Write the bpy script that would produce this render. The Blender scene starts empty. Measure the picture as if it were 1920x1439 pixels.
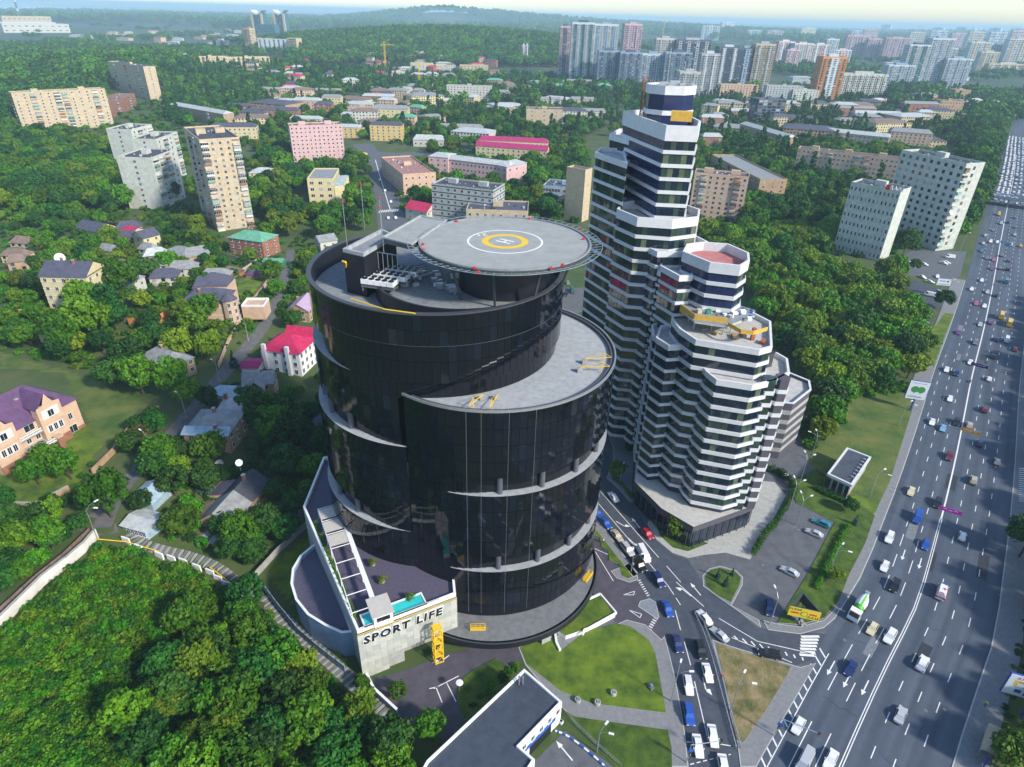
import bpy, math, random
import numpy as np
from mathutils import Vector, Matrix
from mathutils.geometry import tessellate_polygon
random.seed(7); RNG = np.random.default_rng(7)
sc = bpy.context.scene; COL = sc.collection
rad = math.radians
# ------------------------------------------------------------------ camera
CAM_H, PITCH, ROLL, FPX = 118.0, rad(30.0), rad(1.6), 1200.0
_F = Vector((0, math.cos(PITCH), -math.sin(PITCH))); _r = Vector((1, 0, 0)); _u = _r.cross(_F)
_R = _r*math.cos(ROLL)+_u*math.sin(ROLL); _U = -_r*math.sin(ROLL)+_u*math.cos(ROLL)
cd = bpy.data.cameras.new('camera'); cam = bpy.data.objects.new('camera', cd); COL.objects.link(cam); sc.camera = cam
cd.sensor_width = 36.0; cd.lens = 36.0*FPX/1920.0; cd.clip_start = 1.0; cd.clip_end = 80000.0
cam.matrix_world = Matrix(((_R.x, _U.x, -_F.x, 0), (_R.y, _U.y, -_F.y, 0), (_R.z, _U.z, -_F.z, CAM_H), (0, 0, 0, 1)))
# ------------------------------------------------------------------ daylight
SUN_EL, SUN_AZ = rad(34.0), rad(126.0)          # azimuth clockwise from +Y: low sun on the right, a little behind the camera
w = bpy.data.worlds.new('World'); sc.world = w; w.use_nodes = True
nt = w.node_tree; nt.nodes.clear()
sky = nt.nodes.new('ShaderNodeTexSky'); sky.sky_type = 'NISHITA'; sky.sun_disc = False
sky.sun_elevation = SUN_EL; sky.sun_rotation = SUN_AZ; sky.altitude = 100; sky.air_density = 1.0; sky.dust_density = .7; sky.ozone_density = 3.0
bg = nt.nodes.new('ShaderNodeBackground'); bg.inputs['Strength'].default_value = 0.135
wo = nt.nodes.new('ShaderNodeOutputWorld'); nt.links.new(sky.outputs[0], bg.inputs[0]); nt.links.new(bg.outputs[0], wo.inputs[0])
sl = bpy.data.lights.new('sun', 'SUN'); sl.energy = 3.0; sl.angle = rad(5.0); sl.color = (1.0, 0.92, 0.80)
so = bpy.data.objects.new('sun', sl); COL.objects.link(so); so.location = (200, -100, 300)
_sd = Vector((math.sin(SUN_AZ)*math.cos(SUN_EL), math.cos(SUN_AZ)*math.cos(SUN_EL), math.sin(SUN_EL)))
so.rotation_euler = (-_sd).to_track_quat('-Z', 'Y').to_euler()
sc.view_settings.view_transform = 'Standard'; sc.view_settings.look = 'None'; sc.view_settings.gamma = 1.0
sc.view_settings.use_curve_mapping = False; sc.view_settings.exposure = 0.9
sc.cycles.max_bounces = 6; sc.cycles.diffuse_bounces = 2; sc.cycles.glossy_bounces = 3; sc.cycles.transmission_bounces = 3
sc.cycles.volume_bounces = 0; sc.cycles.transparent_max_bounces = 6; sc.cycles.caustics_reflective = False; sc.cycles.caustics_refractive = False
# ------------------------------------------------------------------ terrain and survey
HL = [(-15, 55), (-30, 76), (-59, 107), (-62, 150), (-78, 210), (-100, 300), (-100, 2000)]
def sstep(a, b, x):
    t = min(1.0, max(0.0, (x-a)/(b-a))); return t*t*(3-2*t)
def seg_d(px, py, ax, ay, bx, by):
    dx, dy = bx-ax, by-ay; t = max(0, min(1, ((px-ax)*dx+(py-ay)*dy)/(dx*dx+dy*dy)))
    return math.hypot(px-ax-dx*t, py-ay-dy*t)
def height(x, y):
    z = 0.0
    if x < -12 and y < 360:
        if y < 55: inside = x < -15
        else:
            inside = False
            for (ax, ay), (bx, by) in zip(HL, HL[1:]):
                if ay <= y <= by: inside = x < ax+(bx-ax)*(y-ay)/(by-ay)
        if inside:
            d = min(seg_d(x, y, *a, *b) for a, b in zip(HL, HL[1:]))
            z += 9.0*sstep(1, 42, d)*(1-sstep(240, 345, y))
    if y > 1000:
        z += 62*math.exp(-((x+220)/620)**2-((y-2350)/480)**2)
        z += 130*math.exp(-((x+700)/900)**2-((y-7600)/700)**2)
        z += 55*math.exp(-((x+700)/260)**2-((y-1330)/300)**2)*0.35
        z += 40*sstep(4500, 7000, y)*(0.5+0.5*math.sin(x/900+1))*sstep(-500, 500, x)
    return z
def ray(px, py): return _F*FPX+_R*(px-960)+_U*(719.5-py)
def G(px, py, z=None):
    """where the sight line of a surveyed photo point meets height z (or the ground)"""
    d = ray(px, py)
    if z is not None:
        t = (CAM_H-z)/-d.z; return Vector((d.x*t, d.y*t, z))
    zz = 0.0
    for _ in range(12):
        t = (CAM_H-zz)/-d.z; zz = 0.5*zz+0.5*height(d.x*t, d.y*t)
    return Vector((d.x*t, d.y*t, height(d.x*t, d.y*t)))
def PG(pts, z=None): return [G(x, y, z) for x, y in pts]
def PX(v):
    d = Vector(v)-Vector((0, 0, CAM_H)); f = d.dot(_F)
    return (960+FPX*d.dot(_R)/f, 719.5-FPX*d.dot(_U)/f) if f > 0 else (-1e6, -1e6)
# ------------------------------------------------------------------ materials
MATS = {}
def mat(name, col, rough=0.85, var=0.18, scale=0.6, bump=0.0, bscale=None, metal=0.0, spec=0.5, col2=None, det=4.0, trans=0.0, emit=0, objvar=0.0):
    m = bpy.data.materials.new(name); m.use_nodes = True; n = m.node_tree; N, L = n.nodes, n.links
    p = N['Principled BSDF']; p.inputs['Roughness'].default_value = rough; p.inputs['Metallic'].default_value = metal
    p.inputs['Specular IOR Level'].default_value = spec
    c1 = tuple(min(1, c*(1-var)) for c in col)+(1,); c2 = tuple(min(1, c) for c in col2)+(1,) if col2 else tuple(min(1, c*(1+var)) for c in col)+(1,)
    if var > 0 or col2:
        g = N.new('ShaderNodeNewGeometry'); t = N.new('ShaderNodeTexNoise'); t.inputs['Scale'].default_value = scale; t.inputs['Detail'].default_value = det; t.inputs['Roughness'].default_value = .62
        L.new(g.outputs['Position'], t.inputs['Vector'])
        r = N.new('ShaderNodeMapRange'); r.inputs['From Min'].default_value = .32; r.inputs['From Max'].default_value = .68; L.new(t.outputs['Fac'], r.inputs['Value'])
        mx = N.new('ShaderNodeMix'); mx.data_type = 'RGBA'; mx.inputs[6].default_value = c1; mx.inputs[7].default_value = c2
        L.new(r.outputs[0], mx.inputs[0]); out = mx.outputs[2]
    else:
        rgb = N.new('ShaderNodeRGB'); rgb.outputs[0].default_value = tuple(col)+(1,); out = rgb.outputs[0]
    if objvar:
        oi = N.new('ShaderNodeObjectInfo'); hs = N.new('ShaderNodeHueSaturation')
        mr = N.new('ShaderNodeMapRange'); mr.inputs['To Min'].default_value = 1-objvar; mr.inputs['To Max'].default_value = 1+objvar*1.3
        L.new(oi.outputs['Random'], mr.inputs['Value']); L.new(mr.outputs[0], hs.inputs['Value'])
        mu = N.new('ShaderNodeMath'); mu.operation = 'MULTIPLY'; mu.inputs[1].default_value = 7.31; L.new(oi.outputs['Random'], mu.inputs[0])
        fr = N.new('ShaderNodeMath'); fr.operation = 'FRACT'; L.new(mu.outputs[0], fr.inputs[0])
        m2 = N.new('ShaderNodeMapRange'); m2.inputs['To Min'].default_value = .5-objvar*.035; m2.inputs['To Max'].default_value = .5+objvar*.06
        L.new(fr.outputs[0], m2.inputs['Value']); L.new(m2.outputs[0], hs.inputs['Hue']); L.new(out, hs.inputs['Color']); out = hs.outputs[0]
    L.new(out, p.inputs['Base Color'])
    if bump:
        b = N.new('ShaderNodeBump'); b.inputs['Strength'].default_value = 1; b.inputs['Distance'].default_value = bump
        t2 = N.new('ShaderNodeTexNoise'); t2.inputs['Scale'].default_value = bscale or scale*6; t2.inputs['Detail'].default_value = 5
        g2 = N.new('ShaderNodeNewGeometry'); L.new(g2.outputs['Position'], t2.inputs['Vector'])
        L.new(t2.outputs['Fac'], b.inputs['Height']); L.new(b.outputs[0], p.inputs['Normal'])
    if trans:
        tr = N.new('ShaderNodeBsdfTranslucent'); L.new(out, tr.inputs['Color'])
        ms = N.new('ShaderNodeMixShader'); ms.inputs[0].default_value = trans
        L.new(p.outputs[0], ms.inputs[1]); L.new(tr.outputs[0], ms.inputs[2]); L.new(ms.outputs[0], N['Material Output'].inputs[0])
    MATS[name] = m; return m
def plain(name, col, rough=0.6, **k): return mat(name, col, rough, var=k.pop('var', 0.06), **k)
# ------------------------------------------------------------------ mesh builder
class MB:
    def __init__(s, o=(0, 0, 0)): s.v, s.f, s.m, s.names, s.o = [], [], [], [], Vector(o)
    def mi(s, n):
        if n not in s.names: s.names.append(n)
        return s.names.index(n)
    def face(s, pts, m):
        i = len(s.v); s.v += [tuple(p) for p in pts]; s.f.append(tuple(range(i, i+len(pts)))); s.m.append(s.mi(m))
    def sheet(s, poly, m, z=None):
        ps = [Vector((p[0], p[1], p[2] if z is None and len(p) > 2 else (z or 0))) for p in poly]
        a = sum(ps[i].x*ps[(i+1) % len(ps)].y-ps[(i+1) % len(ps)].x*ps[i].y for i in range(len(ps)))
        if a < 0: ps = ps[::-1]
        i = len(s.v); s.v += [tuple(p) for p in ps]; k = s.mi(m)
        for t in tessellate_polygon([ps]):
            t = [i+q for q in t]; A, B, C_ = (Vector(s.v[q]) for q in t)
            if (B-A).cross(C_-A).z < 0: t = t[::-1]
            s.f.append(tuple(t)); s.m.append(k)
    def prism(s, poly, z0, z1, m, top=None, bottom=False):
        ps = [(p[0], p[1]) for p in poly]
        a = sum(ps[i][0]*ps[(i+1) % len(ps)][1]-ps[(i+1) % len(ps)][0]*ps[i][1] for i in range(len(ps)))
        if a < 0: ps = ps[::-1]
        for i in range(len(ps)):
            p, q = ps[i], ps[(i+1) % len(ps)]
            s.face([(*p, z0), (*q, z0), (*q, z1), (*p, z1)], m)
        if top is not False: s.sheet(ps, top or m, z1)
        if bottom: s.face([(*p, z0) for p in ps[::-1]], m)
    def ring(s, poly, t, z0, z1, m):
        """a wall of thickness t along the inside of poly"""
        ps = ccw(poly); q = offset(ps, -t); n = len(ps)
        for i in range(n):
            j = (i+1) % n
            s.face([(*ps[i], z0), (*ps[j], z0), (*ps[j], z1), (*ps[i], z1)], m)
            s.face([(*q[j], z0), (*q[i], z0), (*q[i], z1), (*q[j], z1)], m)
            s.face([(*ps[i], z1), (*ps[j], z1), (*q[j], z1), (*q[i], z1)], m)
            s.face([(*ps[j], z0), (*ps[i], z0), (*q[i], z0), (*q[j], z0)], m)
    def box(s, c, d, m, rz=0.0, M=None, nobot=False):
        hx, hy, hz = d[0]/2, d[1]/2, d[2]/2
        P = [Vector((x*hx, y*hy, z*hz)) for z in (-1, 1) for x, y in ((-1, -1), (1, -1), (1, 1), (-1, 1))]
        X = M if M else Matrix.Rotation(rz, 3, 'Z'); P = [X @ p+Vector(c) for p in P]
        for f in ((0, 1, 5, 4), (1, 2, 6, 5), (2, 3, 7, 6), (3, 0, 4, 7), (4, 5, 6, 7))+(() if nobot else ((3, 2, 1, 0),)): s.face([P[i] for i in f], m)
    def bar(s, a, b, t, m, t2=None, n=4):
        a, b = Vector(a), Vector(b); d = b-a
        if d.length < 1e-6: return
        q = d.to_track_quat('Z', 'Y'); t2 = t if t2 is None else t2
        r0 = [a+q @ Vector((math.cos(k*2*math.pi/n+math.pi/4)*t, math.sin(k*2*math.pi/n+math.pi/4)*t, 0)) for k in range(n)]
        r1 = [b+q @ Vector((math.cos(k*2*math.pi/n+math.pi/4)*t2, math.sin(k*2*math.pi/n+math.pi/4)*t2, 0)) for k in range(n)]
        for k in range(n): s.face([r0[k], r0[(k+1) % n], r1[(k+1) % n], r1[k]], m)
        s.face(r0[::-1], m); s.face(r1, m)
    def path(s, pts, t, m, n=5):
        for a, b in zip(pts, pts[1:]): s.bar(a, b, t, m, n=n)
    def lathe(s, c, prof, m, n=12, cap=True):
        c = Vector(c)
        for (r0, z0), (r1, z1) in zip(prof, prof[1:]):
            for k in range(n):
                a, b = 2*math.pi*k/n, 2*math.pi*(k+1)/n
                p = [c+Vector((r0*math.cos(a), r0*math.sin(a), z0)), c+Vector((r0*math.cos(b), r0*math.sin(b), z0)), c+Vector((r1*math.cos(b), r1*math.sin(b), z1)), c+Vector((r1*math.cos(a), r1*math.sin(a), z1))]
                if r1 < 1e-5: p = p[:3]
                elif r0 < 1e-5: p = [p[0], p[2], p[3]]
                s.face(p, m)
        if cap and prof[-1][0] > 1e-5: s.face([c+Vector((prof[-1][0]*math.cos(2*math.pi*k/n), prof[-1][0]*math.sin(2*math.pi*k/n), prof[-1][1])) for k in range(n)], m)
    def mesh(s, name):
        me = bpy.data.meshes.new(name); o = s.o
        me.from_pydata([(x-o.x, y-o.y, z-o.z) for x, y, z in s.v] if o.length else s.v, [], s.f)
        for n in s.names: me.materials.append(MATS[n])
        if len(s.names) > 1: me.polygons.foreach_set('material_index', s.m)
        me.update(); return me
    def build(s, name, parent=None, **k):
        o = bpy.data.objects.new(name, s.mesh(name)); COL.objects.link(o)
        if parent: o.parent = parent
        for a, b in k.items(): o[a] = b
        return o
def ccw(poly):
    ps = [(p[0], p[1]) for p in poly]
    a = sum(ps[i][0]*ps[(i+1) % len(ps)][1]-ps[(i+1) % len(ps)][0]*ps[i][1] for i in range(len(ps)))
    return ps[::-1] if a < 0 else ps
def offset(ps, d):
    """move every edge of a counter-clockwise polygon outwards by d"""
    n = len(ps); out = []
    for i in range(n):
        a, b, c = Vector(ps[i-1]), Vector(ps[i]), Vector(ps[(i+1) % n])
        u, v = (b-a).normalized(), (c-b).normalized(); nu, nv = Vector((u.y, -u.x)), Vector((v.y, -v.x))
        k = 1+nu.dot(nv); m = (nu+nv)/max(k, .35); out.append(tuple(b+m*d))
    return out
def E(name, label, cat, loc=(0, 0, 0), rz=0.0, group=None, kind=None):
    o = bpy.data.objects.new(name, None); COL.objects.link(o); o.location = loc; o.rotation_euler = (0, 0, rz)
    o.empty_display_size = .5; tag(o, label, cat, group, kind); return o
def tag(o, label=None, cat=None, group=None, kind=None):
    if label: o['label'] = label
    if cat: o['category'] = cat
    if group: o['group'] = group
    if kind: o['kind'] = kind
    return o
def struct(name, mb, parent=None):
    o = mb.build(name, parent)
    if not parent: o['kind'] = 'structure'
    return o
def link(name, me, parent=None, loc=(0, 0, 0), rot=None, **k):
    o = bpy.data.objects.new(name, me); COL.objects.link(o); o.location = loc
    if rot: o.rotation_euler = rot
    if parent: o.parent = parent
    for a, b in k.items(): o[a] = b
    return o
def copy_tree(o, parent=None):
    c = o.copy(); COL.objects.link(c)
    if parent: c.parent = parent
    for ch in o.children: copy_tree(ch, c)
    return c
def resample(pts, step):
    out = [Vector(pts[0])]
    for a, b in zip(pts, pts[1:]):
        a, b = Vector(a), Vector(b); n = max(1, int((b-a).length/step))
        out += [a.lerp(b, (k+1)/n) for k in range(n)]
    return out
def smooth(pts, it=2):
    p = [Vector(q) for q in pts]
    for _ in range(it):
        q = [p[0]]
        for a, b in zip(p, p[1:]): q += [a.lerp(b, .25), a.lerp(b, .75)]
        p = q+[p[-1]]
    return p
def ribbon(mb, path, o0, o1, m, z, drape=True, h=0.0):
    """strip between lateral offsets o0 < o1 (to the right of the path); h > 0 gives it kerb sides"""
    L = []
    for i, p in enumerate(path):
        a, b = path[max(0, i-1)], path[min(len(path)-1, i+1)]; d = Vector((b[0]-a[0], b[1]-a[1])).normalized(); n = Vector((d.y, -d.x))
        q0, q1 = Vector((p[0], p[1]))+n*o0, Vector((p[0], p[1]))+n*o1
        z0 = (height(*q0) if drape else 0)+z; z1 = (height(*q1) if drape else 0)+z
        L.append((Vector((*q0, z0)), Vector((*q1, z1))))
    for (a, b), (c, d) in zip(L, L[1:]):
        mb.face([b, d, c, a], m)
        if h:
            k = Vector((0, 0, h)); mb.face([a, c, c-k, a-k], m); mb.face([d, b, b-k, d-k], m)
EXCL = []      # footprints that no tree may stand on
def excl(poly, grow=0.0):
    ps = ccw(poly); ps = offset(ps, grow) if grow else ps
    xs, ys = [p[0] for p in ps], [p[1] for p in ps]; EXCL.append((min(xs), max(xs), min(ys), max(ys), ps))
def inpoly(x, y, ps):
    c = False; j = len(ps)-1
    for i in range(len(ps)):
        xi, yi = ps[i][0], ps[i][1]; xj, yj = ps[j][0], ps[j][1]
        if (yi > y) != (yj > y) and x < (xj-xi)*(y-yi)/(yj-yi)+xi: c = not c
        j = i
    return c
def blocked(x, y): return any(a < x < b and c < y < d and inpoly(x, y, ps) for a, b, c, d, ps in EXCL)
LAND = []      # (name in words, x, y) things a label can refer to
# ------------------------------------------------------------------ palette
mat('earth', (.035, .075, .014), .95, .0, .05, col2=(.085, .105, .03), bump=.25, bscale=.5)
mat('lawn', (.028, .075, .005), .95, 0, .2, col2=(.15, .22, .010), bump=.12, bscale=3.5, det=8)
mat('lawn_dark', (.020, .055, .005), .95, 0, .35, col2=(.085, .14, .010), bump=.12, bscale=3.5, det=8)
mat('lawn_dry', (.075, .085, .02), .95, 0, .3, col2=(.30, .23, .11), bump=.15, bscale=3, det=8)
mat('meadow', (.035, .09, .008), .95, 0, .13, col2=(.14, .16, .035), bump=.2, bscale=2, det=8)
mat('asphalt', (.055, .066, .088), .8, .22, .5, bump=.008, bscale=20, det=8)
mat('asphalt_grey', (.10, .107, .12), .85, .2, .4, bump=.008, bscale=20, det=8)
mat('asphalt_purple', (.072, .066, .088), .85, .22, .45, bump=.008, bscale=20, det=8)
mat('lane_asphalt', (.11, .11, .11), .88, .25, .6, bump=.01, bscale=8, det=8)
mat('paving', (.20, .205, .21), .85, .14, 1.2, bump=.006, bscale=8, det=6)
mat('paving_blue', (.20, .22, .26), .8, .16, 1.5, bump=.006, bscale=8, det=6)
mat('paving_pale', (.38, .38, .35), .85, .14, .9, bump=.006, bscale=8, det=6)
mat('paving_purple', (.085, .075, .12), .8, .2, 2.2, bump=.006, bscale=8, det=6)
mat('kerb', (.42, .42, .40), .85, .12, 1)
mat('concrete', (.33, .33, .31), .88, .16, .8, bump=.01, bscale=5)
mat('concrete_dark', (.16, .165, .17), .88, .2, .8, bump=.01, bscale=5)
mat('paint_white', (.72, .72, .70), .7, .12, 2.5); mat('paint_yellow', (.75, .48, .02), .6, .08, 2)
mat('dirt', (.17, .13, .09), .95, .3, .5, bump=.05)
mat('water', (.42, .52, .55), .25, .05, .01)
mat('steel', (.50, .52, .54), .38, .1, 2, metal=.7); mat('steel_dark', (.09, .10, .11), .45, .1, 2, metal=.5)
mat('black', (.012, .013, .016), .5, .1, 1); mat('rubber', (.02, .02, .02), .8, .1, 1)
mat('white', (.78, .78, .76), .6, .07, .7); mat('offwhite', (.62, .60, .55), .75, .1, .5)
mat('blue_paint', (.02, .10, .45), .5, .1, 1); mat('red_paint', (.50, .02, .02), .5, .1, 1); mat('green_paint', (.03, .22, .09), .6, .1, 1)
mat('grey', (.28, .29, .30), .7, .1, 1); mat('wood', (.25, .13, .05), .7, .2, 2)
# highway: wear bands run along the lanes; u = metres across, v = metres along
def lane_mat():
    m = bpy.data.materials.new('highway_asphalt'); m.use_nodes = True; N, L = m.node_tree.nodes, m.node_tree.links; p = N['Principled BSDF']
    uv = N.new('ShaderNodeUVMap'); uv.uv_map = 'road'; mp = N.new('ShaderNodeMapping'); mp.inputs['Scale'].default_value = (.42, .012, 1); L.new(uv.outputs[0], mp.inputs[0])
    a = N.new('ShaderNodeTexNoise'); a.inputs['Scale'].default_value = 1; a.inputs['Detail'].default_value = 5; L.new(mp.outputs[0], a.inputs['Vector'])
    b = N.new('ShaderNodeTexNoise'); b.inputs['Scale'].default_value = .35; b.inputs['Detail'].default_value = 9; b.inputs['Roughness'].default_value = .7; L.new(uv.outputs[0], b.inputs['Vector'])
    ad = N.new('ShaderNodeMath'); ad.operation = 'MULTIPLY_ADD'; ad.inputs[1].default_value = .35; L.new(b.outputs['Fac'], ad.inputs[0]); L.new(a.outputs['Fac'], ad.inputs[2])
    r = N.new('ShaderNodeMapRange'); r.inputs['From Min'].default_value = .42; r.inputs['From Max'].default_value = .92; L.new(ad.outputs[0], r.inputs[0])
    mx = N.new('ShaderNodeMix'); mx.data_type = 'RGBA'; mx.inputs[6].default_value = (.034, .046, .070, 1); mx.inputs[7].default_value = (.095, .118, .152, 1)
    L.new(r.outputs[0], mx.inputs[0]); L.new(mx.outputs[2], p.inputs['Base Color']); p.inputs['Roughness'].default_value = .78
    MATS['highway_asphalt'] = m
lane_mat()
# ------------------------------------------------------------------ ground sheet
def axis(dense0, dense1, step, lo, hi, g=1.16):
    a = list(np.arange(dense0, dense1+.1, step)); s = step
    while a[-1] < hi: s *= g; a.append(min(hi, a[-1]+s))
    s = step; b = [a[0]]
    while b[-1] > lo: s *= g; b.append(max(lo, b[-1]-s))
    return b[:0:-1]+a
gx, gy = axis(-330, 240, 6, -26000, 26000, 1.12), axis(-30, 460, 6, -400, 40000, 1.09)
gm = bpy.data.meshes.new('ground'); nx, ny = len(gx), len(gy)
gm.from_pydata([(x, y, height(x, y)) for y in gy for x in gx], [], [(j*nx+i, j*nx+i+1, (j+1)*nx+i+1, (j+1)*nx+i) for j in range(ny-1) for i in range(nx-1)])
def ground_mat():
    m = MATS['earth'].copy(); N, L = m.node_tree.nodes, m.node_tree.links; p = N['Principled BSDF']; src = p.inputs['Base Color'].links[0].from_socket
    g = N.new('ShaderNodeNewGeometry'); sp = N.new('ShaderNodeSeparateXYZ'); L.new(g.outputs['Position'], sp.inputs[0])
    t = N.new('ShaderNodeTexNoise'); t.inputs['Scale'].default_value = .0045; t.inputs['Detail'].default_value = 9; t.inputs['Roughness'].default_value = .72; L.new(g.outputs['Position'], t.inputs['Vector'])
    cr = N.new('ShaderNodeValToRGB'); e = cr.color_ramp.elements; e[0].position = .38; e[0].color = (.018, .045, .014, 1); e[1].position = .72; e[1].color = (.15, .14, .12, 1)
    k = cr.color_ramp.elements.new(.52); k.color = (.03, .065, .018, 1); k = cr.color_ramp.elements.new(.60); k.color = (.07, .08, .05, 1)
    L.new(t.outputs['Fac'], cr.inputs[0]); r = N.new('ShaderNodeMapRange'); r.inputs['From Min'].default_value = 700; r.inputs['From Max'].default_value = 1500; L.new(sp.outputs['Y'], r.inputs[0])
    mx = N.new('ShaderNodeMix'); mx.data_type = 'RGBA'; L.new(r.outputs[0], mx.inputs[0]); L.new(src, mx.inputs[6]); L.new(cr.outputs[0], mx.inputs[7]); L.new(mx.outputs[2], p.inputs['Base Color'])
    MATS['ground'] = m
ground_mat(); gm.materials.append(MATS['ground']); gm.polygons.foreach_set('use_smooth', [True]*len(gm.polygons))
gob = bpy.data.objects.new('ground', gm); COL.objects.link(gob); gob['kind'] = 'structure'
# far river
b = MB(); b.sheet(PG([(-140, 24), (0, 26), (60, 27), (100, 22), (170, 24), (210, 21), (240, 17), (180, 15), (100, 12), (50, 7), (0, 4), (-140, 0)], 2.5), 'water', 2.5); struct('river', b); excl([(p.x, p.y) for p in PG([(-140, 26), (0, 28), (100, 25), (240, 20), (180, 12), (0, 2), (-140, -2)], 2.5)])
# ------------------------------------------------------------------ highway
HW = [(1576, 1439), (1628, 1320), (1675, 1221), (1712, 1153), (1735, 1085), (1752, 1019), (1771, 950), (1780, 912), (1794, 851), (1808, 780), (1821, 710), (1844, 622), (1862, 535), (1876, 453), (1891, 378), (1900, 338), (1905, 300), (1907, 270), (1910, 234), (1919, 204)]
hw = [Vector((*p.xy, 0)) for p in PG(HW, 0)]; hw = [hw[0]+(hw[0]-hw[1]).normalized()*90]+hw+[hw[-1]+Vector((300, 330, 0)), hw[-1]+Vector((1200, 900, 0))]
hw = smooth(hw, 2)
HS = [0.0]
for a, c in zip(hw, hw[1:]): HS.append(HS[-1]+(c-a).length)
def hw_at(s, off=0.0):
    """point and heading on the highway, s metres along, off metres to the right of the double line"""
    i = max(0, min(len(hw)-2, next((k for k in range(len(HS)-1) if HS[k+1] >= s), len(hw)-2)))
    d = (hw[i+1]-hw[i]).normalized(); p = hw[i]+d*(s-HS[i])+Vector((d.y, -d.x, 0))*off; return p, d
def hw_s(x, y):
    best = (1e9, 0, 0)
    for i, (a, c) in enumerate(zip(hw, hw[1:])):
        d = (c-a); l = d.length; d = d/l; q = Vector((x, y, 0))-a; t = max(0, min(l, q.dot(d))); e = (q-d*t)
        if e.length < best[0]: best = (e.length, HS[i]+t, q.dot(Vector((d.y, -d.x, 0))))
    return best[1], best[2]
S0 = hw_s(*G(1554, 1226, 0).xy)[0]
b = MB(); N0 = 0; uvs = []
for k in range(0, int(HS[-1])-12, 12):
    (p, d), (q, e) = hw_at(k), hw_at(k+12)
    for o0, o1 in ((-12.3, 0), (0, 15.2)):
        n, n2 = Vector((d.y, -d.x, 0)), Vector((e.y, -e.x, 0))
        b.face([p+n*o1+Vector((0, 0, .03)), q+n2*o1+Vector((0, 0, .03)), q+n2*o0+Vector((0, 0, .03)), p+n*o0+Vector((0, 0, .03))], 'highway_asphalt')
        uvs += [(o1, k), (o1, k+12), (o0, k+12), (o0, k)]
highway = struct('highway', b); uvl = highway.data.uv_layers.new(name='road'); uvl.data.foreach_set('uv', [c for u in uvs for c in u])
EXH = [hw_at(s, -18)[0] for s in range(0, 1200, 25)]+[hw_at(s, 20)[0] for s in range(1175, -1, -25)]; excl([(p.x, p.y) for p in EXH])
def along(mb, s0, s1, off, wd, m, z=.045):
    n = max(1, int((s1-s0)/10)); 
    for k in range(n):
        (p, d), (q, e) = hw_at(s0+(s1-s0)*k/n), hw_at(s0+(s1-s0)*(k+1)/n)
        r0, r1 = Vector((d.y, -d.x, 0)), Vector((e.y, -e.x, 0)); u = Vector((0, 0, z))
        mb.face([p+r0*(off+wd)+u, q+r1*(off+wd)+u, q+r1*(off-wd)+u, p+r0*(off-wd)+u], m)
b = MB()
for s in range(int(0), 900, 60):
    s1 = s+60
    if s < S0+60: along(b, s, s1, -.22, .09, 'paint_white'); along(b, s, s1, .22, .09, 'paint_white')
    else: along(b, s, s1, 0, .2, 'paint_white')
for off in (3.66, 7.2, 10.5):
    s = 1.5
    while s < 760: along(b, s, s+3.1, off, .09, 'paint_white'); s += 9.4
for off in (-3.48, -7.1):
    s = 1.0
    while s < 760:
        lg = s < S0+55
        if not (s < S0-18): along(b, s, s+(5.6 if lg else 3.1), off, .09, 'paint_white')
        s += 9.4
    along(b, S0-40, S0-18, off, .09, 'paint_white')
along(b, 0, S0, -10.05, .09, 'paint_white'); along(b, S0-41, S0-40.3, -6.7, 3.3, 'paint_white')
s = S0+12
while s < 300: along(b, s, s+3.1, -10.4, .08, 'paint_white') if s > S0+95 else None; s += 9.4
s = 0
while s < S0-1:       # hatched strip beside the kerb lane
    p, d = hw_at(s, -10.2); n = Vector((d.y, -d.x, 0)); q = p-n*1.8+d*1.6; t = d*.22; u = Vector((0, 0, .045)); b.face([p-t+u, p+t+u, q+t+u, q-t+u], 'paint_white'); s += 2.6
def arrow(mb, p, d, L=4.6, m='paint_white', z=.05, turn=0):
    d = Vector((d[0], d[1], 0)).normalized(); n = Vector((d.y, -d.x, 0)); P = lambda a, c: Vector((p[0], p[1], 0))+d*a+n*c+Vector((0, 0, z))
    mb.face([P(-L/2, .12), P(L/2-1.4, .12), P(L/2-1.4, -.12), P(-L/2, -.12)], m)
    if turn: mb.face([P(L/2-1.5, 0), P(L/2-.2, turn*1.0), P(L/2-.9, turn*.1), ], m); mb.face([P(L/2-1.5, 0), P(L/2-1.6, turn*.9), P(L/2-.2, turn*1.0)], m)
    else: mb.face([P(L/2-1.4, .5), P(L/2, 0), P(L/2-1.4, -.5)], m)
for x, y in ((1558, 1253), (1588, 1276), (1622, 1290), (1694, 1041), (1725, 1057)):
    p = G(x, y, 0); s, o = hw_s(p.x, p.y); arrow(b, p, -hw_at(s)[1])
mk = b.build('lane_marking', highway)
mat('tar', (.028, .032, .042), .7, .2, 1.5); mat('worn', (.17, .185, .20), .9, .2, 1.2); b = MB(); rp_ = random.Random(8)
for k in range(16): s = rp_.uniform(8, 330); o = rp_.uniform(-10, 13); along(b, s, s+rp_.uniform(2.5, 14), o, rp_.uniform(.5, 1.5), rp_.choice(['tar', 'tar', 'worn']), .036+.0008*(k % 5))
for k in range(15):
    s = rp_.uniform(5, 260); o = rp_.uniform(-9, 6); P_ = [hw_at(s+rp_.uniform(-.5, .5), o+i*1.1)[0]+Vector((0, 0, .041)) for i in range(rp_.randrange(4, 9))]
    for p, q in zip(P_, P_[1:]): n = (q-p).normalized(); n = Vector((n.y, -n.x, 0))*.07; b.face([p+n, q+n, q-n, p-n], 'tar')
b.build('repair_patch', highway, kind='stuff')
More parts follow.
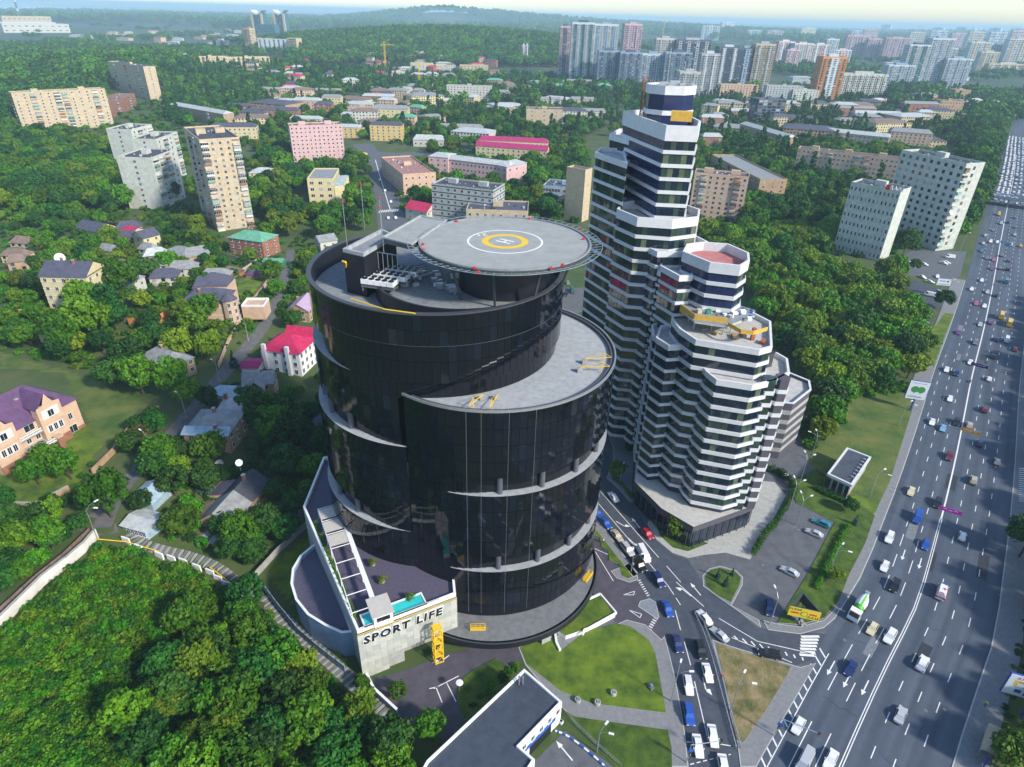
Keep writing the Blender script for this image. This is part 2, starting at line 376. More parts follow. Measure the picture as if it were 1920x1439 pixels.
# ------------------------------------------------------------------ other asphalt
def slab(name, pts, m, z=.02, mats_kerb=None, h=0, world=False, lawn=None, kind='structure'):
    ps = [(p.x, p.y) for p in PG(pts, 0)] if not world else pts
    mb = MB()
    if h: mb.prism(ps, 0, h, 'kerb', top=False); mb.sheet([(*p, h) for p in offset(ccw(ps), -.18)], m); mb.ring(ps, .18, 0.0, h+.004, 'kerb')
    else: mb.sheet(ps, m, z)
    o = struct(name, mb); excl(ps); return o
slab('junction_asphalt', [(1440, 1439), (1556, 1226), (1610, 1090), (1640, 960), (1560, 900), (1500, 860), (1440, 850), (1300, 800), (1180, 790), (1128, 770), (1105, 860), (1095, 960), (1060, 1080), (1080, 1180), (1200, 1300), (1240, 1439)], 'asphalt_grey', .018)
slab('side_street', [(1290, 1439), (1284, 1375), (1275, 1320), (1266, 1271), (1255, 1226), (1246, 1193), (1234, 1150), (1196, 1080), (1106, 955), (1100, 870), (1135, 845), (1180, 930), (1212, 985), (1232, 1015), (1262, 1040), (1290, 1050), (1316, 1090), (1420, 1178), (1556, 1190), (1556, 1226), (1488, 1250), (1370, 1212), (1333, 1198), (1358, 1290), (1383, 1400), (1390, 1439)], 'asphalt', .024)
slab('entrance_road', [(1100, 960), (1190, 1082), (1234, 1150), (1252, 1205), (1160, 1172), (1110, 1130), (1060, 1130), (1060, 1000)], 'asphalt_purple', .03)
slab('parking_lot', [(1494, 948), (1562, 980), (1512, 1080), (1456, 1168), (1423, 1163), (1372, 1136), (1392, 1083), (1362, 1044), (1404, 1050)], 'asphalt_grey', .03)
slab('garage_yard', [(690, 1275), (745, 1262), (830, 1230), (975, 1190), (1000, 1215), (900, 1300), (870, 1340), (850, 1400), (760, 1360)], 'asphalt_purple', .022)
slab('rear_yard', [(1425, 850), (1500, 800), (1522, 880), (1480, 915), (1415, 880)], 'asphalt_grey', .03)
slab('office_parking', [(1712, 470), (1812, 472), (1800, 520), (1760, 530), (1700, 515), (1650, 500)], 'asphalt_grey', .03)
slab('service_road', [(1680, 515), (1770, 545), (1795, 535), (1790, 585), (1752, 575), (1735, 640), (1745, 680), (1730, 655), (1700, 600), (1690, 560)], 'asphalt', .026)
slab('tower_car_park', [(1040, 540), (1095, 540), (1092, 585), (1048, 600)], 'lane_asphalt', .03)
slab('entrance_ramp', [(1000, 1430), (1060, 1370), (1150, 1439), (1010, 1460)], 'asphalt_grey', .024)
# city streets behind the tower
CITY = MB()
ribbon(CITY, smooth([Vector((*p.xy, 0)) for p in PG([(740, 430), (735, 400), (722, 360), (705, 310), (695, 290), (680, 270)], 0)]), -10, 9, 'asphalt_grey', .03, False)
ribbon(CITY, smooth([Vector((*p.xy, 0)) for p in PG([(560, 262), (640, 285), (760, 292), (800, 285)], 0)]), -9, 9, 'asphalt_grey', .034, False)
ribbon(CITY, [Vector((*p.xy, 0)) for p in PG([(733, 398), (712, 330), (704, 300)], 0)], -.3, .3, 'paint_white', .06, False)
for k in range(9): 
    p = G(712+k*4.2, 397-k*.3, 0); CITY.box((p.x, p.y, .05), (.9, 6, .02), 'paint_white')
struct('city_street', CITY)
excl([(p.x, p.y) for p in PG([(700, 440), (690, 330), (672, 265), (720, 265), (735, 330), (770, 440)], 0)]); excl([(p.x, p.y) for p in PG([(560, 258), (800, 275), (800, 300), (640, 298)], 0)])
# lane through the houses (follows the slope)
LANE = [(545, 470), (540, 500), (520, 560), (505, 600), (470, 645), (415, 705), (375, 755), (335, 800), (270, 870), (215, 930), (190, 990)]
b = MB(); lane = smooth(PG(LANE), 2); ribbon(b, resample(lane, 3), -2.1, 2.1, 'lane_asphalt', .05); struct('village_lane', b)
lw = [(p.x, p.y) for p in lane]
for a, c in zip(lane[::3], lane[3::3]):
    n = Vector((c.y-a.y, a.x-c.x, 0)).normalized()*2.6; excl([(a+n).xy, (c+n).xy, (c-n).xy, (a-n).xy])
b = MB(); b.sheet([(*p.xy, 0) for p in PG([(130, 985), (215, 935), (240, 1000), (180, 1008)])], 'lane_asphalt', 0)
b = MB(); 
for q in ([(132, 985), (200, 948), (225, 1000), (172, 1008)],):
    for v in [PG(q)]: b.face([p+Vector((0, 0, .12)) for p in v], 'lane_asphalt')
struct('lane_turning_place', b)
# ------------------------------------------------------------------ pavements and lawns
slab('pavement', [(1150, 1174), (1175, 1163), (1210, 1172), (1240, 1200), (1246, 1193), (1255, 1226), (1266, 1271), (1275, 1320), (1284, 1375), (1291, 1439), (1160, 1439), (1056, 1330), (985, 1248), (972, 1215), (1010, 1195), (1100, 1190)], 'paving', h=.12)
slab('kerb_lane_pavement', [(1108, 958), (1118, 970), (1196, 1078), (1188, 1084), (1104, 985)], 'paving', h=.12)
slab('traffic_island', [(1145, 1072), (1156, 1085), (1180, 1093), (1196, 1088), (1195, 1074), (1180, 1055), (1168, 1062)], 'paving', h=.12)
slab('small_traffic_island', [(1196, 1138), (1200, 1128), (1218, 1123), (1230, 1130), (1236, 1158), (1232, 1162)], 'paving_blue', h=.12)
slab('tower_plaza', [(1118, 790), (1165, 775), (1200, 850), (1216, 928), (1226, 940), (1205, 948), (1180, 941), (1160, 918), (1137, 897), (1150, 868), (1150, 842), (1140, 815)], 'paving_blue', h=.12)  # bluish paving: the blue shade on the plaza is put into its colour
slab('front_pavement', [(1214, 984), (1230, 1012), (1260, 1037), (1290, 1047), (1320, 1041), (1360, 1037), (1406, 1050), (1442, 990), (1473, 930), (1452, 905), (1400, 900), (1300, 940), (1236, 962), (1219, 968)], 'paving_pale', h=.12)
slab('island_pavement', [(1318, 1100), (1427, 1178), (1423, 1163), (1372, 1136), (1392, 1098), (1393, 1083), (1380, 1070), (1350, 1062), (1330, 1067), (1317, 1080)], 'paving', h=.12)
slab('corner_pavement', [(1430, 1164), (1456, 1170), (1500, 1176), (1545, 1163), (1576, 1130), (1592, 1095), (1616, 1050), (1600, 1090), (1588, 1120), (1566, 1160), (1545, 1178), (1500, 1190), (1440, 1182)], 'paving', h=.12)
slab('verge_pavement', [(1335, 1200), (1358, 1290), (1383, 1400), (1388, 1439), (1418, 1439), (1480, 1330), (1530, 1244), (1500, 1252), (1484, 1247), (1372, 1213)], 'paving', h=.12)
def hw_pave(name, o0, o1, s0, s1, m):
    b = MB(); pts = [hw_at(s)[0] for s in np.arange(s0, s1, 14)]; ribbon(b, pts, o0, o1, m, .13, False, h=.13); ribbon(b, pts, (o1-.25) if o0 < 0 else o0, o1 if o0 < 0 else o0+.25, 'kerb', .136, False); return struct(name, b)
hw_pave('highway_pavement', -18.3, -12.35, S0+14, 420, 'paving'); hw_pave('highway_pavement', 15.2, 20.5, 0, 420, 'paving')
def lawn(pts, m='lawn', name='lawn', z=.17): 
    ps = [(p.x, p.y) for p in PG(pts, 0)]; b = MB(); b.prism(ps, 0, z, 'kerb', top=m); struct(name, b)
    if name != 'lawn': excl(ps)
    return ps
L_MAIN = lawn([(1099, 1184), (1156, 1170), (1182, 1176), (1216, 1201), (1229, 1227), (1249, 1338), (1109, 1320), (1052, 1297), (988, 1246), (975, 1215), (1010, 1195), (1040, 1198), (1050, 1222)])
lawn([(1058, 1333), (1078, 1345), (1252, 1370), (1259, 1402), (1260, 1450), (1163, 1450)], 'lawn_dark')
lawn([(1110, 985), (1186, 1082), (1178, 1086), (1166, 1080), (1160, 1058), (1142, 1052), (1140, 1033), (1127, 1026), (1124, 1008), (1112, 1003)])
lawn([(1141, 880), (1155, 890), (1182, 922), (1203, 938), (1182, 936), (1166, 915), (1148, 900)], 'lawn_dark'); lawn([(1224, 975), (1240, 968), (1290, 1005), (1328, 1020), (1290, 1035), (1262, 1028), (1238, 1006)], 'lawn_dark')
lawn([(1321, 1082), (1332, 1070), (1350, 1066), (1378, 1073), (1389, 1084), (1386, 1098), (1370, 1130), (1346, 1118), (1324, 1100)], 'lawn_dark')
lawn([(1480, 905), (1530, 880), (1640, 968), (1622, 1020), (1592, 1078), (1572, 1128), (1545, 1160), (1500, 1172), (1457, 1169), (1512, 1080), (1565, 980), (1493, 944)], 'lawn_dark')
lawn([(1515, 870), (1548, 800), (1590, 738), (1690, 728), (1718, 745), (1692, 828), (1668, 905), (1640, 962), (1590, 930)], 'meadow')
lawn([(1738, 650), (1752, 615), (1771, 588), (1788, 590), (1768, 640), (1750, 690)], 'lawn')
lawn([(1342, 1206), (1372, 1217), (1482, 1251), (1476, 1266), (1438, 1330), (1393, 1394), (1380, 1388), (1366, 1310)], 'lawn_dry')
lawn([(955, 1300), (870, 1350), (862, 1330), (856, 1300), (862, 1280), (880, 1262), (930, 1235), (950, 1250)], 'lawn_dark')
b = MB()                                                                     # raised grass wedge with its white wall
pl = [(p.x, p.y) for p in PG([(1091, 1137), (1124, 1124), (1153, 1158), (1100, 1186), (1060, 1200), (1045, 1190), (1044, 1165)], 0)]
b.prism(pl, 0, 1.3, 'white', top='lawn'); struct('raised_lawn', b); excl(pl)
b = MB(); b.path([Vector((*p.xy, 1.45)) for p in PG([(1091, 1137), (1124, 1122), (1154, 1158), (1102, 1187), (1094, 1190), (1091, 1199)], 0)], .3, 'white'); 
tag(b.build('retaining_wall'), 'white coping wall bending round the raised grass wedge beside the round tower', 'wall')
b = MB(); ps = PG([(1043, 1175), (1041, 1192), (1043, 1207), (1050, 1222)], 0)
for p, q in zip(ps, ps[1:]): b.bar((p.x, p.y, .4), (q.x, q.y, .4), .35, 'white')
tag(b.build('retaining_wall'), 'short curved white wall on the shaded grass under the tower deck', 'wall')
# village lawns follow the slope
def patch(name, pts, m, z=.06, cell=1.5):
    q = [(p.x, p.y) for p in PG(pts)]; b = MB(); xs, ys = [p[0] for p in q], [p[1] for p in q]
    for i in range(int(min(xs)//cell), int(max(xs)//cell)+1):
        for j in range(int(min(ys)//cell), int(max(ys)//cell)+1):
            if inpoly((i+.5)*cell, (j+.5)*cell, q): b.face([(u*cell, v*cell, height(u*cell, v*cell)+z) for u, v in ((i, j), (i+1, j), (i+1, j+1), (i, j+1))], m)
    struct(name, b); excl(q); return q
patch('meadow', [(0, 660), (100, 690), (215, 720), (300, 745), (260, 770), (215, 830), (150, 850), (165, 790), (120, 700), (0, 690)], 'meadow')
patch('villa_lawn', [(-20, 870), (90, 845), (160, 800), (190, 840), (130, 930), (70, 955), (-20, 950)], 'lawn', .10)
patch('club_lawn', [(500, 1075), (560, 1015), (592, 1000), (600, 1030), (560, 1070), (548, 1110), (560, 1150), (600, 1200), (640, 1230), (660, 1270), (640, 1260), (560, 1160)], 'lawn', .05)
patch('garden_lawn', [(430, 545), (490, 500), (525, 505), (490, 545), (455, 560)], 'lawn', .05)
# ------------------------------------------------------------------ road paint round the junction
b = MB()
def line(p0, p1, wd=.08, dash=None):
    a, c = G(*p0, 0), G(*p1, 0); a.z = c.z = .05; d = (c-a); L = d.length; d.normalize(); n = Vector((d.y, -d.x, 0))*wd; s = 0
    while s < L:
        e = min(L, s+(dash[0] if dash else L)); p, q = a+d*s, a+d*e
        b.face([p+n, q+n, q-n, p-n], 'paint_white'); s = e+(dash[1] if dash else 1e9)
for p0, p1, ds in (((1117, 912), (1235, 1046), None), ((1113, 934), (1252, 1098), None), ((1252, 1098), (1276, 1135), (3, 1)), ((1250, 1062), (1276, 1092), None), ((1268, 1092), (1320, 1138), None), ((1266, 1145), (1276, 1182), None), ((1283, 1204), (1295, 1248), None), ((1302, 1278), (1328, 1390), None),
                   ((1294, 1434), (1370, 1415), (.8, .5)), ((1287, 1392), (1300, 1392), None), ((1350, 1396), (1370, 1399), None), ((1372, 1196), (1485, 1243), None), ((1348, 1160), (1420, 1203), None), ((1420, 1203), (1530, 1228), None), ((1180, 1058), (1112, 1028), None), ((1110, 1025), (1150, 1090), None)):
    line(p0, p1, .09, ds)
for k in range(9): line((1376+k*16, 1193+k*5.0), (1386+k*15, 1203+k*4.5), .16)
for k in range(7): line((1499-k*-.5, 1228-k*5.6), (1527+k*1.5, 1230-k*6.0), .3)
for k in range(8): line((1196+k*2.4, 1090+k*4), (1201+k*2.4, 1088+k*4), .12)
for k in range(6): line((1214+k*2.4, 1178-k*4), (1221+k*2.4, 1182-k*4), .16)
for x, y, dx, dy, tn in ((1192, 981, -9, -11, 0), (1167, 985, 14, 8, -1), (1304, 1105, -10, -12, 0), (1283, 1108, -10, -8, -1), (1322, 1288, 3, 12, -1), (1187, 1018, 9, 8, 0)):
    p, q = G(x, y, 0), G(x+dx, y+dy, 0); arrow(b, p, q-p, 4.2, z=.055, turn=tn)
for (x, y), (u, v), (w_, h_) in (((1169, 1116), (1190, 1109), (1188, 1116)), ((1180, 1145), (1200, 1159), (1203, 1152))):
    line((x, y), (u, v)); line((u, v), (w_, h_)); line((w_, h_), (x, y))
for x0, y0, x1, y1 in ((817, 1288, 829, 1318), (837, 1280, 855, 1316), (813, 1292, 860, 1268), (805, 1292, 822, 1288)): line((x0, y0), (x1, y1), .1)
p, q = G(828, 1240, 0), G(820, 1246, 0); arrow(b, p, q-p, 4, z=.05, turn=1); p, q = G(1058, 1408, 0), G(1048, 1396, 0); arrow(b, p, q-p, 4.6, z=.05)
struct('road_marking', b)
b = MB()
for k in range(17): 
    p = G(1914, 880+k*3.8, 0); b.box((p.x+1.2, p.y, .16), (3.4, .32, .02), 'paint_white', rz=-.1)
struct('zebra_crossing', b)
# ------------------------------------------------------------------ the round black tower
mat('black_glass', (.005, .006, .010), .05, .25, .3, spec=.42); mat('black_glass_b', (.006, .009, .018), .04, .2, .3, spec=.55); mat('black_glass_c', (.016, .016, .020), .12, .3, 1.1, spec=.5)
mat('black_wall', (.012, .013, .02), .45, .15, 1); mat('joint', (.05, .055, .065), .5, .1, 2)
mat('ledge', (.34, .36, .37), .85, .14, .9); mat('roof_tile', (.22, .24, .25), .85, .2, 1.0, bump=.01, bscale=4, det=8); mat('deck_paint', (.30, .31, .29), .8, .12, .35, det=9, bump=.004, bscale=6)
mat('net', (.35, .42, .46), .4, .1, 3, metal=.4); mat('galv', (.50, .54, .58), .35, .18, 1.5, metal=.75); mat('column_grey', (.09, .09, .11), .6, .1, 1)
cA, cB, RT = Vector((-15.9, 126.3)), Vector((-4.4, 121.5)), 26.0
TB, TA, ZB = 4.2, 73.0, 56.8
tower = E('round_tower', 'round black glass office tower with a helipad on its roof', 'tower', (cA.x, cA.y, 0)); TO = Vector((cA.x, cA.y, 0))
LAND.append(('round black tower', -10, 124))
for c in (cA, cB): excl([(c.x+29*math.cos(a), c.y+29*math.sin(a)) for a in np.linspace(0, 6.283, 24)[:-1]])
LIFT = [(TB, 23.2, Vector((-2.0, .3))), (23.2, 45, Vector((-1.3, .2))), (45, 59.5, Vector((-.7, .4))), (59.5, TA, Vector((0, 0)))]
def ramp(th, tip, far, amt):
    """depth of a set-back floor that starts at angle tip and reaches full depth some 35 degrees on"""
    d = (tip-th) % 360 if far < 0 else (th-tip) % 360
    return amt*sstep(0, 34, d) if d < abs(far) else 0.0
N_ = 108; TH = [360*k/N_ for k in range(N_)]
def radA(th, z):
    r = RT
    for z0, tip in ((23.2, 267), (45, 268), (59.5, 238)):
        if z0 <= z < z0+4.4: r -= ramp(th, tip, -190, 1.35)
    return r
def radB(th, z):
    r = RT
    for z0 in (17.4, 37.6):
        if z0 <= z < z0+4.4: r -= ramp(th, 247, 130, 1.75)
    return r
def inside(p, c, R): return (p-c).length < R-.02
panels = []
core = MB(TO)
def drum(zs, cen, radf, other):
    for za, zb in zip(zs, zs[1:]):
        zm = (za+zb)/2; c = cen(zm); P = [c+Vector((math.cos(rad(t)), math.sin(rad(t))))*(radf(t, zm)-.12) for t in TH]
        for k in range(N_):
            p, q = P[k], P[(k+1) % N_]; m = (p+q)/2
            if other(m, zm): continue
            core.face([(*p, za), (*q, za), (*q, zb), (*p, zb)], 'black_wall')
            t = TH[k]+180/N_; rr = radf(t, zm); d = Vector((math.cos(rad(t)), math.sin(rad(t)))); panels.append((c+d*(rr-.04), t, za, zb))
        # slab edges where the drum steps back
    for za, zb, zc in zip(zs, zs[1:], zs[2:]):
        c0, c1 = cen((za+zb)/2), cen((zb+zc)/2); led = MB(TO)
        for k in range(N_):
            t0, t1 = TH[k], TH[(k+1) % N_]; f = []
            for t, cc, zz in ((t0, c0, (za+zb)/2), (t1, c0, (za+zb)/2), (t1, c1, (zb+zc)/2), (t0, c1, (zb+zc)/2)): f.append(cc+Vector((math.cos(rad(t)), math.sin(rad(t))))*(radf(t, zz)-.02))
            if other((f[0]+f[2])/2, zb): continue
            w_ = (f[0]-f[3]).dot((f[0]-c0).normalized())
            if abs(w_) < .12: continue
            (led if w_ > 0 else core).face([(*p, zb) for p in (f if w_ > 0 else f[::-1])], 'ledge' if w_ > 0 else 'black_wall')
        if led.f: led.build('ledge', tower, label='pale crescent shaped ledge')
def cenA(z): return cA+next((o for a, b_, o in LIFT if a <= z < b_), Vector((0, 0)))
zsA = [TB, 8, 11.8, 15.6, 19.4, 23.2, 27.6, 31.4, 35.2, 38.5, 41.7, 45, 49.4, 52.8, 56.2, 59.5, 63.9, 67.0, 70.0, TA]
zsB = [TB, 7.5, 10.8, 14.1, 17.4, 21.8, 25.7, 29.7, 33.6, 37.6, 42, 45.7, 49.4, 53.1, ZB]
drum(zsA, cenA, radA, lambda p, z: z < ZB and inside(p, cB, RT)); drum(zsB, lambda z: cB, radB, lambda p, z: inside(p, cenA(z), RT))
core.build('wall', tower)
# one pane is one object; the nearest 290 are picked out, the rest are joined
PW, PH = 2*math.pi*RT/N_-.07, 3.4
pm = MB(); pm.box((0, 0, 0), (.10, PW, 1), 'black_glass'); pane = pm.mesh('glass_panel')
pane_b = pane.copy(); pane_b.materials.clear(); pane_b.materials.append(MATS['black_glass_b']); pane_c = pane.copy(); pane_c.materials.clear(); pane_c.materials.append(MATS['black_glass_c'])
eye = Vector((0, 0, CAM_H))
def facing(p):
    c, t, za, zb = p; v = Vector((c.x, c.y, (za+zb)/2))-eye; return -(v.normalized().dot(Vector((math.cos(rad(t)), math.sin(rad(t)), 0))))/v.length
panels.sort(key=facing, reverse=True); rest = MB(TO)
for i, (c, t, za, zb) in enumerate(panels):
    tl = (random.gauss(0, .0028), random.gauss(0, .004)); z = (za+zb)/2; h = zb-za-.09; u = random.random()
    if i < 290: 
        o = link('glass_panel', pane if u < .93 else pane_b if u < .99 else pane_c, tower, (c.x-TO.x, c.y-TO.y, z), (0, tl[0], rad(t)+tl[1])); o.scale = (1, 1, h)
    else: rest.box((c.x, c.y, z), (.10, PW, h), 'black_glass' if u < .93 else 'black_glass_b' if u < .99 else 'black_glass_c', M=Matrix.Rotation(rad(t)+tl[1], 3, 'Z') @ Matrix.Rotation(tl[0], 3, 'Y'))
rest.build('glass_panels', tower, kind='stuff')
# columns standing on the ledges
colm = MB(); colm.lathe((0, 0, 0), [(.55, 0), (.55, 4.4)], 'column_grey', 12); colm = colm.mesh('column')
for th, z, c, f in [(t, z, cB, radB) for z in (17.4, 37.6) for t in (258, 276, 296, 316, 336)]+[(t, z, cenA(z+1), radA) for z in (23.2, 45) for t in (196, 214, 232, 250)]:
    r = f(th, z+1)+.5
    if r > RT-.5: continue
    link('column', colm, tower, (c.x+r*math.cos(rad(th))-TO.x, c.y+r*math.sin(rad(th))-TO.y, z))
# thin bright slab lines and the rims
b = MB(TO)
def hoop(mb, c, r, z, w_, h, m, t0=0, t1=360, n=96, skip=None):
    k = max(3, int(n*(t1-t0)/360)); L = [rad(t0+(t1-t0)*i/k) for i in range(k+1)]
    for a, e in zip(L, L[1:]):
        p = lambda th, rr: Vector((c.x+rr*math.cos(th), c.y+rr*math.sin(th)))
        A, B_, C_, D_ = p(a, r), p(e, r), p(e, r-w_), p(a, r-w_)
        if skip and skip((A+C_)/2): continue
        mb.face([(*A, z+h), (*B_, z+h), (*C_, z+h), (*D_, z+h)], m); mb.face([(*A, z), (*B_, z), (*B_, z+h), (*A, z+h)], m)
        mb.face([(*C_, z), (*D_, z), (*D_, z+h), (*C_, z+h)], m); mb.face([(*B_, z), (*A, z), (*D_, z), (*C_, z)], m)
hoop(b, cA, RT+.12, TA, .9, .25, 'joint'); hoop(b, cA, RT+.04, 67.0, .2, .1, 'joint')
b.build('parapet_rim', tower, label='dark rim of the upper roof')
b = MB(TO); hoop(b, cB, RT+.1, ZB-.1, .35, .45, 'steel', skip=lambda p: inside(p, cenA(57), RT)); hoop(b, cB, RT-.7, ZB-.5, .3, .6, 'column_grey', skip=lambda p: inside(p, cenA(57), RT+.3)); b.build('terrace_rim', tower, label='bright metal rim of the crescent terrace')
b = MB(TO); P = [cB+Vector((math.cos(rad(t)), math.sin(rad(t))))*(RT-.2) for t in TH]; b.sheet([(*p, ZB-.55) for p in P], 'ledge'); b.build('terrace_floor', tower, label='pale crescent terrace')
b = MB(TO); P = [cA+Vector((math.cos(rad(t)), math.sin(rad(t))))*(RT-.3) for t in TH]; b.sheet([(*p, 69.3) for p in P], 'roof_tile'); hoop(b, cA, RT-.55, 69.3, .25, TA-69.3, 'black_wall'); b.build('roof', tower)
# deck round the foot
cP, RP = Vector((-3.3, 113.2)), 25.0; b = MB(TO); P = [cP+Vector((math.cos(rad(t)), math.sin(rad(t))))*RP for t in TH]
b.sheet([(*p, TB) for p in P], 'concrete_dark'); hoop(b, cP, RP, TB-1.5, .8, 1.5, 'black_wall'); hoop(b, cP, RP+.02, TB, .3, .15, 'joint'); b.sheet([(*p, TB-1.5) for p in P], 'black_wall'); b.build('base_deck', tower, label='grey deck round the foot of the tower')
b = MB(TO)
for t in range(0, 360, 24): b.lathe((cP.x+(RP-3)*math.cos(rad(t)), cP.y+(RP-3)*math.sin(rad(t)), 0), [(.6, 0), (.6, TB-1.4)], 'column_grey', 8)
b.prism([(cB.x+22*math.cos(a), cB.y+22*math.sin(a)) for a in np.linspace(0, 6.28, 25)[:-1]], 0, TB-.1, 'black_wall'); b.build('plinth', tower)
b = MB(TO); p0, p1 = G(1010, 1205, 0), G(1025, 1188, 0); b.box(((p0.x+p1.x)/2, (p0.y+p1.y)/2, 1.3), (2.2, 3.0, 2.6), 'concrete', rz=.5); b.build('vent_shaft', tower)
for t in (262, 279, 290, 268):
    b = MB(TO); q = cB+Vector((math.cos(rad(t)), math.sin(rad(t))))*(RT+.15); b.bar((q.x, q.y, TB+1), (q.x, q.y, ZB), .03, 'steel'); b.build('rope', tower)
# upper roof: plant terrace, stair block, ring wall
b = MB(TO); cR = Vector((-10.5, 121.5)); rr = 17.2
ringpts = [cR+Vector((math.cos(rad(t)), math.sin(rad(t))))*rr for t in range(0, 360, 6)]; b.prism(ringpts, 69.3, 71.2, 'black_wall', top='roof_tile'); hoop(b, cR, rr, 71.2, .5, 1.3, 'black_wall', 165, 330); b.build('plant_terrace', tower, label='black ring wall round the plant on the roof')
def zpt(x, y, z): p = G(x, y, z); return (p.x, p.y)
st = [zpt(644, 472, 77.5), zpt(683, 481, 77.5), zpt(738, 449, 77.5), zpt(777, 456, 77.5), zpt(835, 412, 77.5), zpt(797, 404, 77.5)]
st = [zpt(643, 473, 77.5), zpt(682, 482, 77.5), zpt(742, 447, 77.5), zpt(716, 435, 77.5)]
b = MB(TO); b.prism(st, 69.3, 77.5, 'black_wall', top='roof_tile'); b.ring(st, .5, 77.4, 78.2, 'ledge')
b.build('stair_block', tower, label='black stair block with a pale roof edge')
# helipad
cH = Vector((-2.1, 120.6)); ZH = 80.0
heli = E('helipad', 'round grey helipad with a white ring and a yellow ring round an H', 'helipad', (cH.x, cH.y, 0)); HO = Vector((cH.x, cH.y, 0))
b = MB(HO); P = [cH+Vector((math.cos(rad(t)), math.sin(rad(t))))*16.6 for t in range(0, 360, 4)]; b.prism(P, ZH-.9, ZH, 'steel_dark', top='deck_paint', bottom=True)
br = [zpt(716, 447, ZH), zpt(772, 461, ZH), zpt(838, 415, ZH), zpt(788, 406, ZH)]; b.prism(br, ZH-.9, ZH+.02, 'steel_dark', top='deck_paint'); b.ring(br, .35, ZH, ZH+.3, 'ledge'); b.build('deck', heli)
b = MB(HO); hoop(b, cH, 16.6, ZH, .35, .28, 'roof_tile'); b.build('deck_kerb', heli)
def flat(mb, c, r0, r1, z, m, n=72):
    for k in range(n):
        a, e = 2*math.pi*k/n, 2*math.pi*(k+1)/n; p = lambda t, r: (c.x+r*math.cos(t), c.y+r*math.sin(t), z); mb.face([p(a, r0), p(a, r1), p(e, r1), p(e, r0)], m)
b = MB(HO); flat(b, cH, 6.95, 7.35, ZH+.012, 'paint_white'); b.build('white_ring', heli)
b = MB(HO); flat(b, cH, 3.25, 4.5, ZH+.012, 'paint_yellow'); b.build('yellow_ring', heli)
b = MB(HO); R2 = Matrix.Rotation(rad(58), 2)
for x0, y0, x1, y1 in ((-.95, -1.6, -.5, 1.6), (.5, -1.6, .95, 1.6), (-.5, -.2, .5, .2)): b.face([(*(cH+R2 @ Vector(p)), ZH+.012) for p in ((x0, y0), (x1, y0), (x1, y1), (x0, y1))], 'paint_white')
b.build('letter_h', heli)
def text(body, size, m, parent=None, name='lettering', ext=0.0, align='CENTER', bold=0.0):
    c = bpy.data.curves.new(name, 'FONT'); c.body = body; c.size = size; c.extrude = ext; c.align_x = align; c.align_y = 'CENTER'; c.offset = bold; c.resolution_u = 2; c.space_character = 1.22; c.shear = .12
    tmp = bpy.data.objects.new(name, c); me = bpy.data.meshes.new_from_object(tmp); me.name = name; bpy.data.objects.remove(tmp); bpy.data.curves.remove(c)
    me.materials.clear(); me.materials.append(MATS[m]); o = bpy.data.objects.new(name, me); COL.objects.link(o); o.parent = parent; return o
t = text('3t', 2.6, 'paint_white', heli, 'weight_mark'); q = G(905, 441, ZH); t.location = (q.x-cH.x, q.y-cH.y, ZH+.03); t.rotation_euler = (0, 0, rad(205))
b = MB(HO)
for k in range(72):
    a, e = 2*math.pi*k/72, 2*math.pi*(k+1)/72; p = lambda th, r, z: Vector((cH.x+r*math.cos(th), cH.y+r*math.sin(th), z))
    b.bar(p(a, 16.6, ZH-.35), p(a, 18.7, ZH+.05), .05, 'net'); b.bar(p(a, 18.7, ZH+.05), p(e, 18.7, ZH+.05), .06, 'net'); b.bar(p(a, 17.6, ZH-.12), p(e, 17.6, ZH-.12), .035, 'net')
    if k % 2: b.bar(p(a, 17.1, ZH-.25), p(e, 18.2, ZH-.05), .02, 'net')
b.build('safety_net_frame', heli)
b = MB(HO)
for k in range(10):
    a = 2*math.pi*(k+.3)/10; b.bar((cH.x+14*math.cos(a), cH.y+14*math.sin(a), ZH-.9), (cH.x+11.5*math.cos(a), cH.y+11.5*math.sin(a), 71.2), .28, 'steel_dark')
b.prism([cH+Vector((math.cos(rad(t)), math.sin(rad(t))))*9 for t in range(0, 360, 12)], 69.4, ZH-.9, 'black_wall'); b.build('support', heli)
lm = MB(); lm.box((0, 0, .17), (.55, .3, .34), 'red_paint'); lm.lathe((0, 0, .34), [(.16, 0), (.1, .16), (0, .2)], 'red_paint', 8); lm = lm.mesh('edge_light')
for x, y in ((793, 460), (795, 471), (856, 417), (993, 412), (1088, 435), (1094, 450), (1055, 499), (1034, 505), (898, 513), (890, 505)):
    q = G(x, y, ZH); link('edge_light', lm, heli, (q.x-cH.x, q.y-cH.y, ZH))
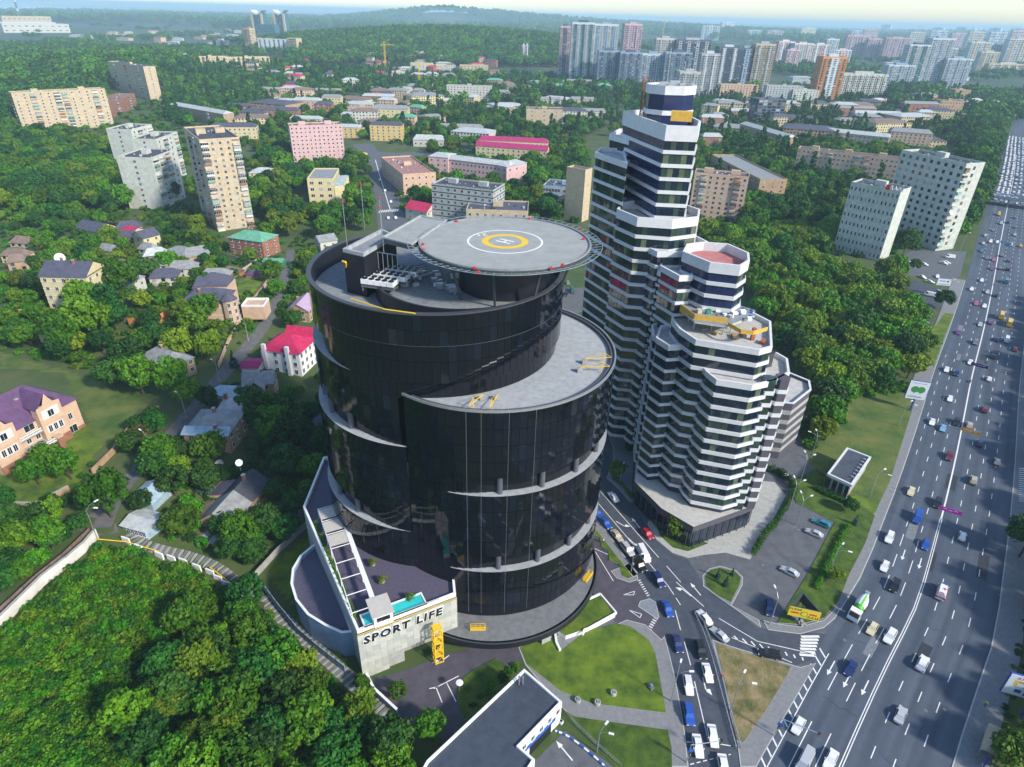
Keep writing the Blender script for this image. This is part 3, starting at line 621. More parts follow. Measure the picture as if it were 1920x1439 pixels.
# chillers, ducts, antennas on the roof
def at(x, y, z): p = G(x, y, z); return Vector((p.x, p.y, z))
ch_g = 'air chillers on the tower roof'
A0, A1, A2 = at(681, 516, 74), at(742, 524, 74), at(705, 488, 74); u = (A1-A0).normalized(); v = Vector((-u.y, u.x, 0)); ln = (A1-A0).length
for r_ in range(3):
    t = E('chiller', 'pale ribbed air chiller with round fans, %s on the black ring terrace' % ['front one', 'middle one', 'rear one'][r_], 'chiller', A0+v*(r_*3.4)+u*(ln/2+r_*.9)+Vector((0, 0, -2.8)), math.atan2(u.y, u.x), ch_g)
    for k in range(5):
        x = (k-2)*ln/5; b = MB(); b.box((x, 0, 2.0), (ln/5-.08, 2.6, .9), 'white'); b.box((x, -1.0, 1.35), (ln/5-.2, .5, 1.0), 'column_grey'); b.box((x, 1.0, 1.35), (ln/5-.2, .5, 1.0), 'column_grey'); b.build('module', t)
        for yy in (-.65, .65):
            b = MB(); b.lathe((x, yy, 2.45), [(.52, 0), (.52, .16), (.42, .16), (.1, .1)], 'black', 14); b.build('fan', t)
    b = MB()
    for sx in (-1, 1):
        for sy in (-1, 1): b.bar((sx*ln*.46, sy*1.1, 0), (sx*ln*.46, sy*1.1, .95), .09, 'steel')
    b.box((0, 0, .98), (ln, 2.5, .12), 'steel'); b.build('stand', t)
def duct(pts, r, m, label, cat='duct', n=8, sq=False, name='air_duct', group=None):
    o = pts[0]; b = MB(o); b.path(pts, r, m, n=4 if sq else n); tag(b.build(name), label, cat, group); ob = COL.objects[-1]
    return ob
def mesh_thing(mb, name, label, cat, group=None, loc=None):
    o = mb.build(name); tag(o, label, cat, group)
    if loc is not None: o.location = loc
    return o
for pts, r_, m, lb in (([(792, 536, 72), (796, 520, 73.5), (812, 515, 74.5), (812, 505, 76), (806, 500, 76)], .8, 'galv', 'square bright duct rising beside the chillers under the helipad edge'), ([(784, 545, 72), (805, 548, 72), (818, 540, 72.6)], .5, 'galv', 'low bright pipe with elbows on the tiled plant terrace'),
                       ([(826, 541, 72.4), (842, 530, 73), (845, 515, 74)], .45, 'blue_paint', 'blue ventilation pipe under the helipad edge'), ([(752, 536, 72.6), (765, 521, 73.5), (800, 505, 74.5)], .22, 'galv', 'thin pipe leading from the chillers to the helipad'), ([(755, 539, 72.4), (768, 524, 73.3), (803, 508, 74.2)], .22, 'galv', 'second thin pipe below its twin leading from the chillers'),
                       ([(905, 535, 72.4), (945, 526, 72.4)], .75, 'galv', 'fat silver pipe lying under the front of the helipad'), ([(888, 532, 72.4), (897, 531, 72.4)], .7, 'steel', 'short round duct mouth left of the fat silver pipe'), ([(930, 575, 71), (965, 566, 71), (998, 552, 71)], .8, 'galv', 'long dented duct lying inside the roof parapet')):
    duct([at(*p) for p in pts], r_, m, lb, sq='square' in lb)
b = MB(); b.path([at(658, 560, 73.4), at(720, 580, 73.4), at(778, 588, 73.4), at(780, 594, 72.5)], .12, 'paint_yellow'); mesh_thing(b, 'gas_pipe', 'thin yellow pipe running along the front of the round roof', 'pipe')
b = MB(); b.path([at(642, 490, 76), at(648, 492, 76), at(649, 507, 73.5), at(662, 508, 73.5), at(678, 516, 72), at(678, 528, 70)], .22, 'paint_yellow'); mesh_thing(b, 'gas_pipe', 'bent yellow pipe climbing the black stair block', 'pipe')
for i, (x, y, hgt) in enumerate(((652, 470, 9), (684, 430, 9), (716, 438, 7), (720, 476, 8.5))):
    p = at(x, y, 78.2); t = E('antenna_mast', ['thin mast at the front corner of the black stair block', 'tall thin mast at the far corner of the stair block', 'short thin mast where the stair block meets the helipad bridge', 'thin mast behind the chillers'][i], 'antenna', p, 0, 'thin masts on the tower roof')
    b = MB(); b.bar((0, 0, 0), (0, 0, hgt), .07, 'steel'); b.build('pole', t); b = MB(); b.lathe((0, 0, hgt), [(.14, 0), (.2, .2), (0, .5)], 'red_paint', 8); b.build('lamp', t)
for i, (x, y) in enumerate(((686, 461), (718, 447), (657, 474))):
    p = at(x, y, 78.0); b = MB(p); b.lathe(p, [(.35, -.3), (.35, 1.1), (.5, 1.1), (.5, 1.5), (0, 1.7)], 'galv', 10); mesh_thing(b, 'roof_vent', 'small silver vent cowl on the stair block roof, %s' % ('by the middle mast', 'by the helipad bridge', 'at the front corner')[i], 'vent')
pr = random.Random(2); b = MB()
for k in range(26):
    x, y = pr.uniform(700, 860), 0; y = 500+(x-700)*.16+pr.uniform(-6, 30); p = at(x, y, 71.3); s_ = pr.uniform(.35, 1.0); b.box(p+Vector((0, 0, s_*.6)), (s_*pr.uniform(1, 2.4), s_, s_*1.2), pr.choice(['white', 'galv', 'galv', 'steel']), rz=.3)
for k in range(5): p = at(752+k*6, 512+k*7, 71.4); q = at(800+k*5, 505+k*6, 71.4); b.bar(p+Vector((0, 0, 1+k*.25)), q+Vector((0, 0, 1.2+k*.25)), .13, 'galv', n=6)
mesh_thing(b, 'plant_pipework', 'cluster of pale pipes and small units beside the chillers on the roof', 'pipework')['kind'] = 'stuff'
b = MB(); 
for k in range(7): p = at(690+k*9, 470+k*1.5, 77); b.bar(p, p-Vector((0, 0, 6)), .08, 'galv')
b.bar(at(690, 470, 77), at(744, 479, 77), .1, 'galv'); b.bar(at(690, 470, 75), at(744, 479, 75), .08, 'galv'); mesh_thing(b, 'pipe_frame', 'pale metal frame behind the chillers on the round roof', 'frame')
# window cleaners' davits on the crescent terrace
for i, (p0, p1) in enumerate((((905, 750), (880, 775)), ((933, 750), (918, 778)), ((1096, 682), (1145, 683)), ((1087, 698), (1142, 700)))):
    a, c = at(*p0, ZB-.5), at(*p1, ZB-.5); t = E('roof_davit', 'orange window cleaning davit on the crescent terrace, %s' % ('nearest the pointed end', 'second from the pointed end', 'farther of the two at the outer rim', 'nearer of the two at the outer rim')[i], 'davit', a, 0, 'davits on the crescent terrace')
    b = MB(a); b.box(a+Vector((0, 0, .5)), (1.0, .8, 1.0), 'concrete'); b.build('counterweight', t)
    b = MB(a); b.bar(a+Vector((0, 0, 1.1)), c+Vector((0, 0, 1.6)), .09, 'paint_yellow'); d = a.lerp(c, .72); b.bar(d, d+Vector((0, 0, 2.6)), .08, 'paint_yellow'); b.bar(d+Vector((0, 0, 2.5)), a+Vector((0, 0, 1.1)), .04, 'paint_yellow'); b.bar(d+Vector((0, 0, 2.5)), c+Vector((0, 0, 1.6)), .04, 'paint_yellow'); b.build('boom', t)
for (x, y, lb, rz) in ((896, 1180, 'yellow cradle on the grey deck at the front of the round tower', .05), (1102, 1084, 'yellow cradle parked on the grey deck at the right of the round tower', 1.0)):
    p = at(x, y, TB); t = E('work_cradle', lb, 'cradle', p, rz, 'yellow window cleaning cradles')
    b = MB(); b.box((0, 0, .15), (3.2, 1.0, .12), 'paint_yellow'); b.build('platform', t); b = MB()
    for z in (.6, 1.1):
        b.path([Vector(q) for q in ((-1.6, -.5, z), (1.6, -.5, z), (1.6, .5, z), (-1.6, .5, z), (-1.6, -.5, z))], .05, 'paint_yellow')
    for sx in (-1.6, -.5, .5, 1.6):
        for sy in (-.5, .5): b.bar((sx, sy, .2), (sx, sy, 1.1), .04, 'paint_yellow')
    b.build('railing', t)
# ------------------------------------------------------------------ gym block with roof pool at the foot of the tower
gym = E('gym_block', 'low pale stone gym block with a turquoise pool on its roof edge', 'building', G(740, 1230, 0)); GO = gym.location.copy(); LAND.append(('gym block with the roof pool', -24, 92))
ZG = 13.6
f0, f1 = Vector((-28.6, 82.4)), Vector((-10.2, 92.4)); u2 = (f1-f0).normalized(); n2 = Vector((-u2.y, u2.x)); L2 = (f1-f0).length
mat('stone', (.40, .41, .36), .85, .1, .8, bump=.01, bscale=6); mat('stone_b', (.35, .37, .33), .85, .1, .8); mat('stone_c', (.44, .44, .39), .85, .1, .8)
b = MB(GO); foot = [f0, f1, f1+n2*9+u2*3, (-30, 112), (-42, 128), (-48.5, 124), (-44, 112)]
core_ = [f0+n2*.35+u2*.2, f1+n2*.35, f1+n2*9+u2*3, Vector((-30, 112)), Vector((-40, 140)), Vector((-50, 138)), Vector((-49.5, 118))]
b.prism([f0+n2*2.4+u2*9, f1+n2*2.4, f1+n2*9+u2*3, (-30, 112), (-40, 140), (-50, 138), (-49.5, 118), f0+n2*1.2+u2*.3, f0+n2*.3+u2*.3, f0+n2*.3+u2*9], 0, ZG-.5, 'concrete', top=False)
b.prism([f0+n2*.3+u2*.2, f1+n2*.3, f1+n2*2.42, f0+n2*2.42+u2*.2], 4.6, ZG-.5, 'concrete', top=False, bottom=True)
b.sheet([(*p, ZG-.45) for p in core_], 'paving_purple'); b.build('wall', gym)
excl([tuple(p) for p in core_], 1); excl([tuple(f0-n2*1), tuple(f1-n2*1), tuple(f1+n2*5), tuple(f0+n2*5)])
sm = [MB(), MB(), MB()]
for q, m in zip(sm, ('stone', 'stone_b', 'stone_c')): q.box((0, 0, 0), (L2/int(L2/1.34)-.022, .14, 1.40), m)
sm = [q.mesh('stone_panel') for q in sm]; nr = int((ZG-.2)/1.42); nc = int(L2/1.34)
for r_ in range(nr):
    for c in range(nc):
        x = (c+.5)*L2/nc; z = (r_+.5)*1.42
        if 5.8 < x and z < 4.7: continue
        p = f0+u2*x-n2*0; link('stone_panel', random.choice(sm), gym, (p.x-GO.x, p.y-GO.y, z-GO.z+.02), (0, 0, math.atan2(u2.y, u2.x)))
# parapet, railing, pool
b = MB(GO); b.ring([tuple(p) for p in core_], .5, ZG-.45, ZG+.45, 'white'); b.build('parapet', gym)
mat('pool_water', (.04, .50, .50), .12, .12, .25); pz = ZG+.25
pp = [at(667, 1190, pz), at(672, 1199, pz), at(806, 1155, pz), at(796, 1133, pz)]; b = MB(GO); q = [f0+u2*2+n2*.7, f0+u2*14.4+n2*.7, f0+u2*14.4+n2*3.6, f0+u2*2+n2*3.6]
b.sheet([(*p, pz) for p in q], 'pool_water'); b.build('pool', gym, label='turquoise roof pool'); b = MB(GO); b.ring([tuple(p) for p in offset(ccw(q), .3)], .3, ZG-.4, pz+.2, 'white'); b.build('pool_edge', gym)
b = MB(GO); q = [f0+u2*9+n2*2.1, f0+u2*14.2+n2*2.1, f0+u2*14.2+n2*3.5, f0+u2*9+n2*3.5]; b.prism([tuple(p) for p in q], pz-.1, pz+.03, 'pool_water'); b.build('pool_step', gym)
b = MB(GO)
for k in range(16): p = f0+u2*(1.2+k*1.05)-n2*.02; b.bar((*p, ZG+.3), (*p, ZG+1.3), .03, 'steel_dark')
b.bar((*(f0+u2*1.2), ZG+1.3), (*(f0+u2*17), ZG+1.3), .04, 'steel'); b.build('railing', gym)
b = MB(GO); b.bar((*(f0-n2*.13), ZG-.35), (*(f1-n2*.13), ZG-.35), .07, 'paint_yellow'); b.build('gas_pipe', gym)
for wd, cc in (('SPORT', 5.7), ('LIFE', 14.6)):
    for body, m, ex, bo, off in ((wd, 'white', .10, .24, .16), (wd, 'black', .12, .11, .22)):
        t = text(body, 2.75, m, gym, 'lettering', ex, bold=bo); 
        p = f0+u2*cc-n2*off; t.location = (p.x-GO.x, p.y-GO.y, ZG-2.4); t.rotation_euler = (math.pi/2, 0, math.atan2(u2.y, u2.x))
# pergola, bar hut and planter on the gym roof
mat('canvas', (.50, .47, .42), .8, .06, 1)
P0, P1 = at(660, 1150, ZG+2.6), at(596, 955, ZG+2.6); e1 = (P1-P0); L3 = e1.length; e1.normalize(); e2 = Vector((e1.y, -e1.x, 0))
per = E('pergola', 'white open roof terrace pergola partly covered with pale canvas', 'pergola', P0-Vector((0, 0, 3)))
PO = per.location.copy(); b = MB(PO); b.bar(P0, P1, .12, 'white'); b.box(P0.lerp(P1, .5)+e2*4.6, (L3, 1.0, .12), 'white', rz=math.atan2(e1.y, e1.x)); b.build('beam', per)
for k in range(8):
    b = MB(PO); p = P0.lerp(P1, k/7); b.bar(p, p+e2*4.6, .09, 'white'); b.bar(p, p-Vector((0, 0, 2.9)), .08, 'white'); b.bar(p+e2*4.4, p+e2*4.4-Vector((0, 0, 2.9)), .08, 'white'); b.build('rafter', per)
for k in (4, 5, 6):
    p, q = P0.lerp(P1, k/7+.015), P0.lerp(P1, (k+1)/7-.015); b = MB(PO); n_ = Vector((0, 0, .14)); b.face([p+n_, p+e2*4.0+n_, q+e2*4.0+n_, q+n_], 'canvas'); b.build('canvas_panel', per)
c = at(712, 1135, ZG+2.8); t = E('bar_hut', 'white flat roofed bar hut beside the roof pool', 'hut', (c.x, c.y, ZG-.4), math.atan2(e1.y, e1.x)); b = MB(); b.box((0, 0, 1.45), (4.6, 3.8, 2.9), 'white'); b.build('wall', t); b = MB(); b.box((0, 0, 3.02), (5.2, 4.4, .18), 'canvas'); b.build('roof', t); b = MB(); b.box((-2.36, 0, 1.9), (.08, 2.6, 1.0), 'black'); b.build('window', t)
# round lower terrace of the gym
mat('club_wall', (.20, .30, .44), .5, .12, 1); lt = E('round_terrace', 'half round lower terrace paved in purple with a pale blue wall', 'terrace', G(600, 1080, 5)); LO = lt.location.copy(); zl = 6.5
arc = [(641, 1192), (610, 1178), (578, 1158), (556, 1130), (547, 1100), (550, 1072), (564, 1048), (588, 1028), (600, 1024), (662, 1190)]
P = [zpt(x, y, zl) for x, y in arc]; b = MB(LO); b.prism(P, 0, zl, 'club_wall', top='paving_purple'); b.ring(P, .45, zl, zl+.9, 'club_wall'); b.ring(offset(ccw(P), .15), .5, zl+.85, zl+1.0, 'white'); b.build('wall', lt); excl(P, 1)
b = MB(LO)
for k in range(7): b.box((*P[0], 0), (.1, .1, .1), 'white') if 0 else None
for i, (x, y) in enumerate(((598, 1098), (607, 1115), (611, 1124), (570, 1124))):
    p = at(x, y, zl); b = MB(p); b.box(p+Vector((0, 0, .35)), (1.1, .8, .1), 'white', rz=.4); b.box(p+Vector((-.4, .3, .6)), (.3, .8, .6), 'white', rz=.4); b.box(p+Vector((0, 0, .16)), (.2, .2, .32), 'steel', rz=.4); mesh_thing(b, 'lounge_chair', 'white lounge chair on the purple round terrace, %s' % ('farthest from the hedge row', 'middle one of the row', 'nearest one of the row', 'alone by the curved wall')[i], 'chair', 'white lounge chairs on the round terrace')
# yellow lifting tower under the deck
p = at(822, 1238, 0); t = E('scaffold_tower', 'yellow lattice scaffold tower standing in the yard by the gym wall', 'scaffold', p, .45); b = MB()
for sx in (-.85, .85):
    for sy in (-.85, .85): b.bar((sx, sy, 0), (sx, sy, 10.2), .14, 'paint_yellow')
b.build('post', t); b = MB()
for k in range(6):
    z = k*2.0+.15; b.path([Vector(q) for q in ((-.85, -.85, z), (.85, -.85, z), (.85, .85, z), (-.85, .85, z), (-.85, -.85, z))], .1, 'paint_yellow')
    if k < 5:
        for (x0, y0), (x1, y1) in (((-.85, -.85), (.85, -.85)), ((.85, -.85), (.85, .85)), ((.85, .85), (-.85, .85)), ((-.85, .85), (-.85, -.85))): b.bar((x0, y0, z), (x1, y1, z+2), .07, 'paint_yellow')
b.build('brace', t)
for z in (2.2, 6.2, 10.15):
    b = MB(); b.box((0, 0, z), (1.8, 1.8, .12), 'paint_yellow'); b.build('platform', t)
# ------------------------------------------------------------------ the white striped apartment tower: stepped faceted volumes
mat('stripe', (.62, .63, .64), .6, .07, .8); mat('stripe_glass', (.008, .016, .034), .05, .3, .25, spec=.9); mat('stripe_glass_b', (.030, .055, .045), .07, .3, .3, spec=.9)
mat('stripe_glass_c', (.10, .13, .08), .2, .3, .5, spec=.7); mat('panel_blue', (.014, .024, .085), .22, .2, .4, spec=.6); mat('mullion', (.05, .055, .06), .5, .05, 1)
mat('terrace', (.44, .43, .40), .85, .14, .8); mat('roof_red', (.42, .16, .15), .85, .18, .5); mat('dark_brick', (.075, .07, .085), .8, .3, 3.5); mat('ochre_board', (.60, .36, .05), .7, .12, 1.2); mat('timber', (.33, .22, .12), .85, .2, 2); mat('rust', (.36, .10, .05), .8, .2, 2)
stripes = E('striped_tower', 'stepped apartment tower wrapped in white zigzag balcony bands and dark glass', 'tower', G(1300, 1000, 0)); SO = stripes.location.copy(); LAND.append(('white striped tower', 40, 140)); LAND.append(('back of the striped tower', 40, 175))
FH = 3.25; ZP = 7.2
def q4(sx, sy, k, pts): return [(sx+x/k, sy+y/k) for x, y in pts]
C2 = lambda p: q4(1080, 160, 4.497, p); C3 = lambda p: q4(1180, 420, 4.0, p)
def up(pts, z): return ccw([(p.x, p.y) for p in PG(pts, z)])
def extend(poly, v): 
    ps = [Vector(p) for p in poly]; q = ps+[p+Vector(v) for p in ps]; return hull(q)
def hull(ps):
    ps = sorted({(round(p[0], 3), round(p[1], 3)) for p in ps}); f = lambda o, a, c: (a[0]-o[0])*(c[1]-o[1])-(a[1]-o[1])*(c[0]-o[0]); lo, hi = [], []
    for p in ps:
        while len(lo) > 1 and f(lo[-2], lo[-1], p) <= 0: lo.pop()
        lo.append(p)
    for p in ps[::-1]:
        while len(hi) > 1 and f(hi[-2], hi[-1], p) <= 0: hi.pop()
        hi.append(p)
    return lo[:-1]+hi[:-1]
VOL = []
def vol(tag_, pts, z, top='terrace', blue=(), par=1.5, back=(0, 0), z0=ZP, world=None):
    poly = world or hull(up(pts, z)); 
    if back != (0, 0): poly = extend(poly, back)
    VOL.append((tag_, poly, z, top, blue, par, z0)); excl(poly, 3); return poly
v9 = vol('V9', C3([(535, 1045), (580, 1065), (590, 1110), (660, 1165), (920, 1205), (960, 1180), (1000, 1160), (1085, 1170), (1195, 1110), (1180, 1010), (1085, 955), (700, 1000)]), 46)
v7 = vol('V7', C3([(340, 620), (325, 710), (385, 785), (505, 865), (975, 940), (1065, 915), (1055, 730), (800, 600)]), 53)
v5 = vol('V5', C3([(410, 205), (610, 285), (830, 310), (895, 270), (890, 215), (740, 150), (560, 135), (440, 150)]), 67.8, 'roof_red', (0,), 2.6)
v4 = vol('V4', C3([(135, 130), (140, 170), (215, 205), (420, 205), (580, 130), (480, 80), (300, 100)]), 66.6)
v3 = vol('V3', C2([(355, 1040), (400, 985), (560, 960), (800, 965), (1040, 1045), (1030, 1105), (815, 1130), (525, 1110)]), 74.3, par=2.4)
v2 = vol('V2', C2([(410, 215), (545, 205), (900, 230), (1045, 300), (1030, 345), (770, 335), (570, 270)]), 95.6, blue=(0,), par=3.6)
v1 = vol('V1', C2([(290, 410), (370, 365), (640, 380), (700, 520), (560, 480), (420, 445)]), 89)
v0 = vol('V0', C2([(170, 560), (215, 525), (400, 530), (430, 650), (310, 605)]), 85.8)
v6 = vol('V6', C3([(240, 275), (242, 310), (380, 385), (470, 380), (470, 280)]), 63.4)
v8 = vol('V8', C3([(240, 760), (210, 850), (300, 905), (390, 900), (440, 800), (345, 755)]), 49.4)
# lower links that close the zigzag between the stepped volumes, all behind the traced bays
def cen(p): return Vector((sum(a[0] for a in p)/len(p), sum(a[1] for a in p)/len(p)))
for a, c, z in ((v0, v1, 84), (v1, v3, 73), (v3, v4, 65), (v4, v6, 62), (v6, v8, 48), (v8, v9, 44)):
    A, B_ = cen(a), cen(c); d = (B_-A).normalized(); n = Vector((d.y, -d.x))
    if n.x > 0: n = -n          # the facade that looks towards the round tower
    m = (A+B_)/2+n*2.0; w_ = 5.2; poly = [m-d*w_-n*6, m+d*w_-n*6, m+d*w_, m+d*(w_-2)+n*2.2, m-d*(w_-2)+n*2.2, m-d*w_]; vol('L', None, z, world=hull(poly))
glass_parts = []
for i, (nm, poly, z, top, blue, par, z0) in enumerate(VOL):
    dz = i*.011; b = MB(SO); poly = ccw(poly); inner = offset(poly, -.15)
    b.prism(inner, z0-.4, z-par-.1, 'stripe_glass', top=False); b.sheet(inner, top, z-par+.35+dz); b.build('wall', stripes)
    b = MB(SO); b.ring(offset(poly, .30), .55, z-par-dz, z-dz, 'stripe'); b.build('parapet', stripes)
    k = 1; zf = z-par-2.15
    while zf-1.05 > z0-1:
        b = MB(SO); b.prism(offset(poly, .34), zf-.98+dz, zf-dz, 'stripe', bottom=True); b.build('balcony_band', stripes)
        glass_parts.append((poly, zf-dz, zf+2.15, blue, nm)); zf -= FH
# panes between the bands: the nearest 290 single, the rest joined
pan = []
for poly, z0_, z1_, blue, nm in glass_parts:
    n = len(poly)
    for e in range(n):
        a, c = Vector(poly[e]), Vector(poly[(e+1) % n]); L = (c-a).length
        if L < .8: continue
        d = (c-a)/L; nn = Vector((d.y, -d.x)); mid = (a+c)/2; toeye = -Vector((mid.x, mid.y))
        if nn.dot(toeye) < -25: continue
        hid = False
        k = max(1, round(L/1.55)); solid = nm in ('V2', 'V5') and nn.x < -.25 and L > 4
        for j in range(k):
            p = a+d*(L*(j+.5)/k)
            if any(inpoly(p.x+nn.x*.2, p.y+nn.y*.2, q) and qz > z1_ for _, q, qz, *_r in VOL if q is not poly): continue
            pan.append((p, d, nn, L/k-.09, z0_, z1_, solid, max(1, nn.normalized().dot(toeye.normalized())*1000) / math.hypot(p.x, p.y, CAM_H-z0_)))
pan.sort(key=lambda t: -t[-1]); rest = MB(SO); u1 = MB(); u1.box((0, 0, 0), (1, .08, 2.04), 'stripe_glass'); pg0 = u1.mesh('window_pane'); pgs = []
for m in ('stripe_glass', 'stripe_glass_b', 'stripe_glass_c', 'panel_blue'):
    g = pg0.copy(); g.materials.clear(); g.materials.append(MATS[m]); pgs.append(g)
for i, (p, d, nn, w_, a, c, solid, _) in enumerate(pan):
    lit = nn.x > -.15; u = random.random(); k = 3 if solid else (0 if u < .45 else 1 if u < .85 else 2) if lit else (0 if u < .84 else 1 if u < .95 else 2)  # sun-facing panes get greener, paler glass: their lit reflection is put in the colour
    z = (a+c)/2; an = math.atan2(d.y, d.x)+random.gauss(0, .012)
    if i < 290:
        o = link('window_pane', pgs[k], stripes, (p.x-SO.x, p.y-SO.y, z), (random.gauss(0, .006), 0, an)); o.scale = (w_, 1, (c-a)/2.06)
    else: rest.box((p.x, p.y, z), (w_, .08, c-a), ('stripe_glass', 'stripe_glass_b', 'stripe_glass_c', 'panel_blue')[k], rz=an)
rest.build('window_panes', stripes, kind='stuff')
# crown of the highest volume
c2 = cen(v2)+Vector((1.0, 1.5)); cap = [(c2.x+6.2*math.cos(a), c2.y+5.2*math.sin(a)) for a in np.linspace(.4, 6.68, 9)[:-1]]
b = MB(SO); b.prism(cap, 92, 102.6, 'panel_blue', top='terrace'); b.build('crown', stripes); b = MB(SO); b.prism(offset(ccw(cap), .35), 101.2, 102.9, 'stripe', top=False); b.ring(offset(ccw(cap), .36), .5, 102.8, 103.3, 'stripe'); b.prism(offset(ccw(cap), .4), 96.4, 97.5, 'stripe', bottom=True); b.build('crown_band', stripes)
b = MB(SO); p = at(1278, 218, 97.5); b.box(p, (5, 2.2, 2.2), 'ochre_board', rz=-.2); b.build('hoarding', stripes, label='orange hoarding on the top terrace')
b = MB(SO)
for k in range(12): a = k*.52; b.bar((c2.x+5.4*math.cos(a), c2.y+4.4*math.sin(a), 102.5), (c2.x+5.4*math.cos(a), c2.y+4.4*math.sin(a), 104.2), .06, 'steel')
for dx, dy, s_ in ((-2, 0, 1.4), (1, 1, 1.8), (2.6, -1, 1.1), (-.5, -1.6, 1)): b.box((c2.x+dx, c2.y+dy, 102.9), (s_*1.4, s_, s_*1.3), 'steel')
b.build('roof_plant', stripes)
for i, (dx, dy, hh) in enumerate(((-1, 1, 9), (3.2, 1.5, 6))):
    b = MB(SO); b.bar((c2.x+dx, c2.y+dy, 102.5), (c2.x+dx, c2.y+dy, 102.5+hh), .09, 'steel'); b.build('antenna', stripes)
b = MB(SO); p = at(1203, 215, 95); 
for sx in (-.5, .5):
    for sy in (-.5, .5): b.bar((p.x+sx, p.y+sy, 84), (p.x+sx, p.y+sy, 104.5), .1, 'rust')
for k in range(14): b.bar((p.x-.5, p.y-.5, 84+k*1.45), (p.x+.5, p.y+.5, 85.4+k*1.45), .06, 'rust'); b.bar((p.x+.5, p.y-.5, 84+k*1.45), (p.x-.5, p.y+.5, 85.4+k*1.45), .06, 'rust')
b.build('hoist_mast', stripes, label='red hoist mast at the top')
# unfinished flat on the V7 terrace: boards, slab, rubble
zt = 53-1.5+.4; b = MB(SO)
o7 = [zpt(*p, zt+3.4) for p in C3([(385, 640), (490, 735), (730, 770), (940, 690), (945, 650), (640, 560), (405, 540)])]
b.prism(o7, zt+3.0, zt+3.5, 'terrace', top='roof_tile', bottom=True); b.build('roof_slab', stripes); b = MB(SO)
for (x0, y0), (x1, y1) in (((385, 612), (490, 690)), ((490, 690), (735, 720)), ((745, 735), (840, 790)), ((840, 790), (935, 800)), ((935, 800), (1040, 770))):
    A, B_ = at(*C3([(x0, y0)])[0], zt+4.4), at(*C3([(x1, y1)])[0], zt+4.4); d = B_-A; b.box(A.lerp(B_, .5)-Vector((0, 0, .6)), (d.length, .15, 2.0 if x0 < 700 else 1.0), 'ochre_board', rz=math.atan2(d.y, d.x))
b.build('facade_board', stripes, label='ochre boards round the unfinished top flat')
b = MB(SO); rb = random.Random(3)
for k in range(46):
    x, y = rb.uniform(520, 930), 0; y = 600+ (x-520)*.16+rb.uniform(-25, 70); p = at(*C3([(x, y)])[0], zt+3.6); s_ = rb.uniform(.3, 1.1)
    b.box(p+Vector((0, 0, s_*.3)), (s_*1.3, s_, s_*rb.uniform(.3, 1.1)), rb.choice(['white', 'white', 'steel', 'canvas', 'green_paint', 'timber', 'blue_paint']), rz=rb.random()*3)
b.build('building_material', stripes, kind='stuff'); b = MB(SO)
for x, y in ((480, 790), (610, 800), (440, 740), (700, 830), (755, 820), (920, 870)): p = at(*C3([(x, y)])[0], zt); b = MB(SO); b.bar(p, (p.x, p.y, zt+3.1), .22 if x < 800 else .6, 'concrete' if x < 800 else 'rust'); b.build('pillar', stripes)
b = MB(SO)
for x, y, s_ in ((790, 850, 1.6), (850, 840, 1.2), (1000, 890, 1.3), (640, 825, 1.0), (560, 800, .8)): p = at(*C3([(x, y)])[0], zt+.2); b.box(p+Vector((0, 0, .3)), (s_*1.6, s_*.8, .6), 'timber' if x < 950 else 'rust', rz=x)
b.build('timber_pile', stripes, kind='stuff')
zt9 = 46-1.5+.35
for x, y in ((910, 1090), (1015, 1065)):
    p = at(*C3([(x, y)])[0], zt9); b = MB(SO); b.box(p+Vector((0, 0, 2.0)), (2.4, 2.0, 4.0), 'steel_dark', rz=.5); b.box(p+Vector((0, 0, 4.15)), (2.9, 2.5, .25), 'black', rz=.5); b.build('ventilation_box', stripes, label='black ventilation box on the lower terrace')
b = MB(SO); p = at(*C3([(850, 1125)])[0], zt9); b.box(p, (1.8, 1.0, .5), 'ochre_board', rz=.9); b.build('board_pile', stripes)
# side of the front volume: small bays with short white balconies, conditioners
for col, (x, y) in enumerate(((1040, 1200), (1140, 1190))):
    p = at(*C3([(x, y)])[0], 44.5); zf = 43.4
    b = MB(SO)
    bay = [(p.x+1.9*math.cos(a), p.y+1.9*math.sin(a)) for a in np.linspace(0, 6.283, 7)[:-1]]
    b.prism(bay, ZP, 46, 'stripe_glass_b' if col == 0 else 'dark_brick'); b.build('bay', stripes)
    while zf > ZP+2: b = MB(SO); b.prism([(p.x+2.15*math.cos(a), p.y+2.15*math.sin(a)) for a in np.linspace(0, 6.283, 7)[:-1]], zf-1.0, zf, 'stripe', bottom=True); b.build('balcony', stripes); zf -= FH
# podium, annex
pod = hull(up([(1350, 968), (1398, 955), (1414, 948), (1412, 905), (1300, 780), (1195, 800), (1190, 905), (1240, 955), (1300, 990)], ZP)); b = MB(SO); b.prism(offset(pod, -.4), 0, ZP-1.4, 'stripe_glass', top=False); b.prism(pod, ZP-1.6, ZP+.3, 'dark_brick', top='terrace', bottom=True); b.build('podium', stripes); excl(pod, 2)
b = MB(SO)
for k in range(len(pod)):
    a, c = Vector(pod[k]), Vector(pod[(k+1) % len(pod)]); n = max(1, int((c-a).length/2.2))
    for j in range(n): p = a.lerp(c, (j+.5)/n); b.box((p.x, p.y, 2.8), (.16, .16, 5.6), 'mullion')
b.build('mullion', stripes, kind='stuff')
low = hull(up([(1195, 830), (1130, 700), (1100, 640), (1160, 640), (1240, 760)], 5)); b = MB(SO); b.prism(low, 0, 9, 'panel_blue', top='terrace'); b.build('low_wing', stripes); excl(low, 1)
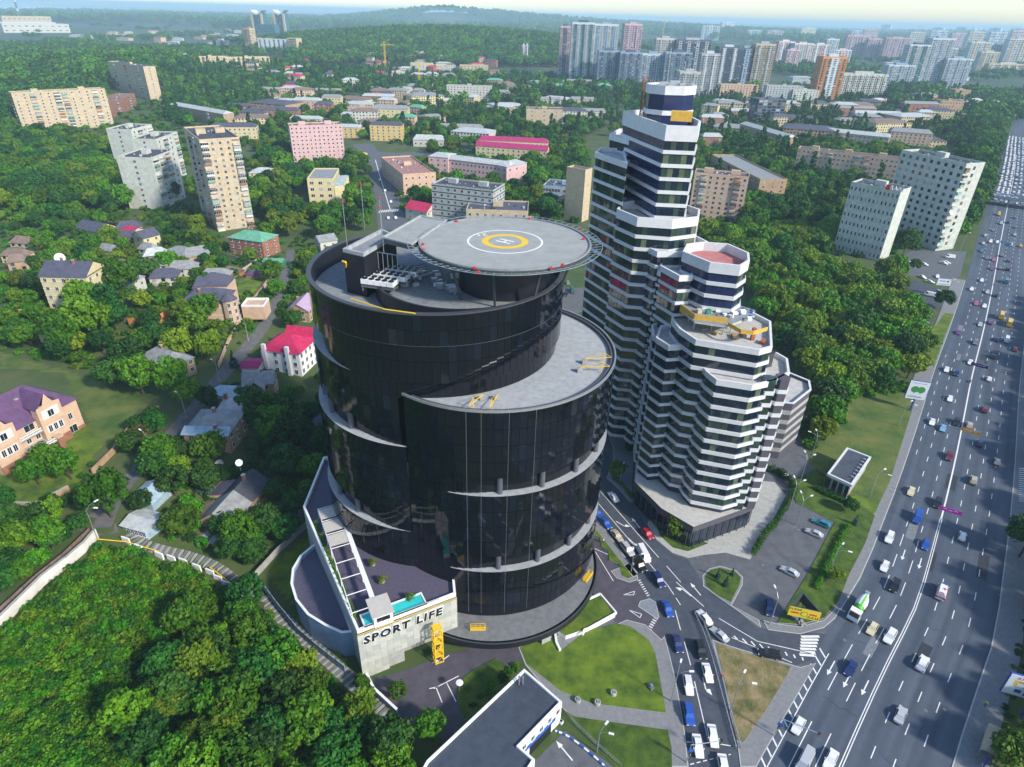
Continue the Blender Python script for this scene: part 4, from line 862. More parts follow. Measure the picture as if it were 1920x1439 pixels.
ax = hull(up([(1487, 758), (1520, 732), (1517, 715), (1480, 700), (1440, 735), (1436, 752)], 20)); ann = E('brick_annex', 'dark banded brick annex with a pale roof behind the striped tower', 'building', (*cen(ax), 0)); AO = ann.location.copy(); LAND.append(('dark brick annex', *cen(ax)))
b = MB(AO); b.prism(ax, 0, 19.2, 'dark_brick', top='terrace'); b.build('wall', ann); b = MB(AO); b.ring(offset(ccw(ax), .1), .4, 19.0, 20.1, 'dark_brick'); b.ring(offset(ccw(ax), .2), .6, 20.05, 20.3, 'stripe'); b.build('parapet', ann); excl(ax, 2)
for k in range(5):
    b = MB(AO); b.prism(offset(ccw(ax), .06), 2.5+k*3.4, 4.0+k*3.4, 'concrete', top=False); b.build('band', ann)
# ------------------------------------------------------------------ houses and blocks
for n_, c_, v_ in (('cream', (.47, .38, .25), .16), ('peach', (.54, .37, .26), .14), ('pale', (.48, .47, .41), .14), ('brick', (.27, .12, .075), .28), ('brick_tan', (.38, .26, .15), .22), ('pink', (.56, .37, .36), .12), ('yellow', (.60, .44, .17), .12), ('yellow_pale', (.58, .50, .28), .1),
                   ('panel_white', (.46, .48, .43), .18), ('panel_grey', (.36, .38, .38), .15), ('tower_white', (.50, .54, .56), .12), ('tower_blue', (.24, .33, .42), .15), ('tower_pink', (.50, .36, .36), .15), ('tower_dark', (.08, .10, .15), .2), ('teal_glass', (.03, .12, .14), .2), ('orange_wall', (.58, .24, .07), .15), ('lilac', (.40, .30, .40), .15)):
    mat(n_, c_, .85, v_, .45, det=7, bump=.008, bscale=5)
for n_, c_ in (('roof_dark', (.055, .058, .075)), ('roof_grey', (.24, .25, .25)), ('roof_pale', (.40, .43, .42)), ('roof_slate', (.075, .075, .11)), ('roof_crimson', (.46, .018, .085)), ('roof_magenta', (.36, .02, .12)), ('roof_green', (.12, .34, .22)), ('roof_purple', (.10, .05, .12)), ('roof_brown', (.20, .14, .11)), ('roof_brick', (.33, .17, .14)), ('roof_blue', (.30, .42, .50))):
    mat(n_, c_, .75, .25, .55, det=8, bump=.015, bscale=3)
mat('win_dark', (.015, .02, .03), .12, .3, .4, spec=.8); mat('win_blue', (.05, .08, .11), .15, .3, .4, spec=.8); mat('win_pale', (.30, .32, .30), .4, .2, .5); mat('win_warm', (.16, .11, .06), .4, .3, .6); mat('frame', (.62, .62, .60), .6, .06, 1); mat('balcony_mix', (.42, .40, .36), .8, .4, .9); mat('balcony_green', (.22, .36, .30), .7, .3, .9); mat('balcony_brown', (.28, .15, .08), .8, .3, .9)
WG = ['win_dark']*6+['win_blue']*2+['win_pale', 'win_warm']
RB = random.Random(11); FOOT = []; NB = len(EXCL)
def zb(p): return height(p.x, p.y)
def wins(mb, a, c, z0, z1, rows, cols, ww, wh, frame=True, proud=.05, every=None, tri=None):
    d = Vector((c.x-a.x, c.y-a.y, 0)); L = d.length; d.normalize(); n = Vector((d.y, -d.x, 0)); fh = (z1-z0)/rows
    for r in range(rows):
        for k in range(cols):
            if every and not every(r, k): continue
            p = Vector((a.x, a.y, 0))+d*(L*(k+.5)/cols)+n*proud; z = z0+fh*(r+.52); w_ = min(ww, L/cols*.8)
            def q(hw, hh, off, m): mb.face([p-d*hw+n*off+Vector((0, 0, z-hh)), p+d*hw+n*off+Vector((0, 0, z-hh)), p+d*hw+n*off+Vector((0, 0, z+hh)), p-d*hw+n*off+Vector((0, 0, z+hh))], m)
            if frame: q(w_/2+.12, wh/2+.12, 0, 'frame')
            if frame and w_ > 1.2:
                g = RB.choice(WG)
                for s_ in (-1, 1): pp = p; p = pp+d*s_*w_*.26; q(w_*.22, wh/2, .03, g); p = pp
            else: q(w_/2, wh/2, .03, RB.choice(WG))
def balc(mb, a, c, z0, z1, rows, t, w_, dep=1.1, skip=0.0, mats=('balcony_mix', 'balcony_mix', 'frame', 'balcony_green', 'balcony_brown'), glazed=.6):
    d = Vector((c.x-a.x, c.y-a.y, 0)); L = d.length; d.normalize(); n = Vector((d.y, -d.x, 0)); fh = (z1-z0)/rows; an = math.atan2(d.y, d.x)
    for r in range(rows):
        if RB.random() < skip: continue
        p = Vector((a.x, a.y, 0))+d*(L*t)+n*dep/2; z = z0+fh*r; m = RB.choice(mats)
        mb.box((p.x, p.y, z+.55), (w_, dep, 1.1), m, rz=an)
        if RB.random() < glazed:
            mb.box((p.x, p.y, z+1.75), (w_-.1, dep-.1, 1.3), RB.choice(['win_dark', 'win_blue', 'win_dark', 'win_pale']), rz=an); mb.box((p.x, p.y, z+2.45), (w_, dep, .12), m, rz=an)
            for k in range(1, 4): q = p+d*w_*(k/4-.5)+n*dep*.5; mb.box((q.x, q.y, z+1.75), (.1, .06, 1.3), 'frame', rz=an)
        else: mb.box((p.x, p.y, z+fh-.08), (w_, dep, .12), m, rz=an)
def gable(mb, P, z, hr, m, wallm, over=.5, hip=0.0, along_front=True):
    """P: front-left, front-right, back-right, back-left at eaves height z"""
    fl, fr, br, bl = [Vector((p[0], p[1], 0)) for p in P]
    if not along_front: fl, fr, br, bl = fr, br, bl, fl
    d = (fr-fl).normalized(); n = (bl-fl).normalized(); L = (fr-fl).length; W = (bl-fl).length
    fl, fr, br, bl = fl-d*over-n*over, fr+d*over-n*over, br+d*over+n*over, bl-d*over+n*over
    hp = min(hip, L*.45+over); r0, r1 = (fl+bl)/2+d*hp, (fr+br)/2-d*hp; Z, Y = Vector((0, 0, z-.12)), Vector((0, 0, z+hr))
    mb.face([fl+Z, fr+Z, r1+Y, r0+Y], m); mb.face([br+Z, bl+Z, r0+Y, r1+Y], m); mb.face([bl+Z, br+Z, fr+Z, fl+Z], m)
    ends = m if hip else wallm
    if not hip:
        mb.face([fr-d*over+Z, br-d*over+Z, r1-d*over+Y-Vector((0, 0, .12))], ends); mb.face([bl+d*over+Z, fl+d*over+Z, r0+d*over+Y-Vector((0, 0, .12))], ends)
    else: mb.face([fr+Z, br+Z, r1+Y], m); mb.face([bl+Z, fl+Z, r0+Y], m)
def foot(A, B, dep, h, z=None, ab=False):
    """footprint from two roof corners seen at height h; dep in metres, or the pixel of the rear corner behind A"""
    if ab: a, c = A, B
    else:
        g = G(*A); z0 = zb(g) if z is None else z; a, c = G(*A, z0+h), G(*B, z0+h)
    d = Vector((c.x-a.x, c.y-a.y)).normalized(); n = Vector((-d.y, d.x))
    if isinstance(dep, tuple): r = G(*dep, a.z); dep = abs((r.xy-a.xy).dot(n))
    return [a.xy, c.xy, c.xy+n*dep, a.xy+n*dep]
SHORT = {}
def block(name, label, A, B, dep, h, wall, roof='roof_dark', rows=5, cols=6, sc=3, ww=1.5, wh=1.5, bal=(), sbal=(), hr=0, hip=0, rwall=None, short=None, cat='building', group=None, huts=1, base=0, tall=False, frame=True, band=None, ab=False, z0=0.0, par=.9):
    F_ = foot(A, B, dep, h, z0, ab); FOOT.append(offset(ccw(F_), 1.0)); fv = (F_[0]+F_[2])/2; fd = -fv.normalized()*(min(46, h*1.5) if fv.length > 330 else 6); excl(hull([tuple(p) for p in offset(ccw(F_), 2)]+[tuple(Vector(p)+fd) for p in offset(ccw(F_), 1)])); t = E(name, label, cat, (F_[0].x, F_[0].y, z0), 0, group); o = t.location.copy()
    c = (F_[0]+F_[2])/2; LAND.append((short or label, c.x, c.y)) if short else None
    b = MB(o); b.prism([tuple(p) for p in F_], z0-1, z0+h-(.02 if hr else par), wall, top=(wall if hr else roof))
    if not hr: b.ring([tuple(p) for p in F_], .35, z0+h-par-.05, z0+h, wall)
    if band:
        for k in range(1, rows+1): b.ring(offset(ccw(F_), .06), .3, z0+h-1.0-(h-1.6)/rows*(k-1)-.5, z0+h-1.0-(h-1.6)/rows*(k-1), band)
    b.build('wall', t)
    if hr: b = MB(o); gable(b, F_, z0+h, hr, roof, wall, .5, hip); b.build('roof', t)
    elif huts:
        r2 = random.Random(label)
        for k in range(huts):
            p = F_[0].lerp(F_[1], (k+.5)/huts).lerp(F_[3].lerp(F_[2], (k+.5)/huts), .5); d = F_[1]-F_[0]; b = MB(o); b.box((p.x, p.y, z0+h+.7), (min(6, d.length*.25), 3.5, 2.8), wall, rz=math.atan2(d.y, d.x)); b.build('roof_hut', t)
        b = MB(o)
        for k in range(14):
            u, v = r2.uniform(.06, .94), r2.uniform(.12, .88); p = F_[0].lerp(F_[1], u).lerp(F_[3].lerp(F_[2], u), v); s_ = r2.uniform(.5, 1.2); b.box((p.x, p.y, z0+h-par+s_*.4), (s_, s_, s_*.9), r2.choice(['concrete', 'frame', 'grey', 'roof_dark']), rz=r2.random())
        b.build('roof_clutter', t, kind='stuff')
    b = MB(o); zt = z0+h-1.0; bs = set(int(q*cols) for q in bal)
    wins(b, F_[0], F_[1], z0+base, zt, rows, cols, ww, wh, frame, every=(lambda r, k: k not in bs) if bal else None)
    if sc:
        wins(b, F_[1], F_[2], z0+base, zt, rows, sc, ww, wh, frame); wins(b, F_[3], F_[0], z0+base, zt, rows, sc, ww, wh, frame)
    b.build('windows', t, kind='stuff')
    if bal or sbal:
        b = MB(o)
        for q in bal: balc(b, F_[0], F_[1], z0+base, zt, rows, (int(q*cols)+.5)/cols, min(5.2, (F_[1]-F_[0]).length/cols*.92))
        for q in sbal: balc(b, F_[1], F_[2], z0+base, zt, rows, q, 3.2); balc(b, F_[3], F_[0], z0+base, zt, rows, q, 3.2)
        b.build('balconies', t, kind='stuff')
    return t, F_
# --- blocks that stand one by one in the middle distance
B_ = block
t, _ = B_('apartment_tower', 'tall sixteen storey cream panel apartment tower left of the round tower', (373, 262), (448, 257), (332, 239), 52.5, 'cream', rows=16, cols=5, sc=3, bal=(.05, .85), sbal=(.35, .7), short='tall cream apartment tower', huts=2, cat='apartment block', ww=1.4)
B_('apartment_block', 'white end walled nine storey block in front of the tall cream tower', (283, 296), (328, 279), (232, 289), 33, 'panel_white', rows=9, cols=4, sc=1, bal=(.1, .4, .7), short='white nine storey block', cat='apartment block')
B_('apartment_block', 'rear white stepped panel block with a cluttered dark roof', (245, 243), (284, 233), (203, 240), 32, 'panel_white', rows=9, cols=4, sc=1, bal=(.3, .8), cat='apartment block')
B_('apartment_block', 'middle white stepped panel block between its two neighbours', (292, 261), (332, 247), (248, 259), 32, 'panel_white', rows=9, cols=4, sc=1, bal=(.3, .8), cat='apartment block')
B_('apartment_block', 'long cream panel block with balconies rising out of the dark wood', (20, 174), (196, 166), 14, 38, 'cream', rows=12, cols=12, sc=3, bal=(.17, .45, .55, .9), sbal=(.5,), short='long cream block in the wood', huts=2, cat='apartment block')
B_('apartment_block', 'pale high block with a white roof hut at the edge of the wood', (201, 115), (268, 125), 16, 44, 'cream', rows=13, cols=9, sc=1, bal=(.15, .5, .8), short='pale high block', huts=1, cat='apartment block')
B_('brick_house_block', 'small five storey brick block behind the long cream block', (207, 193), (252, 175), (197, 182), 16, 'brick', 'roof_brown', rows=5, cols=6, sc=2, bal=(.3, .7), cat='apartment block')
B_('school', 'pale yellow school with dark roofs behind the tall cream tower', (390, 238), (479, 238), 16, 12, 'yellow_pale', 'roof_slate', rows=3, cols=10, sc=3, hr=3, hip=6, short='yellow school', cat='school')
B_('apartment_block', 'long brick block with a pale metal roof and an orange end wall', (318, 196), (418, 214), 13, 14, 'brick_tan', 'roof_pale', rows=5, cols=16, sc=2, hr=2.6, hip=3, bal=(.3, .7), cat='apartment block')
B_('office_block', 'pink nine storey block with white corner strips and rows of small windows', (542, 236), (641, 233), 16, 30.5, 'pink', 'roof_brown', rows=9, cols=12, sc=3, ww=1.2, wh=1.2, short='pink nine storey block', huts=2, cat='building')
t, F9 = B_('office_block', 'beige office block with saw tooth bays beside the street', (575, 335), (624, 335), 34, 18, 'yellow_pale', 'roof_grey', rows=4, cols=3, sc=6, ww=2.4, wh=1.8, short='beige saw tooth office', huts=0)
b = MB(t.location)
for k in range(5):
    p = F9[1]+(F9[2]-F9[1])*((k+.5)/5); b.box((p.x+3, p.y, 6.5), (7, 3.4, 13), 'yellow_pale', rz=.5); b.box((p.x+3, p.y, 13.1), (7.3, 3.7, .3), 'roof_blue', rz=.5)
b.build('bay', t, kind='stuff')
B_('brick_hall', 'pinkish hall with a flat brick coloured roof beside the street', (755, 327), (817, 323), (743, 293), 15, 'peach', 'roof_brick', rows=3, cols=5, sc=3, short='hall with the brick red flat roof', ww=1.2, wh=1.2)
B_('pink_school', 'pink building main wing with a pale metal roof', (838, 298), (955, 312), 13, 14, 'pink', 'roof_pale', rows=3, cols=16, sc=3, hr=2.5, hip=3, short='pink school', cat='school')
B_('pink_school', 'pink building tall corner wing beside the brick red flat roof', (803, 293), (840, 296), 20, 15.5, 'pink', 'roof_pale', rows=4, cols=3, sc=4, hr=2, hip=5, cat='school')
B_('pink_school', 'pink building end wing in front of the magenta roofed house', (950, 313), (988, 305), 16, 14, 'pink', 'roof_pale', rows=3, cols=3, sc=3, hr=2, hip=5, cat='school')
B_('yellow_mansion_block', 'pale yellow house front range under a long magenta roof', (892, 273), (1026, 283), 9, 11, 'yellow_pale', 'roof_magenta', rows=3, cols=14, sc=2, hr=3.6, short='magenta roofed house', cat='house')
B_('yellow_mansion_block', 'pale yellow house taller rear range under a magenta roof', (898, 262), (1027, 268), 10, 15, 'yellow_pale', 'roof_magenta', rows=4, cols=16, sc=2, hr=3, hip=3, cat='house')
B_('modern_block', 'dark grey modern block with black bands just behind the round tower', (809, 344), (925, 357), 20, 24, 'panel_grey', 'roof_dark', rows=6, cols=9, sc=4, short='dark grey modern block', band='black', huts=2)
B_('modern_block', 'low modern block with a beige roof hut behind the helipad', (874, 392), (990, 396), 24, 15, 'cream', 'roof_slate', rows=3, cols=8, sc=4, huts=1)
B_('glass_office', 'low pale blue glazed office beside a magenta roof', (1018, 347), (1095, 354), 22, 10, 'roof_blue', 'roof_slate', rows=2, cols=14, sc=4, ww=2.2, wh=2, short='low pale blue office')
B_('apartment_block', 'cream nine storey block with stacked balconies right of the striped tower', (1303, 323), (1405, 332), 14, 30, 'peach', 'roof_slate', rows=9, cols=8, sc=1, bal=(.2, .75), short='cream block right of the striped tower', huts=2, cat='apartment block')
B_('apartment_block', 'old tan block seen end on with a long grey roof and blue balconies', (1426, 336), (1477, 336), (1405, 290), 17, 'brick_tan', 'roof_grey', rows=5, cols=3, sc=10, sbal=(.2, .4, .6, .8), short='tan block seen end on', huts=0, cat='apartment block')
B_('apartment_block', 'long cream five storey block behind the white office', (1497, 277), (1688, 298), 12, 20, 'peach', 'roof_slate', rows=5, cols=22, sc=2, bal=(.2, .33, .6, .72), short='long cream block behind the white office', huts=3, cat='apartment block')
B_('apartment_block', 'long pale block with a grey gabled roof beyond the cream five storey one', (1525, 244), (1668, 258), 13, 14, 'cream', 'roof_pale', rows=4, cols=18, sc=2, hr=3, hip=2, bal=(.4,), cat='apartment block')
B_('apartment_block', 'corner block with a grey roof and white side balconies near the highway', (1671, 246), (1750, 252), 22, 16, 'peach', 'roof_grey', rows=5, cols=9, sc=6, hr=3, hip=4, sbal=(.2, .4, .6, .8), short='corner block near the highway', cat='apartment block')
B_('apartment_block', 'slanted grey roofed brick block right behind the striped tower', (1388, 232), (1476, 258), 12, 14, 'brick_tan', 'roof_pale', rows=4, cols=14, sc=2, hr=2.6, hip=2, bal=(.5, .8), short='slanted grey block', cat='apartment block')
t, _ = B_('white_office', 'lower white office tower with paired slit windows', (1597, 341), (1690, 358), 15, 40, 'panel_white', 'roof_dark', rows=8, cols=12, sc=0, ww=.7, wh=1.9, frame=False, short='white office tower', huts=1, cat='office tower')
p = at(1669, 352, 41.5); q = at(1690, 357, 41.5); sg = E('roof_sign', 'red and white roof sign reading RAFT on the lower white office', 'sign', (p.x, p.y, 40)); d = q-p
b = MB(sg.location); b.bar((p.x, p.y, 40), (p.x, p.y, 42), .1, 'steel'); b.bar((q.x, q.y, 40), (q.x, q.y, 42), .1, 'steel'); b.build('frame', sg)
b = MB(sg.location); pp = p.lerp(q, .0); b.box((pp.x-1.2, pp.y, 41.6), (2.4, .3, 2.6), 'red_paint', rz=math.atan2(d.y, d.x)); b.build('emblem', sg)
tx = text('RAFT', 3.0, 'white', sg, 'lettering', .12, bold=.06); pp = p.lerp(q, .6); tx.location = (pp.x-sg.location.x, pp.y-sg.location.y, 1.6); tx.rotation_euler = (math.pi/2, 0, math.atan2(d.y, d.x))
B_('white_office', 'higher white office slab with a round emblem and balconies on its edge', (1692, 281), (1813, 307), 15, 51, 'panel_white', 'roof_dark', rows=12, cols=9, sc=1, ww=1.9, wh=1.9, frame=False, short='higher white office slab', huts=1, cat='office tower', base=2, sbal=(.1,), par=1.4)
B_('glass_office', 'black glass stepped office among the trees', (1424, 186), (1476, 186), 20, 30, 'tower_dark', 'roof_slate', rows=8, cols=6, sc=3, ww=6, wh=2.6, frame=False, short='black glass office', huts=1)
B_('glass_office', 'small dark bluish pavilion with a flat roof in front of the modern blocks', (900, 408), (1000, 412), 8, 6, 'panel_grey', 'roof_grey', rows=1, cols=6, sc=2, huts=0)
B_('beige_tower', 'narrow blank beige tower wall left of the striped tower', (1098, 319), (1111, 315), 14, 33.5, 'cream', 'roof_brown', rows=9, cols=1, sc=0, huts=0, ww=.4, wh=.4)
# --- rows further back: x0, x1, eaves y, ground y, depth, wall, roof, roof height, storeys, bays
MID = [(480, 560, 166, 177, 14, 'brick_tan', 'roof_grey', 2.5, 4, 16), (562, 640, 168, 180, 14, 'brick', 'roof_grey', 2.5, 4, 16), (495, 560, 206, 226, 13, 'brick', 'roof_slate', 3, 4, 10), (550, 600, 188, 206, 18, 'peach', 'roof_pale', 3, 3, 6), (605, 640, 182, 200, 14, 'yellow_pale', 'roof_grey', 3, 3, 6),
       (650, 706, 200, 214, 12, 'peach', 'roof_brown', 0, 3, 9), (700, 766, 204, 224, 15, 'yellow_pale', 'roof_grey', 4, 3, 8), (695, 755, 234, 264, 14, 'yellow', 'roof_slate', 2.5, 5, 6), (615, 674, 238, 258, 14, 'yellow', 'roof_pale', 2.5, 4, 6), (425, 470, 198, 212, 14, 'brick', 'roof_slate', 2.5, 4, 7), (545, 602, 222, 236, 12, 'pale', 'roof_pale', 2.5, 3, 8),
       (640, 692, 214, 228, 12, 'pale', 'roof_pale', 2, 3, 8), (680, 738, 180, 196, 14, 'brick', 'roof_pale', 3, 4, 8), (775, 832, 262, 275, 14, 'pale', 'roof_pale', 4, 1, 6), (822, 905, 240, 252, 14, 'pale', 'roof_grey', 4, 2, 9), (800, 850, 188, 200, 13, 'peach', 'roof_pale', 3, 3, 7), (838, 922, 160, 188, 14, 'pale', 'roof_slate', 0, 6, 14),
       (790, 838, 160, 170, 12, 'yellow_pale', 'roof_grey', 0, 2, 8), (986, 1053, 204, 236, 20, 'cream', 'roof_slate', 0, 4, 3), (912, 962, 200, 214, 14, 'peach', 'roof_pale', 3, 3, 7), (1000, 1052, 186, 198, 13, 'pale', 'roof_grey', 3, 2, 6), (1068, 1118, 186, 198, 14, 'cream', 'roof_grey', 3, 3, 6), (1085, 1135, 208, 220, 12, 'pale', 'roof_grey', 3, 2, 6),
       (1312, 1354, 220, 244, 14, 'brick', 'roof_pale', 3, 4, 5), (1314, 1350, 256, 284, 12, 'brick', 'roof_pale', 3, 4, 4), (1366, 1422, 208, 222, 13, 'brick_tan', 'roof_pale', 3, 3, 8), (1432, 1500, 160, 194, 16, 'panel_grey', 'roof_grey', 0, 8, 12), (1482, 1530, 168, 196, 16, 'panel_white', 'roof_slate', 0, 7, 8), (1348, 1418, 158, 184, 16, 'peach', 'roof_grey', 0, 7, 12),
       (1560, 1640, 202, 218, 14, 'brick', 'roof_grey', 3, 3, 12), (1690, 1756, 194, 218, 16, 'brick', 'roof_grey', 3, 4, 9), (1756, 1800, 188, 216, 18, 'brick_tan', 'roof_slate', 0, 4, 8), (1786, 1815, 168, 188, 22, 'brick_tan', 'roof_pale', 0, 4, 5), (1600, 1690, 212, 226, 14, 'pale', 'roof_pale', 3, 2, 10), (1560, 1620, 178, 190, 14, 'brick', 'roof_grey', 3, 3, 8),
       (960, 1010, 168, 178, 12, 'brick', 'roof_green', 3, 2, 6), (1010, 1060, 160, 170, 12, 'brick', 'roof_green', 3, 2, 6), (905, 955, 172, 182, 12, 'lilac', 'roof_grey', 3, 2, 6), (1060, 1110, 152, 164, 12, 'brick', 'roof_grey', 3, 2, 6), (1200, 1250, 168, 182, 14, 'brick', 'roof_brown', 3, 3, 6), (770, 812, 118, 132, 14, 'pale', 'roof_grey', 0, 4, 6), (862, 915, 122, 142, 18, 'cream', 'roof_pale', 0, 5, 8), (735, 760, 134, 152, 14, 'pale', 'roof_grey', 0, 5, 5),
       (660, 705, 98, 110, 20, 'tower_white', 'roof_grey', 0, 3, 8), (705, 745, 102, 112, 16, 'brick', 'roof_crimson', 3, 2, 6), (775, 808, 98, 110, 14, 'pink', 'roof_pale', 0, 3, 5), (365, 430, 104, 124, 16, 'cream', 'roof_grey', 0, 4, 14), (424, 508, 104, 126, 16, 'cream', 'roof_grey', 0, 4, 20), (320, 368, 102, 116, 16, 'pale', 'roof_pale', 0, 3, 8), (640, 656, 96, 108, 14, 'cream', 'roof_brown', 3, 2, 4), (540, 580, 112, 124, 16, 'brick', 'roof_crimson', 3, 2, 6), (600, 640, 104, 114, 14, 'peach', 'roof_brown', 3, 2, 6)]
WN = {'brick_tan': 'tan brick', 'brick': 'red brick', 'peach': 'peach', 'yellow_pale': 'pale yellow', 'yellow': 'yellow', 'pale': 'pale grey', 'cream': 'cream', 'panel_grey': 'grey panel', 'panel_white': 'white panel', 'lilac': 'lilac', 'tower_white': 'white', 'pink': 'pink', 'tower_blue': 'bluish', 'tower_pink': 'pinkish', 'tower_dark': 'dark', 'teal_glass': 'teal glass', 'orange_wall': 'orange'}
RN = {'roof_grey': 'grey', 'roof_slate': 'dark', 'roof_pale': 'pale', 'roof_brown': 'brown', 'roof_green': 'green', 'roof_crimson': 'crimson', 'roof_dark': 'dark'}
def near_land(x, y, k=0): 
    L = sorted(LAND, key=lambda l: math.hypot(l[1]-x, l[2]-y)); return L[min(k, len(L)-1)]
def relation(x, y, l):
    ax, ay = PX((x, y, 0)); bx, by = PX((l[1], l[2], 0)); dx, dy = ax-bx, ay-by
    if abs(dx) > 1.6*abs(dy): return 'right of' if dx > 0 else 'left of'
    return 'in front of' if dy > 0 else 'behind'
USED = {}
NUM = ['', 'second ', 'third ', 'fourth ', 'fifth ', 'sixth ', 'seventh ', 'eighth ', 'ninth ', 'tenth ', 'eleventh ', 'twelfth ', 'thirteenth ', 'fourteenth ', 'fifteenth ']
def uniq(desc, x, y, art=True):
    l = near_land(x, y); k = '%s %s the %s' % (desc, relation(x, y, l), l[0]); c = USED.get(k, 0); USED[k] = c+1
    if c == 0: return k
    l2 = near_land(x, y, 1+(c+1) % 3); k2 = '%s, %s the %s' % (k, relation(x, y, l2), l2[0])
    if len(k2.replace(',', '').split()) > 15: k2 = k
    c = USED.get(k2, 0); USED[k2] = c+1
    return k2 if c == 0 and k2 != k else '%s%s' % (NUM[min(c+(k2 == k and 0), 14)] or 'another ', k2)
def hgt(bx, by, tx, ty):
    g = G(bx, by); d = ray(tx, ty); t = (d.xy.dot(g.xy))/(d.xy.dot(d.xy)); return g, max(4, CAM_H+d.z*t-g.z)
for (x0, x1, ye, yb, dep, wl, rf, hr, rows, cols) in MID:
    g, h = hgt((x0+x1)/2, yb, (x0+x1)/2, ye); a, c = G(x0, yb), G(x1, yb+.028*(x1-x0)); z0 = min(a.z, c.z)
    ds = '%s %s with a %s roof' % ('long' if x1-x0 > 62 else 'small' if x1-x0 < 42 else 'low' if rows < 4 else 'mid rise', WN[wl]+' building', RN[rf])
    block('city_building', uniq(ds, g.x, g.y), a, c, dep, h, wl, rf, rows, cols, 3, 1.5, 1.5, hr=hr, hip=3 if hr else 0, huts=0 if hr else 1, ab=True, z0=z0, group='city buildings beyond the towers', frame=g.y < 900)
# --- high rises far back: base x0, x1, top y, base y, depth, wall, trim, storeys, bays
FAR = [(1046, 1064, 47, 150, 22, 'tower_pink', 'tower_dark', 24, 4), (1066, 1108, 40, 158, 26, 'tower_white', 'teal_glass', 30, 9), (1108, 1150, 43, 159, 26, 'tower_white', 'tower_blue', 30, 9), (1118, 1158, 93, 164, 26, 'tower_blue', 'tower_dark', 20, 9), (1158, 1198, 96, 167, 26, 'tower_blue', 'tower_dark', 20, 9), (1198, 1240, 99, 168, 26, 'tower_white', 'tower_blue', 20, 9), (1240, 1288, 96, 171, 26, 'tower_blue', 'tower_dark', 21, 10),
       (1163, 1195, 43, 140, 26, 'tower_pink', 'lilac', 24, 7), (1222, 1258, 70, 152, 26, 'pale', 'panel_grey', 18, 8), (1258, 1322, 73, 154, 30, 'tower_dark', 'panel_grey', 18, 12), (1336, 1376, 86, 169, 28, 'tower_dark', 'tower_white', 24, 8), (1376, 1402, 88, 170, 28, 'tower_dark', 'tower_blue', 24, 5), (1402, 1438, 80, 171, 28, 'cream', 'panel_grey', 25, 8), (1314, 1346, 48, 76, 30, 'tower_white', 'tower_blue', 16, 7), (1304, 1338, 98, 182, 24, 'panel_grey', 'tower_white', 18, 7), (1268, 1306, 132, 192, 24, 'panel_white', 'panel_grey', 12, 7),
       (1452, 1482, 76, 124, 24, 'tower_pink', 'tower_white', 18, 7), (1482, 1516, 80, 126, 24, 'tower_white', 'tower_pink', 18, 8), (1516, 1548, 82, 126, 24, 'tower_pink', 'tower_white', 18, 8), (1540, 1562, 72, 124, 24, 'tower_white', 'tower_blue', 20, 5), (1580, 1620, 66, 108, 26, 'tower_pink', 'lilac', 20, 8), (1620, 1652, 72, 110, 26, 'tower_pink', 'lilac', 18, 7), (1652, 1696, 70, 112, 26, 'tower_pink', 'lilac', 19, 9), (1400, 1424, 56, 78, 24, 'tower_white', 'tower_blue', 14, 5), (1436, 1466, 57, 80, 24, 'tower_pink', 'tower_blue', 14, 6), (1560, 1590, 92, 124, 24, 'tower_white', 'tower_pink', 9, 5),
       (1524, 1568, 104, 194, 28, 'orange_wall', 'tower_white', 26, 5), (1566, 1652, 136, 192, 18, 'panel_white', 'panel_white', 12, 24), (1655, 1704, 120, 168, 24, 'tower_white', 'tower_blue', 14, 10), (1684, 1722, 82, 164, 24, 'tower_white', 'teal_glass', 24, 8), (1722, 1764, 70, 164, 26, 'tower_white', 'tower_blue', 27, 9), (1760, 1806, 108, 166, 26, 'tower_white', 'tower_blue', 18, 10), (1745, 1775, 88, 160, 26, 'panel_white', 'tower_blue', 22, 6),
       (1808, 1846, 78, 124, 26, 'tower_white', 'cream', 14, 8), (1846, 1880, 82, 124, 26, 'panel_white', 'tower_blue', 14, 7), (1876, 1930, 72, 126, 28, 'tower_white', 'cream', 16, 10), (1850, 1925, 118, 136, 22, 'cream', 'panel_white', 4, 16), (978, 985, 84, 120, 16, 'lilac', 'tower_white', 18, 2), (984, 992, 84, 120, 16, 'tower_dark', 'tower_white', 18, 2),
       (820, 828, 20, 38, 30, 'tower_pink', 'tower_white', 14, 3), (840, 853, 17, 38, 30, 'tower_pink', 'tower_white', 16, 4), (853, 864, 17, 38, 30, 'tower_white', 'tower_pink', 16, 4), (864, 872, 19, 38, 30, 'tower_white', 'tower_blue', 16, 3), (948, 962, 17, 37, 30, 'tower_white', 'tower_blue', 14, 4), (962, 972, 25, 37, 30, 'tower_pink', 'tower_blue', 8, 4), (1718, 1728, 38, 56, 40, 'tower_blue', 'tower_white', 16, 3), (1790, 1808, 45, 64, 40, 'tower_blue', 'tower_white', 14, 5), (1824, 1838, 44, 64, 40, 'tower_white', 'tower_blue', 14, 4),
       (1745, 1765, 52, 66, 40, 'tower_white', 'tower_blue', 8, 5), (1850, 1872, 52, 68, 40, 'tower_white', 'tower_blue', 9, 5), (1650, 1668, 46, 58, 40, 'tower_white', 'tower_blue', 6, 5), (1890, 1915, 50, 70, 40, 'tower_white', 'tower_blue', 9, 5), (402, 422, 74, 96, 22, 'tower_dark', 'panel_grey', 8, 5), (462, 474, 52, 98, 22, 'cream', 'brick_tan', 14, 3)]
